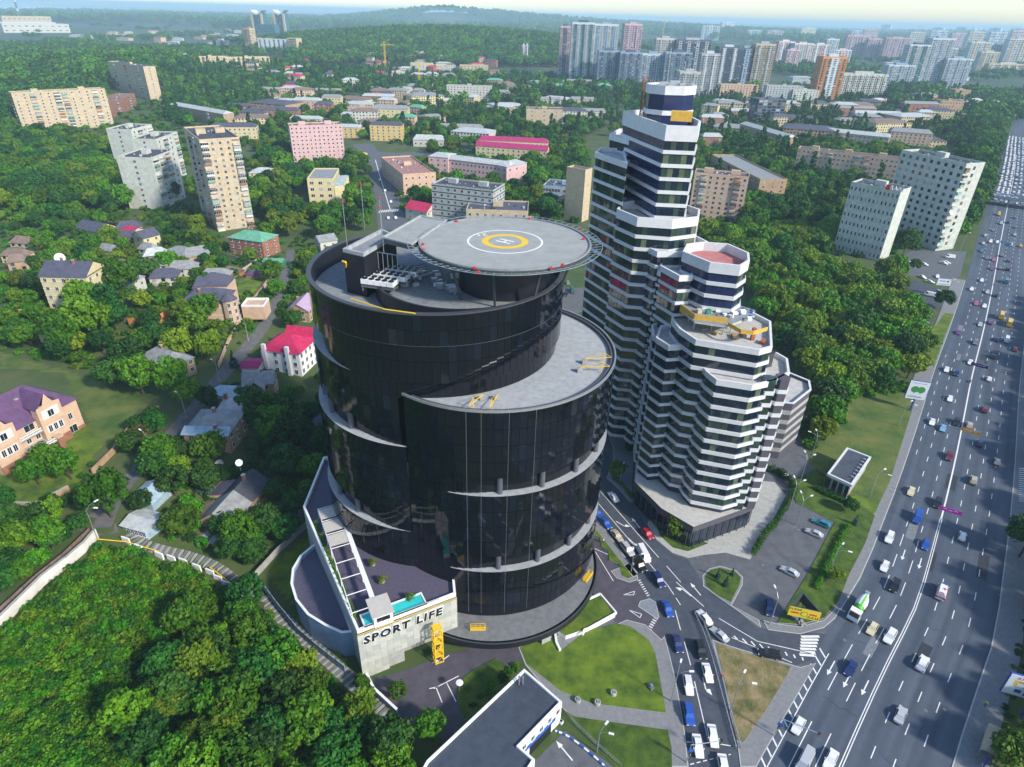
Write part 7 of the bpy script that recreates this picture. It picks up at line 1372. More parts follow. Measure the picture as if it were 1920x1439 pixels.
shrubs([(250, 900), (330, 830), (420, 720), (640, 760), (560, 990), (430, 1060), (270, 1010)], 2.0, .6, 1.3, [3, 3, 0, 1, 6], .8); shrubs([(0, 660), (0, 480), (300, 450), (560, 500), (480, 600), (330, 720), (210, 720), (100, 680)], 3.0, .7, 1.5, [0, 1, 1, 2, 3, 4], .7); shrubs([(1480, 880), (1545, 820), (1585, 750), (1720, 735), (1700, 715), (1560, 740), (1500, 800)], 2.0, .7, 1.4, [0, 1, 3, 3]); shrubs([(1500, 890), (1560, 920), (1570, 960), (1500, 910)], 1.6, .5, 1.0, [0, 3, 4], .5); shrubs([(870, 1345), (960, 1265), (975, 1250), (950, 1245), (880, 1310), (855, 1360)], 1.1, .4, .7, [0, 1, 3]); shrubs([(1152, 880), (1200, 930), (1186, 935), (1150, 900)], 1.2, .4, .8, [3, 3, 0]); shrubs([(1226, 975), (1245, 968), (1330, 1022), (1290, 1030), (1250, 1010)], 1.3, .4, .8, [3, 0, 3], .8); shrubs([(1870, 1100), (1925, 1060), (1925, 1300), (1850, 1439), (1840, 1340)], 1.5, .3, .7, [3, 3, 4], .6)
shrubs([(0, 880), (60, 870), (180, 800), (240, 790), (200, 860), (130, 940), (0, 960)], 3.0, .5, 1.0, [0, 1, 3], .25)
def low(poly, gap, lo, hi, kinds, keep):
    ps = [(p.x, p.y) for p in PG(poly)]; xs, ys = [p[0] for p in ps], [p[1] for p in ps]; y = min(ys)
    while y < max(ys):
        x = min(xs)
        while x < max(xs):
            a, c = x+TR.uniform(-.5, .5)*gap, y+TR.uniform(-.5, .5)*gap; x += gap
            if TR.random() < keep*(.6+.4*nz(a, c, .06)) and inpoly(a, c, ps) and not any(e[0] < a < e[1] and e[2] < c < e[3] and inpoly(a, c, e[4]) for e in EXCL[:NB]) and not any(abs(q[0][0]-a) < 60 and abs(q[0][1]-c) < 60 and inpoly(a, c, q) for q in FOOT): sp_.append(((a, c, height(a, c)-.1), TR.random()*6.28, TR.uniform(lo, hi), TR.choice(kinds)))
        y += gap
low([(0, 640), (0, 380), (330, 380), (640, 420), (600, 560), (480, 640), (330, 720), (100, 680)], 3.4, .6, 1.6, [0, 1, 2, 3, 3, 4], .75)
low([(0, 380), (0, 220), (300, 190), (1100, 190), (1100, 420), (800, 400), (640, 420), (330, 380)], 6.0, 1.2, 2.8, [0, 1, 2, 3, 3, 4], .8); low([(1290, 180), (1840, 180), (1850, 320), (1780, 480), (1640, 490), (1300, 440)], 6.0, 1.2, 2.8, [0, 1, 2, 3, 3], .8)
scatter_nodes('undergrowth', BM, sp_)
# clipped hedges
def hedge(label, pts, w_, h, m='leaf_dark', name='hedge'):
    P = resample(PG(pts, 0), .5); c = np.array([(p.x+TR.uniform(-.3, .3)*w_, p.y+TR.uniform(-.3, .3)*w_, TR.uniform(.3, h)) for p in P for _ in range(5)]); me = leafmesh('hedge', m, c, np.full(len(c), w_*.36), 22, .26, 3); o = bpy.data.objects.new(name, me); COL.objects.link(o); tag(o, label, 'hedge')
hedge('tall dark hedge row between the pale paving and the parking lot', [(1412, 1042), (1430, 1010), (1452, 985), (1472, 955), (1488, 925)], 1.6, 1.7); hedge('dense hedge curving behind the pale paving to the rear yard', [(1488, 922), (1478, 905), (1455, 888), (1425, 880)], 1.9, 2.2); hedge('clipped light green hedge on the lawn between the parking lot and the highway', [(1530, 1105), (1545, 1070), (1562, 1040), (1576, 1010), (1590, 990)], 1.5, 1.0, 'leaf'); hedge('low dark hedge round the front of the flat roofed kiosk', [(1527, 918), (1550, 930), (1585, 945)], 1.4, 1.2)
hedge('flower planter hedge along the roof edge of the gym block', [(600, 1000), (610, 1030), (628, 1080), (650, 1140), (660, 1175)], .7, .6) if 0 else None
# ------------------------------------------------------------------ vehicles
PAINT = {'white': (.74, .74, .74), 'silver': (.42, .44, .46), 'grey': (.16, .17, .18), 'black': (.012, .013, .016), 'navy': (.015, .03, .12), 'blue': (.02, .08, .36), 'light blue': (.18, .36, .55), 'red': (.38, .015, .03), 'maroon': (.13, .02, .04), 'pink red': (.48, .08, .16), 'purple': (.16, .05, .16), 'cream': (.62, .56, .36), 'beige': (.42, .37, .28), 'teal': (.02, .20, .26), 'yellow': (.70, .42, .02), 'dark green': (.01, .09, .07)}
for k, c in PAINT.items(): m = mat('paint_'+k.replace(' ', '_'), c, .28, .03, 2, spec=.6); m.node_tree.nodes['Principled BSDF'].inputs['Coat Weight'].default_value = .4
mat('car_glass', (.012, .018, .026), .05, .1, 1, spec=.9); mat('lamp_clear', (.7, .7, .66), .2, .03, 1); mat('lamp_red', (.45, .01, .01), .3, .03, 1); mat('lamp_green', (.1, .5, .05), .4, .05, 1)
SPEC = {  # length, width, sill z, belt z, roof z, and the y of windscreen foot, roof front, roof rear, rear glass foot (front is +y)
    'sedan': (4.55, 1.78, .32, .92, 1.44, .95, .25, -1.05, -1.75), 'hatchback': (4.1, 1.74, .32, .95, 1.5, .95, .3, -1.35, -1.9), 'suv': (4.75, 1.92, .42, 1.1, 1.75, 1.05, .5, -1.85, -2.25), 'estate': (4.6, 1.8, .34, .96, 1.5, .95, .3, -1.7, -2.15), 'van': (5.4, 2.05, .42, 1.25, 2.3, 2.2, 1.55, -2.5, -2.62), 'minibus': (6.6, 2.3, .45, 1.35, 2.75, 3.1, 2.75, -3.1, -3.22)}
def loft(mb, secs, m, caps=True):
    for a, c in zip(secs, secs[1:]):
        n = len(a)
        for i in range(n): mb.face([a[i], a[(i+1) % n], c[(i+1) % n], c[i]], m)
    if caps: mb.face(secs[0][::-1], m); mb.face(secs[-1], m)
PROTO = {}
def car_proto(kind):
    L, W, s0, bz, rz, y1, y2, y3, y4 = SPEC[kind]; hw_, h = W/2, L/2; P = {}
    def sec(y, k, z0, z1, t=.94): w_ = hw_*k; return [(-w_*t, y, z0), (w_*t, y, z0), (w_, y, (z0+z1)*.5), (w_*.93, y, z1), (-w_*.93, y, z1), (-w_, y, (z0+z1)*.5)]
    b = MB(); hood = bz-.08 if kind not in ('van', 'minibus') else bz
    loft(b, [sec(-h, .82, s0+.12, bz-.22), sec(-h+.12, .93, s0, bz-.02), sec(y4, .99, s0-.06, bz), sec(0, 1, s0-.08, bz), sec(y1, .99, s0-.06, bz-.01), sec(h-.35, .93, s0-.02, hood-.10), sec(h-.04, .80, s0+.08, hood-.26), sec(h, .74, s0+.16, hood-.34)], 'paint_white')
    r0 = [(-hw_*.88, y4, bz-.02), (hw_*.88, y4, bz-.02), (hw_*.70, y3, rz-.06), (-hw_*.70, y3, rz-.06)]; r1 = [(-hw_*.88, y1, bz-.02), (hw_*.88, y1, bz-.02), (hw_*.70, y2, rz-.05), (-hw_*.70, y2, rz-.05)]
    b.face([r0[3], r0[2], r1[2], r1[3]], 'paint_white'); b.face([(r0[3][0]*.96, y3-.02, rz), (r0[2][0]*.96, y3-.02, rz), (r1[2][0]*.96, y2, rz), (r1[3][0]*.96, y2, rz)][::1], 'paint_white')
    for s_ in (0, 1): q = (0, 3) if s_ == 0 else (1, 2); f = [r0[q[0]], r1[q[0]], r1[q[1]], r0[q[1]]]; b.face(f[::-1] if s_ == 0 else f, 'paint_white')
    b.face([r0[1], r0[0], r0[3], r0[2]], 'paint_white'); b.face([r1[0], r1[1], r1[2], r1[3]], 'paint_white')
    for s_ in (-1, 1): b.box((s_*hw_*1.04, y1-.25, bz+.05), (.22, .14, .16), 'paint_white')
    P['body'] = [(b, None)]
    def pane(q, ins, off): c = sum((Vector(p) for p in q), Vector())/4; n = (Vector(q[1])-Vector(q[0])).cross(Vector(q[3])-Vector(q[0])).normalized(); return [c+(Vector(p)-c)*ins+n*off for p in q]
    def one(q, m='car_glass'): b = MB(); b.face(q, m); return b
    P['windscreen'] = [(one(pane([r1[0], r1[1], r1[2], r1[3]][::-1], .9, -.02)[::-1]), None)]; P['rear_window'] = [(one(pane([r0[1], r0[0], r0[3], r0[2]], .84, .02)), None)]
    P['side_window'] = []
    for s_ in (0, 1):
        q = (0, 3) if s_ == 0 else (1, 2); f = [r0[q[0]], r1[q[0]], r1[q[1]], r0[q[1]]]; f = f[::-1] if s_ == 0 else f
        if kind == 'van': a, c = Vector(f[1 if s_ else 2]), Vector(f[2 if s_ else 1]); f = [tuple(Vector(p).lerp(Vector((p[0], y2+.1, p[2])), .80) if p[1] < 0 else p) for p in f]
        P['side_window'].append((one(pane(f, .86, .02)), None))
    wy = h*.62; r = .33 if rz < 1.7 else .38
    b = MB(); n = 12
    for k in range(n):
        a, e = 2*math.pi*k/n, 2*math.pi*(k+1)/n; p = lambda t, x, q: (x, q*math.cos(t), q*math.sin(t)); b.face([p(a, -.11, r), p(a, .11, r), p(e, .11, r), p(e, -.11, r)], 'rubber')
        for x in (-.11, .11): f = [p(a, x, r), p(e, x, r), p(e, x, r*.6), p(a, x, r*.6)]; b.face(f if x > 0 else f[::-1], 'rubber'); f = [p(a, x*1.02, r*.6), p(e, x*1.02, r*.6), (x*1.02, 0, 0)]; b.face(f if x > 0 else f[::-1], 'steel')
    P['wheel'] = [(b, (sx*(hw_-.14), sy*wy, r)) for sx in (-1, 1) for sy in (-1, 1)]
    def lamp(m, w_, h2): b = MB(); b.box((0, 0, 0), (w_, .1, h2), m); return b
    hl, tl = lamp('lamp_clear', .38, .16), lamp('lamp_red', .34, .18); P['headlight'] = [(hl, (s_*hw_*.66, h-.06, bz-.36)) for s_ in (-1, 1)]; P['taillight'] = [(tl, (s_*hw_*.70, -h+.03, bz-.22)) for s_ in (-1, 1)]
    out = []; cache = {}
    for part, L_ in P.items():
        for mb, loc in L_:
            if id(mb) not in cache: cache[id(mb)] = mb.mesh(part)
            out.append((part, cache[id(mb)], loc or (0, 0, 0)))
    allb = MB()
    for part, L_ in P.items():
        for mb, loc in L_:
            for f, mi in zip(mb.f, mb.m): allb.face([Vector(mb.v[i])+Vector(loc or (0, 0, 0)) for i in f], mb.names[mi])
    PROTO[kind] = (out, allb.mesh(kind))
for k in SPEC: car_proto(k)
ACT = {'sedan': 'car', 'hatchback': 'car', 'suv': 'suv', 'estate': 'estate car', 'van': 'van', 'minibus': 'minibus'}
def car(kind, col, p, d, label, group, parts=True, z=.03, name=None):
    an = math.atan2(d[1], d[0])-math.pi/2; m = MATS['paint_'+col.replace(' ', '_')]; pr, whole = PROTO[kind]; cat = 'van' if kind == 'van' else 'minibus' if kind == 'minibus' else 'car'
    nm = name or {'van': 'delivery_van', 'minibus': 'minibus'}.get(kind, kind+'_car' if kind != 'suv' else 'suv_car')
    if parts:
        t = E(nm, label, cat, (p[0], p[1], z), an, group)
        for part, me, loc in pr:
            o = link(part, me, t, loc)
            if part == 'body': o.material_slots[0].link = 'OBJECT'; o.material_slots[0].material = m
    else:
        t = link(nm, whole, None, (p[0], p[1], z), (0, 0, an)); tag(t, label, cat, group); i = whole.materials.find('paint_white'); t.material_slots[i].link = 'OBJECT'; t.material_slots[i].material = m
    return t
LAND2 = LAND; LAND = []
def hl_(n, x, y): p = G(x, y, 0); LAND.append((n, p.x, p.y))
for n_, x, y in (('white stop line', 1528, 1385), ('bus shelter', 1850, 1400), ('advert on the dark monopole', 1890, 1290), ('zebra stripes', 1512, 1210), ('yellow triangular billboard', 1515, 1150), ('cement mixer', 1611, 1150), ('parking lot hedge', 1575, 1020), ('kiosk walkway', 1620, 945), ('flat roofed kiosk', 1590, 900), ('magenta banner', 1783, 960), ('orange banner', 1825, 810), ('tree billboard', 1725, 760), ('purple banner', 1835, 690), ('round bush', 1765, 600), ('office car park', 1800, 500), ('blue banner', 1885, 458), ('two yellow minibuses', 1885, 605), ('dashed bay zebra', 1912, 910), ('dark overpass shadow', 1885, 400), ('road bridge', 1898, 372), ('first white tent', 1895, 275), ('second white tent', 1900, 250), ('last white tent', 1905, 226), ('distant road bend', 1918, 206)): hl_(n_, x, y)
HC = [(1676, 1097, 'suv', 'black'), (1641, 1181, 'hatchback', 'cream'), (1676, 1197, 'suv', 'white'), (1595, 1252, 'sedan', 'navy'), (1505, 1365, 'hatchback', 'white'), (1512, 1430, 'van', 'silver'), (1556, 1422, 'sedan', 'white'), (1733, 1245, 'suv', 'white'), (1693, 1342, 'sedan', 'silver'), (1746, 790, 'sedan', 'white'), (1768, 802, 'sedan', 'light blue'), (1794, 791, 'suv', 'black'), (1820, 798, 'suv', 'beige'), (1835, 830, 'hatchback', 'navy'), (1775, 854, 'suv', 'maroon'), (1870, 865, 'sedan', 'grey'), (1831, 902, 'suv', 'beige'), (1704, 919, 'sedan', 'cream'), (1758, 943, 'suv', 'black'), (1721, 971, 'van', 'blue'), (1803, 1004, 'hatchback', 'white'), (1668, 1008, 'suv', 'white'), (1734, 1020, 'hatchback', 'blue'), (1654, 1059, 'hatchback', 'white'),
      (1782, 747, 'sedan', 'white'), (1845, 767, 'suv', 'maroon'), (1854, 710, 'hatchback', 'white'), (1773, 692, 'sedan', 'white'), (1796, 700, 'suv', 'navy'), (1820, 679, 'sedan', 'white'), (1864, 668, 'sedan', 'black'), (1903, 654, 'sedan', 'maroon'), (1829, 642, 'suv', 'grey'), (1866, 635, 'sedan', 'navy'), (1887, 637, 'van', 'white'), (1794, 622, 'sedan', 'purple'), (1838, 608, 'sedan', 'silver'), (1857, 604, 'sedan', 'purple'), (1877, 594, 'minibus', 'yellow'), (1893, 608, 'minibus', 'yellow'), (1828, 568, 'sedan', 'pink red'), (1844, 573, 'sedan', 'white'), (1819, 541, 'sedan', 'white'), (1851, 547, 'sedan', 'silver'), (1866, 553, 'sedan', 'black'), (1840, 525, 'sedan', 'white'), (1887, 528, 'van', 'teal'), (1891, 505, 'suv', 'black'), (1861, 504, 'sedan', 'purple'), (1877, 503, 'hatchback', 'grey'), (1864, 487, 'sedan', 'pink red'), (1850, 483, 'sedan', 'grey'), (1895, 489, 'sedan', 'purple'), (1881, 479, 'sedan', 'grey'), (1841, 470, 'sedan', 'teal'), (1844, 456, 'sedan', 'silver'), (1858, 453, 'suv', 'white'), (1873, 454, 'sedan', 'white'), (1898, 459, 'suv', 'white'), (1914, 461, 'hatchback', 'yellow'), (1847, 441, 'sedan', 'silver'), (1864, 432, 'sedan', 'grey'), (1903, 440, 'sedan', 'silver'), (1880, 419, 'suv', 'silver'), (1893, 417, 'sedan', 'black'), (1905, 426, 'sedan', 'grey'), (1873, 402, 'van', 'yellow'), (1906, 408, 'sedan', 'teal')]
for x, y, k, c in HC:
    p = G(x, y, .8); s, o = hw_s(p.x, p.y); d = hw_at(s)[1]; lane = min((-8.7, -5.3, -1.8, 1.85, 5.4, 8.8, 12.2), key=lambda q: abs(q-o)); o = lane if abs(lane-o) < 1.0 else o; q = hw_at(s, o)[0]; d = -d if o < 0 else d
    car(k, c, q, d, uniq('%s %s on the highway' % (c, ACT[k]), p.x, p.y), 'traffic on the highway', z=.035)
# the jam further up the highway: small in the picture, one mesh each
RJ = random.Random(21)
for lane in (-8.7, -5.3, -1.8, 1.9, 5.4, 8.9, 12.2):
    s = hw_s(*G(1890, 385, 0).xy)[0]+RJ.uniform(0, 9)
    while s < 1050:
        p, d = hw_at(s, lane+RJ.uniform(-.3, .3)); u, v = PX(p)
        if u < 1935: k = RJ.choice(['sedan']*4+['suv', 'hatchback', 'van']); c = RJ.choice(['white', 'white', 'silver', 'grey', 'black', 'navy', 'red', 'teal', 'yellow', 'purple', 'beige']); car(k, c, p, -d if lane < 0 else d, uniq('%s %s in the jam, %s,' % (c, ACT[k], {-8.7: 'kerb lane', -5.3: 'middle lane', -1.8: 'centre lane', 1.9: 'inner far lane', 5.4: 'second far lane', 8.9: 'third far lane', 12.2: 'outer far lane'}[lane]), p.x, p.y), 'cars in the far traffic jam', False, .035)
        s += RJ.uniform(8, 17) if lane < 0 else RJ.uniform(9, 22)
LAND = LAND2
def hl2(n, x, y): p = G(x, y, 0); LAND.append((n, p.x, p.y))
hl2('conifer traffic island', 1355, 1090); hl2('dry grass triangle', 1400, 1280); hl2('stop line of the side street', 1310, 1400); hl2('street zebra', 1512, 1200); hl2('small grass island', 1165, 1075)
SC = [(1252, 1141, 'sedan', 'blue', 4, 10), (1271, 1206, 'sedan', 'navy', 3, 10), (1314, 1218, 'suv', 'black', 3, 10), (1327, 1261, 'sedan', 'white', 3, 11), (1291, 1284, 'estate', 'white', 2, 11), (1292, 1339, 'suv', 'blue', 2, 11), (1337, 1379, 'sedan', 'white', 2, 11), (1309, 1398, 'sedan', 'white', 2, 11), (1357, 1436, 'sedan', 'white', 2, 11), (1321, 1157, 'sedan', 'white', -5, -6), (1349, 1189, 'sedan', 'silver', -7, -6), (1443, 1226, 'suv', 'black', -11, -2), (1443, 1140, 'suv', 'navy', 1, 12), (1150, 931, 'sedan', 'white', -7, -9), (1120, 961, 'sedan', 'blue', 8, 10), (1136, 980, 'sedan', 'blue', 8, 10), (1157, 1004, 'sedan', 'beige', 8, 10), (1177, 1030, 'suv', 'silver', 8, 10), (1214, 1000, 'hatchback', 'red', 9, 10), (1207, 1040, 'van', 'white', 6, 11), (1199, 1059, 'suv', 'black', 8, 10), (1235, 1087, 'suv', 'navy', 6, 10),
      (1540, 980, 'estate', 'teal', -12, -5), (1527, 999, 'sedan', 'silver', -12, -5), (1481, 1071, 'sedan', 'silver', -12, -6), (1471, 890, 'suv', 'black', 8, 8), (1781, 482, 'van', 'white', -10, -1), (1770, 493, 'sedan', 'pink red', 10, 3), (1733, 495, 'sedan', 'purple', 10, 3), (1758, 518, 'sedan', 'teal', 1, 6), (1743, 553, 'van', 'white', -10, -2), (1763, 549, 'suv', 'silver', 10, 4), (1786, 558, 'suv', 'black', 9, 7), (1744, 528, 'sedan', 'maroon', 8, 2), (1695, 528, 'sedan', 'teal', 10, 3), (1730, 519, 'sedan', 'black', 9, 4), (1073, 545, 'van', 'dark green', 3, 8), (1061, 551, 'sedan', 'black', 3, 8),
      (1065, 530, 'sedan', 'grey', 2, 8), (722, 357, 'sedan', 'white', 2, 10), (733, 378, 'sedan', 'white', 2, 10), (712, 337, 'sedan', 'light blue', -1, -10), (742, 408, 'sedan', 'purple', 2, 10), (728, 408, 'sedan', 'silver', -1, -8), (690, 300, 'sedan', 'white', 10, 2), (660, 293, 'sedan', 'white', 10, 1), (780, 296, 'sedan', 'grey', 10, 1), (1775, 492, 'sedan', 'white', 10, 2)]
for x, y, k, c, dx, dy in SC: p, q = G(x, y, .8), G(x+dx, y+dy, .8); car(k, c, p, (q-p), uniq('%s %s' % (c, ACT[k]), p.x, p.y), 'cars on the side streets', p.length < 380)
for x, y in ((345, 398), (352, 404), (357, 410)): p = G(x, y, .8); car('sedan', ['black', 'navy', 'white'][(x-345)//6], p, (1, .4), ['black', 'navy', 'white'][(x-345)//6]+' car parked in the shade under the tall cream apartment tower', 'cars on the side streets', False)
# cement mixer, ambulance, trolleybus, motorcycle
def hwp(x, y, z=1): p = G(x, y, z); s, o = hw_s(p.x, p.y); q, d = hw_at(s, o); return q, (-d if o < 0 else d)
q, d = hwp(1611, 1140, 1.5); t = E('cement_mixer', 'white cement mixer truck with a green striped drum in the kerb lane', 'truck', (q.x, q.y, .035), math.atan2(d.y, d.x)-math.pi/2)
def part(t, name, f, **k): b = MB(); f(b); return b.build(name, t, **k)
part(t, 'chassis', lambda b: (b.box((0, -.6, .85), (1.2, 7.4, .3), 'steel_dark'), b.box((0, -2.2, 1.1), (2.2, 4.4, .2), 'steel_dark')))
part(t, 'cab', lambda b: loft(b, [[(-1.2, 2.0, .6), (1.2, 2.0, .6), (1.2, 2.0, 2.9), (-1.2, 2.0, 2.9)], [(-1.2, 3.6, .5), (1.2, 3.6, .5), (1.15, 3.5, 2.85), (-1.15, 3.5, 2.85)], [(-1.2, 3.95, .5), (1.2, 3.95, .5), (1.2, 3.95, 1.6), (-1.2, 3.95, 1.6)]], 'white'))
part(t, 'windscreen', lambda b: b.face([(-1.05, 3.95, 1.65), (1.05, 3.95, 1.65), (1.0, 3.6, 2.75), (-1.0, 3.6, 2.75)], 'car_glass'))
for s_ in (-1, 1): part(t, 'side_window', lambda b: b.box((s_*1.2, 2.9, 2.15), (.04, 1.0, .8), 'car_glass')); part(t, 'headlight', lambda b: b.box((s_*.85, 3.98, .9), (.4, .06, .2), 'lamp_clear'))
drum_ = MB(); prof = [(.75, 0), (1.15, .8), (1.25, 2.2), (1.05, 3.4), (.6, 4.6), (.5, 4.9)]; n = 16
for (r0, z0), (r1, z1) in zip(prof, prof[1:]):
    for k in range(n): a, e = 2*math.pi*k/n, 2*math.pi*(k+1)/n; drum_.face([(r0*math.cos(a), r0*math.sin(a), z0), (r0*math.cos(e), r0*math.sin(e), z0), (r1*math.cos(e), r1*math.sin(e), z1), (r1*math.cos(a), r1*math.sin(a), z1)], 'lamp_green' if (k % 4 == 0 or z0 < .5) else 'white')
drum_.face([(.75*math.cos(-a), .75*math.sin(-a), 0) for a in np.linspace(0, 6.283, 13)[:-1]], 'lamp_green'); o = drum_.build('drum', t); o.location = (0, 1.3, 2.05); o.rotation_euler = (rad(90-12), 0, 0)
part(t, 'chute', lambda b: (b.box((0, -3.7, 3.3), (1.0, .8, .9), 'steel'), b.bar((0, -3.9, 2.9), (0, -4.6, 1.5), .22, 'steel')))
for sx in (-1, 1):
    for y in (2.7, -1.6, -2.9): o = link('wheel', PROTO['suv'][0][[p[0] for p in PROTO['suv'][0]].index('wheel')][1], t, (sx*1.0, y, .52)); o.scale = (1.8, 1.35, 1.35)
q, d = hwp(1766, 1109, 1); t = car('van', 'white', q, d, 'white ambulance van with red stripes and a blue light bar', None, name='ambulance'); t['category'] = 'ambulance'
part(t, 'stripe', lambda b: (b.box((0, -.5, 1.0), (2.12, 4.3, .28), 'red_paint'), b.box((0, -2.66, 1.1), (1.9, .06, .5), 'red_paint'))); part(t, 'light_bar', lambda b: (b.box((0, 1.3, 2.38), (1.3, .3, .16), 'blue_paint'), b.box((0, -2.3, 2.38), (.9, .2, .14), 'red_paint')))
part(t, 'cross', lambda b: (b.box((.3, -.5, 2.315), (.25, .9, .03), 'red_paint'), b.box((.3, -.5, 2.318), (.9, .25, .03), 'red_paint')))
p, q = G(678, 290, 1), G(690, 293, 1); d = q-p; t = E('trolleybus', 'yellow trolleybus crossing the junction beside the pink nine storey block', 'bus', (p.x, p.y, .1), math.atan2(d.y, d.x)); part(t, 'body', lambda b: b.box((0, 0, 1.7), (15, 2.6, 2.7), 'paint_yellow')); part(t, 'window', lambda b: b.box((0, 0, 2.0), (14.4, 2.66, .9), 'car_glass')); part(t, 'roof_box', lambda b: b.box((-2, 0, 3.25), (7, 1.6, .4), 'grey'))
for x in (-5, 5): part(t, 'wheel', lambda b: b.box((x, 0, .45), (.95, 2.7, .9), 'rubber'))
for s_ in (-.4, .4): part(t, 'trolley_pole', lambda b: b.bar((-2, s_, 3.4), (-8, s_*1.5, 5.2), .06, 'black'))
q, d = hwp(1820, 715, .6); t = E('motorcycle', 'red motorcycle riding along the centre line of the highway', 'motorcycle', (q.x, q.y, .035), math.atan2(d.y, d.x)-math.pi/2); part(t, 'frame', lambda b: (b.box((0, 0, .65), (.35, 1.0, .4), 'red_paint'), b.box((0, -.5, .85), (.3, .7, .12), 'black'), b.bar((-.35, .5, 1.05), (.35, .5, 1.05), .04, 'steel')))
for y in (-.7, .72): part(t, 'wheel', lambda b: b.box((0, y, .32), (.14, .62, .62), 'rubber'))
# people
def person(label, p, rz, shirt, trousers, walk=.25, lean=0.0):
    """one skinned figure; clothing colours follow the height of the body"""
    J = [(0, 0, .95), (0, lean*.3, 1.2), (0, lean*.5, 1.42), (0, lean*.6, 1.54), (0, lean*.65+.01, 1.66), (-.19, lean*.5, 1.40), (-.25, .08+lean*.5, 1.12), (-.23, .2+lean*.5, .88), (.19, lean*.5, 1.40), (.25, -.06+lean*.5, 1.12), (.24, .02+lean*.5, .87), (-.1, 0, .92), (-.11, walk*.5+.03, .5), (-.11, walk*.6, .07), (-.11, walk*.6+.14, .04), (.1, 0, .92), (.11, -walk*.3+.04, .5), (.11, -walk, .07), (.11, -walk+.14, .04)]
    ED = [(0, 1), (1, 2), (2, 3), (3, 4), (2, 5), (5, 6), (6, 7), (2, 8), (8, 9), (9, 10), (0, 11), (11, 12), (12, 13), (13, 14), (0, 15), (15, 16), (16, 17), (17, 18)]; R_ = [.14, .135, .15, .06, .105, .075, .05, .04, .075, .05, .04, .09, .065, .045, .04, .09, .065, .045, .04]
    me = bpy.data.meshes.new('person'); me.from_pydata(J, ED, []); o = bpy.data.objects.new('person', me); COL.objects.link(o); o.modifiers.new('skin', 'SKIN'); 
    if not me.skin_vertices: bpy.context.view_layer.objects.active = o; bpy.ops.mesh.customdata_skin_add()
    for i, r_ in enumerate(R_): me.skin_vertices[0].data[i].radius = (r_, r_*(.75 if i in (0, 1, 2) else 1)); 
    me.skin_vertices[0].data[0].use_root = True; o.modifiers.new('sub', 'SUBSURF').levels = 1; o.modifiers['sub'].render_levels = 1
    dg = bpy.context.evaluated_depsgraph_get(); m2 = bpy.data.meshes.new_from_object(o.evaluated_get(dg)); o.modifiers.clear(); o.data = m2; m2.materials.clear()
    for m in (shirt, trousers, 'skin', 'rubber', 'hair'): m2.materials.append(MATS[m])
    for f in m2.polygons: z, x = f.center.z, abs(f.center.x); f.material_index = 3 if z < .1 else 1 if (z < .95 and x < .2) else 2 if (z < .98 or (z > 1.5 and z < 1.68)) else 4 if z >= 1.68 else 0; f.use_smooth = True
    o.location = p; o.rotation_euler = (0, 0, rz); tag(o, label, 'person'); return o
mat('skin', (.45, .26, .17), .6, .05, 5); mat('hair', (.03, .02, .015), .8, .1, 9); mat('hivis', (.55, .75, .03), .7, .05, 3); mat('denim', (.04, .06, .12), .8, .1, 5); mat('shirt_pale', (.6, .6, .6), .8, .05, 4); mat('shirt_red', (.4, .05, .05), .8, .05, 4)
for x, y, lb, sh, rz in ((1846, 1324, 'person in a bright yellow green vest walking on the pavement near the bus shelter', 'hivis', 2.0), (1352, 1272, 'person in a red top standing beside the railing on the dry grass', 'shirt_red', .5), (1131, 1019, 'person in a pale shirt by the sawtooth parking bays', 'shirt_pale', 1), (1186, 1064, 'person in a pale shirt stepping onto the small grass island', 'shirt_pale', 2.5), (1492, 1168, 'person in a pale shirt on the corner pavement by the yellow triangular billboard', 'shirt_pale', 0)): p = G(x, y, .13); person(lb, (p.x, p.y, .14), rz, sh, 'denim')
# ------------------------------------------------------------------ street furniture
mat('ad_yellow', (.72, .52, .02), .6, .04, 2); mat('ad_white', (.72, .74, .76), .5, .03, 2); mat('ad_blue', (.02, .06, .30), .5, .05, 2); mat('ad_green', (.04, .26, .05), .5, .1, 3); mat('ad_magenta', (.50, .02, .36), .5, .04, 2); mat('ad_orange', (.75, .33, .02), .5, .04, 2); mat('ad_purple', (.07, .02, .14), .5, .05, 2); mat('ad_cyan', (.05, .36, .62), .5, .05, 2); mat('mono', (.03, .05, .15), .5, .1, 2)
def lamp(x, y, label, h=9.5, arms=2, rz=0.0, reach=2.2, group='street lamps', m='galv'):
    p = G(x, y); t = E('street_lamp', label, 'street lamp', p, rz, group); b = MB(); b.bar((0, 0, -.2), (0, 0, h), .13, m, .07, 8); b.build('pole', t)
    for k in range(arms):
        a = (k-.5)*1.1 if arms == 2 else 0; b = MB(); e = Vector((math.cos(a)*reach, math.sin(a)*reach, h+.9)); b.bar((0, 0, h-.1), e*.5+Vector((0, 0, h*.5+.3)), .05, m); b.bar(e*.5+Vector((0, 0, h*.5+.3)), e, .045, m); b.build('arm', t)
        b = MB(); b.box((0, 0, 0), (.95, .36, .16), 'white'); o = b.build('lamp_head', t); o.location = e+Vector((math.cos(a)*.4, math.sin(a)*.4, 0)); o.rotation_euler = (0, 0, a)
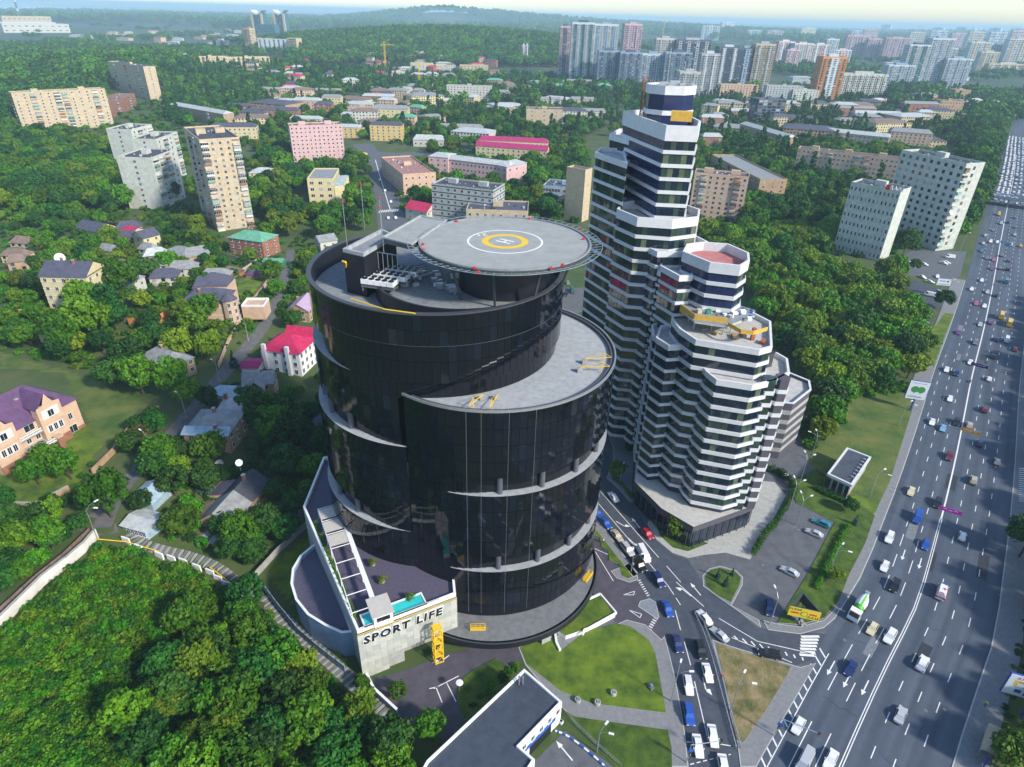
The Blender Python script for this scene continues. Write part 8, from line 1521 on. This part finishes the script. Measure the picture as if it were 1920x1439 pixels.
for x, y, lb, rz in ((1630, 934, 'double lamp on the lawn beside the kiosk walkway', 0), (1684, 800, 'double lamp on the meadow by the highway pavement', 0), (1552, 1082, 'double lamp between the clipped hedge and the highway', .2), (1258, 1316, 'double lamp on the pavement beside the lawn with the side street queue', .6), (1183, 1073, 'double lamp on the small grass island', .9), (1370, 1334, 'tall lamp with two heads on the dry grass triangle', .4), (1713, 640, 'lamp among the trees above the service road bend', 0), (1772, 560, 'lamp pole leaning over the round bush', 0), (1500, 905, 'lamp beside the rear yard of the striped tower', 1), (1520, 862, 'lamp at the wooded side of the rear yard', 2), (1443, 1172, 'lamp at the corner of the parking lot', 1.6), (1480, 955, 'lamp in the hedge row by the pale paving', 1.0), (1492, 985, 'lower lamp in the hedge row by the parking lot', 1.0), (1162, 905, 'thin lamp in the plaza planter', 1.2), (1250, 1005, 'small lamp in the front planter of the striped tower', 1.0)): lamp(x, y, lb, 8.5 if 'small' not in lb and 'thin' not in lb else 4.5, 1 if ('thin' in lb or 'small lamp' in lb or 'corner' in lb) else 2, rz)
lamp(1119, 1412, 'white double headed lamp on the dark lawn near the garage ramp', 6, 2, .3, 1.6); lamp(183, 1012, 'tall lamp with two heads at the head of the steps', 9, 2, .5)
for x, y, lb in ((350, 785, 'concrete lamp post beside the mossy roofed brick house'), (413, 720, 'concrete lamp post in the middle of the village lane'), (466, 640, 'lamp post where the lane narrows below the cream house'), (286, 860, 'white concrete pole leaning by the lane bushes')): lamp(x, y, lb, 8, 1, 2.6, 1.6, m='concrete')
for x, y, lb in ((748, 398, 'lamp post beside the hall with the brick red flat roof'), (700, 330, 'lamp post on the upper city street'), (628, 395, 'lamp post in front of the beige saw tooth office'), (1686, 528, 'thin lamp beside the service road trees'), (1800, 470, 'lamp pole at the office car park fence')): lamp(x, y, lb, 10, 1, .2, 2)
def board(name, label, base, z, w_, h, fr, face, pole=.25, face_dir=None, tilt=0, off=0):
    """billboard on a post; front towards face_dir (radians of its normal)"""
    p = G(*base); t = E(name, label, 'billboard', p, face_dir+math.pi/2); b = MB(); b.bar((off, 0, -.2), (off, 0, z-h/2+.1), pole, fr, n=8); b.build('pole', t); b = MB(); b.box((0, .18, z), (w_+.3, .35, h+.3), fr); b.build('frame', t); b = MB(); b.box((0, -.03, z), (w_, .1, h), face); b.build('face', t); return t
def lay(t, m, x, z, w_, h, y=-.09, name='print'): b = MB(); b.box((x, y, z), (w_, .03, h), m); return b.build(name, t)
def txt(t, s_, size, m, x, z, y=-.1): o = text(s_, size, m, t, 'lettering', .01); o.location = (x, y, z); o.rotation_euler = (math.pi/2, 0, 0); return o
t = board('billboard', 'billboard with two green trees on pale blue standing on the meadow edge', (1706, 770), 8.2, 6.2, 7.0, 'ad_blue', 'ad_white', face_dir=-1.85)
for x in (-.9, 1.0): b = MB(); b.lathe((0, 0, 0), [(.1, -.02), (1.1, 0), (1.25, .03), (0, .05)], 'ad_green', 12); o = b.build('tree_picture', t); o.location = (x, -.1, 8.6); o.rotation_euler = (math.pi/2, 0, 0); lay(t, 'ad_green', x, 7.4, .25, .9)
lay(t, 'roof_blue', 0, 11.0, 4.2, .25); lay(t, 'ad_blue', -.3, 5.6, 4.4, .22); lay(t, 'roof_blue', -.3, 6.1, 3.4, .18)
p = G(1497, 1166); t = E('billboard', 'yellow triangular billboard on a stone heap at the parking lot corner', 'billboard', p, -.26); b = MB()
tri = [(-3.2, -1.6), (3.2, -1.6), (0, 3.4)]; b.ring(tri, .25, 3.2, 5.9, 'steel_dark'); b.build('frame', t)
for k in range(3): b = MB(); a, c = Vector((*tri[k], 4.4)), Vector((0, 0, 4.4)); b.bar(a, c, .1, 'rust'); b.build('strut', t)
b = MB(); b.bar((0, 0, 0), (0, 0, 5), .3, 'steel_dark', n=8); b.build('pole', t); b = MB(); b.box((0, -1.7, 4.55), (6.5, .12, 2.7), 'ad_yellow'); b.build('face', t)
for s_, z, x, m, sz in (('НАМ', 5.4, -2.0, 'black', .95), ('ВАМ', 3.75, 1.9, 'black', .95)): txt(t, s_, sz, m, x, z, -1.78)
b = MB(); b.lathe((0, 0, 0), [(.75, 0), (.75, .04)], 'green_paint', 16); o = b.build('emblem', t); o.location = (0, -1.77, 4.5); o.rotation_euler = (math.pi/2, 0, 0); b = MB(); b.lathe((0, 0, 0), [(.6, 0), (.6, .06)], 'ad_yellow', 16); o = b.build('emblem', t); o.location = (0, -1.77, 4.5); o.rotation_euler = (math.pi/2, 0, 0)
lay(t, 'red_paint', -1.9, 4.4, 1.7, .4, -1.78); lay(t, 'red_paint', 1.8, 4.7, 1.5, .4, -1.78)
rk = random.Random(4); b = MB()
for k in range(22): a = rk.random()*6.28; r_ = rk.random()*1.5; s_ = rk.uniform(.25, .6); b.box((math.cos(a)*r_, math.sin(a)*r_, .2+s_*.3), (s_, s_*.8, s_*.7), 'concrete', rz=rk.random()*3)
b.build('stone', t, kind='stuff')
t = board('billboard', 'phone shop billboard with a man in dark goggles on a dark monopole', (1893, 1335), 7.6, 6.4, 5.4, 'ad_blue', 'ad_white', .42, face_dir=-1.92, off=2.2)
txt(t, 'алло', 1.15, 'ad_magenta', -.6, 9.6); lay(t, 'ad_yellow', .4, 8.2, 5.0, 1.6, -.085); lay(t, 'roof_blue', -.3, 7.75, 2.6, 1.1, -.1, 'shirt')
for k in range(4): lay(t, 'ad_white', -.3, 7.4+k*.25, 2.6, .1, -.12, 'stripe')
b = MB(); b.lathe((0, 0, 0), [(.62, 0), (.62, .05)], 'skin', 14); o = b.build('face_picture', t); o.location = (1.6, -.1, 8.3); o.rotation_euler = (math.pi/2, 0, 0); lay(t, 'ad_blue', 1.7, 8.55, 1.3, .5, -.16, 'goggles'); lay(t, 'skin', -.3, 8.6, 2.2, .35, -.1, 'arm_picture')
lay(t, 'ad_blue', -.9, 6.2, 1.1, .9, -.1, 'tablet'); lay(t, 'ad_magenta', 1.3, 6.4, 2.4, .4, -.1); lay(t, 'ad_magenta', 1.2, 5.7, 2.2, .65, -.1); txt(t, '2799', .62, 'ad_white', 1.2, 5.7, -.14)
t = board('billboard', 'green and white billboard half cut by the picture edge beside a dark tree', (1930, 1105), 6.5, 5.6, 3.0, 'ad_green', 'ad_white', face_dir=-2.3); b = MB(); b.face([(-2.4, -.09, 6.2), (-1.6, -.09, 7.6), (-.8, -.09, 6.2), (-1.2, -.09, 6.2), (-1.6, -.09, 7.0), (-2.0, -.09, 6.2)], 'ad_green'); b.build('emblem', t); txt(t, '5 км', .7, 'ad_blue', .2, 6.3)
t = board('billboard', 'pale advert board at the service road corner by the office car park', (1760, 556), 7.5, 6.2, 3.2, 'steel', 'ad_white', face_dir=-1.75); lay(t, 'ad_blue', 0, 6.5, 5.2, .2); lay(t, 'ad_green', 1.6, 8, .9, .9); lay(t, 'roof_blue', -.8, 8.1, 3.0, .7)
# banners hung across the road
def banner(x0, y0, x1, y1, m, label, s_='', z=6.8):
    a, c = G(x0, y0, z), G(x1, y1, z); d = c-a; L = d.length; d.normalize(); t = E('street_banner', label, 'banner', a, math.atan2(d.y, d.x), 'banners hung above the highway'); s, o = hw_s(a.x, a.y)
    b = MB(); b.box((L/2, 0, -.1), (L, .08, 1.25), m); b.build('cloth', t)
    for zz in (.55, -.7): b = MB(); b.bar((-14-o, 0, zz+1), (0, 0, zz), .03, 'steel_dark'); b.bar((L, 0, zz), (L+16-o-L, 0, zz+1), .03, 'steel_dark'); b.build('rope', t)
    for k in range(3): b = MB(); b.box((L*(.25+k*.24), -.05, .1-.2*(k % 2)), (L*.18, .02, .16), 'ad_white'); b.build('print', t)
for a in ((1762, 951, 1804, 964, 'ad_magenta', 'magenta banner hanging over the highway centre line'), (1802, 803, 1838, 814, 'ad_orange', 'orange banner hanging over the highway lanes going away'), (1821, 681, 1853, 690, 'ad_purple', 'dark purple banner hanging over the highway'), (1862, 533, 1886, 538, 'steel', 'pale grey banner hanging over the highway near the office car park'), (1876, 453, 1897, 458, 'ad_cyan', 'bright blue banner hanging over the highway')): banner(*a)
# kiosk by the highway
z1 = 5.4; P = [zpt(x, y, z1) for x, y in ((1551, 888), (1588, 839), (1634, 857), (1598, 910))]; k_ = E('kiosk', 'small flat roofed kiosk with white roof edge and dark glazed front', 'kiosk', (*P[0], 0)); KO_ = k_.location.copy(); excl(P, 1)
b = MB(KO_); b.prism(offset(ccw(P), -.5), 0, z1-.4, 'concrete', top=False); b.sheet(offset(ccw(P), -.1), 'asphalt', z1-.35); b.build('wall', k_); b = MB(KO_); b.ring(P, .55, z1-.8, z1, 'stripe'); b.build('roof_edge', k_)
a, c = Vector(P[0]), Vector(P[3]); d = (c-a).normalized(); n = Vector((d.y, -d.x)); an = math.atan2(d.y, d.x)
for q in range(4): p = a.lerp(c, (q+.5)/4)-n*.35; b = MB(KO_); b.box((*p, 2.3), ((c-a).length/4-.6, .1, 3.4), 'car_glass', rz=an); b.build('window', k_)
a, c = Vector(P[3]), Vector(P[2]); an2 = math.atan2((c-a).y, (c-a).x)
for q in range(9):
    for r_ in range(3): p = a.lerp(c, (q+.5)/9)+Vector(((c-a).y, -(c-a).x)).normalized()*-.42; b = MB(KO_); b.box((*p, .9+r_*1.55), ((c-a).length/9-.1, .1, 1.4), 'paving_pale', rz=an2); b.build('cladding_panel', k_)
for q in range(7): p = Vector(P[2]).lerp(Vector(P[3]), (q+.7)/8).lerp((Vector(P[0])+Vector(P[1]))/2, .16); b = MB(KO_); b.box((*p, z1-.1), (.8, .5, .5), 'steel', rz=an); b.build('roof_unit', k_)
b = MB(); ps = [zpt(*q, 0) for q in ((1590, 938), (1600, 927), (1647, 950), (1639, 966))]; b.prism(ps, 0, .24, 'paint_white', top='lawn'); struct('kiosk_walkway', b)
# bus shelter with a barrel roof
p = G(1853, 1405, .13); t = E('bus_shelter', 'bus shelter with a pale yellow barrel roof on the right pavement', 'bus shelter', (p.x, p.y, .14), math.atan2(*(G(1866, 1340, 0)-G(1840, 1425, 0)).yx)); L = 7.0; b = MB(); n = 8
for k in range(n):
    a, e = math.pi*k/n, math.pi*(k+1)/n; f = lambda q, r_: (math.cos(q)*1.5*r_, 2.3+math.sin(q)*.7*r_)
    for r_, fl in ((1, 0), (.96, 1)): (y0, z0), (y1, z1_) = f(a, r_), f(e, r_); q = [(-L/2, y0, z0), (L/2, y0, z0), (L/2, y1, z1_), (-L/2, y1, z1_)]; b.face(q if not fl else q[::-1], 'cream')
b.build('roof', t); b = MB(); b.box((0, -1.35, 1.2), (L, .08, 2.2), 'win_blue'); b.build('back_pane', t)
for x in (-3.3, 0, 3.3): b = MB(); b.bar((x, -1.4, 0), (x, -1.4, 2.4), .06, 'steel'); b.bar((x, 1.4, 0), (x, 1.4, 2.4), .06, 'steel'); b.build('post', t)
b = MB(); b.box((0, -.9, .45), (4, .45, .08), 'wood'); b.box((-1.6, -.9, .2), (.1, .4, .4), 'steel'); b.box((1.6, -.9, .2), (.1, .4, .4), 'steel'); b.build('bench', t); b = MB(); b.box((-4.4, 0, 1.2), (1.3, .2, 2.0), 'ad_blue'); b.build('timetable', t)
# railings beside the side street
t = E('guard_rail', 'long double steel guard rail along the side street beside the dry grass', 'railing', G(1300, 1150, 0)); o = t.location; rp = resample(smooth(PG([(1302, 1152), (1318, 1185), (1335, 1235), (1352, 1300), (1368, 1360), (1380, 1405)], 0), 2), 2)
for k, z in ((0, .45), (0, .8), (.9, .45), (.9, .8)):
    b = MB(o); b.path([Vector((p.x+k, p.y, z)) for p in rp], .06, 'steel'); b.build('rail', t)
b = MB(o)
for p in rp: b.bar((p.x, p.y, 0), (p.x, p.y, .85), .05, 'steel'); b.bar((p.x+.9, p.y, 0), (p.x+.9, p.y, .85), .05, 'steel')
b.build('post', t, kind='stuff')
t = E('wire_fence', 'low wire fence along the garage ramp on the dark lawn', 'fence', G(1056, 1335)); o = t.location; rp = resample(PG([(1056, 1332), (1080, 1362), (1120, 1400), (1165, 1439)], 0), 2.0)
for z in (.5, 1.1): b = MB(o); b.path([Vector((p.x, p.y, z)) for p in rp], .04, 'steel'); b.build('rail', t)
b = MB(o)
for p in rp: b.bar((p.x, p.y, 0), (p.x, p.y, 1.15), .04, 'steel')
b.build('post', t, kind='stuff')
# traffic lights
def light(x, y, rz, arm, label):
    t = E('traffic_light', label, 'traffic light', G(x, y, .12), rz, 'traffic lights at the junction'); b = MB(); b.bar((0, 0, 0), (0, 0, 5.6), .1, 'galv', n=8); b.bar((0, 0, 5.5), (arm, 0, 6.1), .08, 'galv', n=6); b.build('pole', t)
    for px_, z in ((arm, 5.8), (.2, 2.9)): 
        b = MB(); b.box((px_, 0, z), (.36, .36, 1.0), 'black'); b.build('signal_head', t)
        for k, m in enumerate(('lamp_green', 'paint_yellow', 'lamp_red')): b = MB(); b.lathe((0, 0, 0), [(.1, 0), (.1, .05)], m, 8); q = b.build('lens', t); q.location = (px_, -.19, z-.3+k*.3); q.rotation_euler = (math.pi/2, 0, 0)
    b = MB(); b.box((.2, -.1, 3.9), (.9, .06, .9), 'blue_paint'); b.build('sign_plate', t)
light(1287, 1430, .1, 5.5, 'traffic light whose arm reaches over the side street queue'); light(1452, 1380, -.5, 6.5, 'traffic light whose arm reaches over the highway stop line')
# bollard lights, vents and manholes on the lawns
for x, y, lb, m in ((1150, 1302, 'pale round stone vent on the lawn', 'paving_pale'), (1083, 1315, 'small round vent at the lawn edge path', 'concrete'), (1120, 1320, 'second small round vent by the lawn path', 'concrete'), (1220, 1290, 'small grey box lying on the lawn', 'concrete_dark')):
    p = G(x, y, .16); t = E('lawn_vent', lb, 'vent', (p.x, p.y, .14)); b = MB(); b.lathe((0, 0, 0), [(.62, 0), (.62, .75), (.5, .8), (.4, .7)], m, 14) if 'box' not in lb else b.box((0, 0, .3), (.8, 1.2, .6), m, rz=.5); b.build('shell', t); b = MB(); b.box((.1, 0, .82), (.5, .6, .12), 'steel'); b.build('grille', t)
mh = MB(); mh.lathe((0, 0, 0), [(.38, 0), (.38, .012)], 'concrete_dark', 14); mh = mh.mesh('manhole_cover')
for i, (x, y) in enumerate(((1584, 1201), (1736, 1333), (1771, 1331), (1875, 1116), (1303, 1041), (1308, 1046), (1380, 1020), (1490, 988), (1497, 994), (1430, 1060))): p = G(x, y, 0); o = link('manhole_cover', mh, None, (p.x, p.y, .05)); tag(o, uniq('round manhole cover', p.x, p.y), 'manhole', 'manhole covers')
for x, y, m, lb in ((864, 1270, 'lamp_green', 'green lawn light beside the garage yard kerb'), (888, 1277, 'lamp_green', 'green lawn light in the middle of the shaded lawn'), (880, 1290, 'lamp_green', 'green lawn light nearest the service building'), (991, 1216, 'lamp_green', 'green lawn light under the tower deck edge'), (986, 1226, 'lamp_green', 'green lawn light just left of the yellow one'), (987, 1241, 'paint_yellow', 'yellow lawn light at the path corner'), (1240, 1326, 'lamp_green', 'green lawn light at the corner of the large lawn')): p = G(x, y, .17); b = MB(p); b.lathe(p, [(.28, 0), (.26, .12), (0, .2)], m, 10); mesh_thing(b, 'lawn_light', lb, 'lawn light', 'coloured lawn lights')
p = G(862, 1300, 0); t = E('parasol', 'white round parasol lamp standing at the end of the parking bays', 'lamp', p); b = MB(); b.bar((0, 0, 0), (0, 0, 3.4), .06, 'steel'); b.build('pole', t); b = MB(); b.lathe((0, 0, 3.3), [(.75, 0), (.7, .1), (0, .2)], 'white', 16); b.build('shade', t)
# overpass
s, o = hw_s(*G(1898, 372, 6).xy); a, d = hw_at(s, -26); c, _ = hw_at(s, 60); u = (c-a).normalized(); v = Vector((-u.y, u.x, 0)); t = E('overpass', 'grey road bridge with blue railings crossing over the highway', 'bridge', a); t_o = a.copy(); L = (c-a).length; an = math.atan2(u.y, u.x)
b = MB(t_o); b.box(a+u*L/2+Vector((0, 0, 5.8)), (L+40, 13, 1.0), 'concrete', rz=an); b.build('deck', t); b = MB(t_o); b.box(a+u*L/2+Vector((0, 0, 6.31)), (L+40, 11, .03), 'asphalt', rz=an); b.build('roadway', t)
for k in (-1, 1): b = MB(t_o); b.box(a+u*L/2+v*k*6.3+Vector((0, 0, 6.9)), (L+40, .15, 1.1), 'tower_blue', rz=an); b.build('railing', t)
for k in (8, 25.5, 44, 62): 
    for q in (-4, 0, 4): b = MB(t_o); p = a+u*k+v*q; b.bar((p.x, p.y, 0), (p.x, p.y, 5.3), .5, 'concrete', n=8); b.build('pier', t)
for i, (k, q, kd, cl) in enumerate(((4, -3.5, 'suv', 'silver'), (9, -3.5, 'sedan', 'white'), (14, -3.4, 'sedan', 'black'), (20, -3.5, 'sedan', 'navy'), (17, 0, 'suv', 'grey'), (23, .2, 'sedan', 'black'), (28, -3.4, 'sedan', 'silver'), (10, 0, 'sedan', 'grey'))): p = a+u*k+v*q; car(kd, cl, p, -u, '%s %s queueing on the overpass, number %s from its left end' % (cl, ACT[kd], ['one', 'three', 'five', 'seven', 'six', 'eight', 'nine', 'four'][i]) if 0 else uniq('%s %s on the overpass' % (cl, ACT[kd]), p.x, p.y), 'cars queueing on the overpass', False, 6.34)
p = a+u*42; t = E('city_bus', 'yellow and green bus crossing the overpass', 'bus', (p.x, p.y, 6.34), an); part(t, 'body', lambda b: (b.box((0, 0, 1.6), (12, 2.5, 2.7), 'paint_yellow'), b.box((0, 0, .8), (12.02, 2.53, .7), 'lamp_green'))); part(t, 'window', lambda b: b.box((0, 0, 2.0), (11.5, 2.56, .9), 'car_glass'))
# kiosk tents by the far highway edge
for i, (x, y) in enumerate(((1878, 236), (1873, 252), (1867, 270))): 
    p = G(x, y, 0); b = MB(p); b.lathe(p, [(6, 0), (6, 2.5), (4.5, 4.2), (0, 5)], 'white', 12); mesh_thing(b, 'market_tent', 'white round tent beside the far highway, %s' % ('farthest of three', 'middle of three', 'nearest of three')[i], 'tent', 'white tents by the highway')
# planter strip with flowers along the gym roof edge
fp = [f0+n2*1.5+u2*.9+(Vector((-49.5, 118))-f0).normalized()*k for k in np.arange(2, 34, .5)]
cc = np.array([(p.x+TR.uniform(-.3, .3), p.y+TR.uniform(-.3, .3), ZG+.35) for p in fp for _ in range(3)]); me = leafmesh('planter', 'leaf_bush', cc, np.full(len(cc), .35), 14, .22, 5); o = bpy.data.objects.new('planter_greenery', me); COL.objects.link(o); o.parent = gym; o.location = -GO
# garden hedge shrubs on the gym roof terrace and its deck chairs
for i, (x, y) in enumerate(((700, 1060), (718, 1092), (770, 1125))): p = at(x, y, ZG-.4); t = E('potted_shrub', 'yellow green potted shrub on the gym roof, %s' % ('farthest of three', 'middle of three', 'nearest the pool')[i], 'plant', p, 0, 'potted shrubs on the gym roof'); b = MB(); b.lathe((0, 0, 0), [(.4, 0), (.5, .6)], 'concrete', 10); b.build('pot', t); o = link('foliage', BM[4], t, (0, 0, .4)); o.scale = (.7, .7, .8)
for i, (x, y) in enumerate(((648, 1068), (662, 1110), (668, 1128), (764, 1085), (640, 1050))): p = at(x, y, ZG-.4); b = MB(p); b.box(p+Vector((0, 0, .3)), (1.6, .6, .12), 'white', rz=.6); b.box(p+Vector((.6, .4, .55)), (.6, .6, .1), 'white', rz=.6); mesh_thing(b, 'sun_lounger', uniq('white sun lounger on the gym roof', p.x, p.y) if 0 else 'white sun lounger on the gym roof, %s' % ('under the open pergola', 'near the end of the pergola', 'beside the pool corner', 'by the tower wall', 'farthest from the pool')[i], 'lounger', 'white loungers on the gym roof')
# ------------------------------------------------------------------ the air between here and the horizon
hm = bpy.data.materials.new('haze_air'); hm.use_nodes = True; n = hm.node_tree; n.nodes.remove(n.nodes['Principled BSDF'])
v = n.nodes.new('ShaderNodeVolumePrincipled'); v.inputs['Color'].default_value = (.58, .86, 1.0, 1); v.inputs['Density'].default_value = 1.2e-4; v.inputs['Anisotropy'].default_value = 0.0
n.links.new(v.outputs[0], n.nodes['Material Output'].inputs['Volume'])
b = MB(); b.box((0, 14000, 75), (54000, 56000, 154), 'kerb'); hz = b.build('haze', kind='stuff'); hz.data.materials.clear(); hz.data.materials.append(hm)
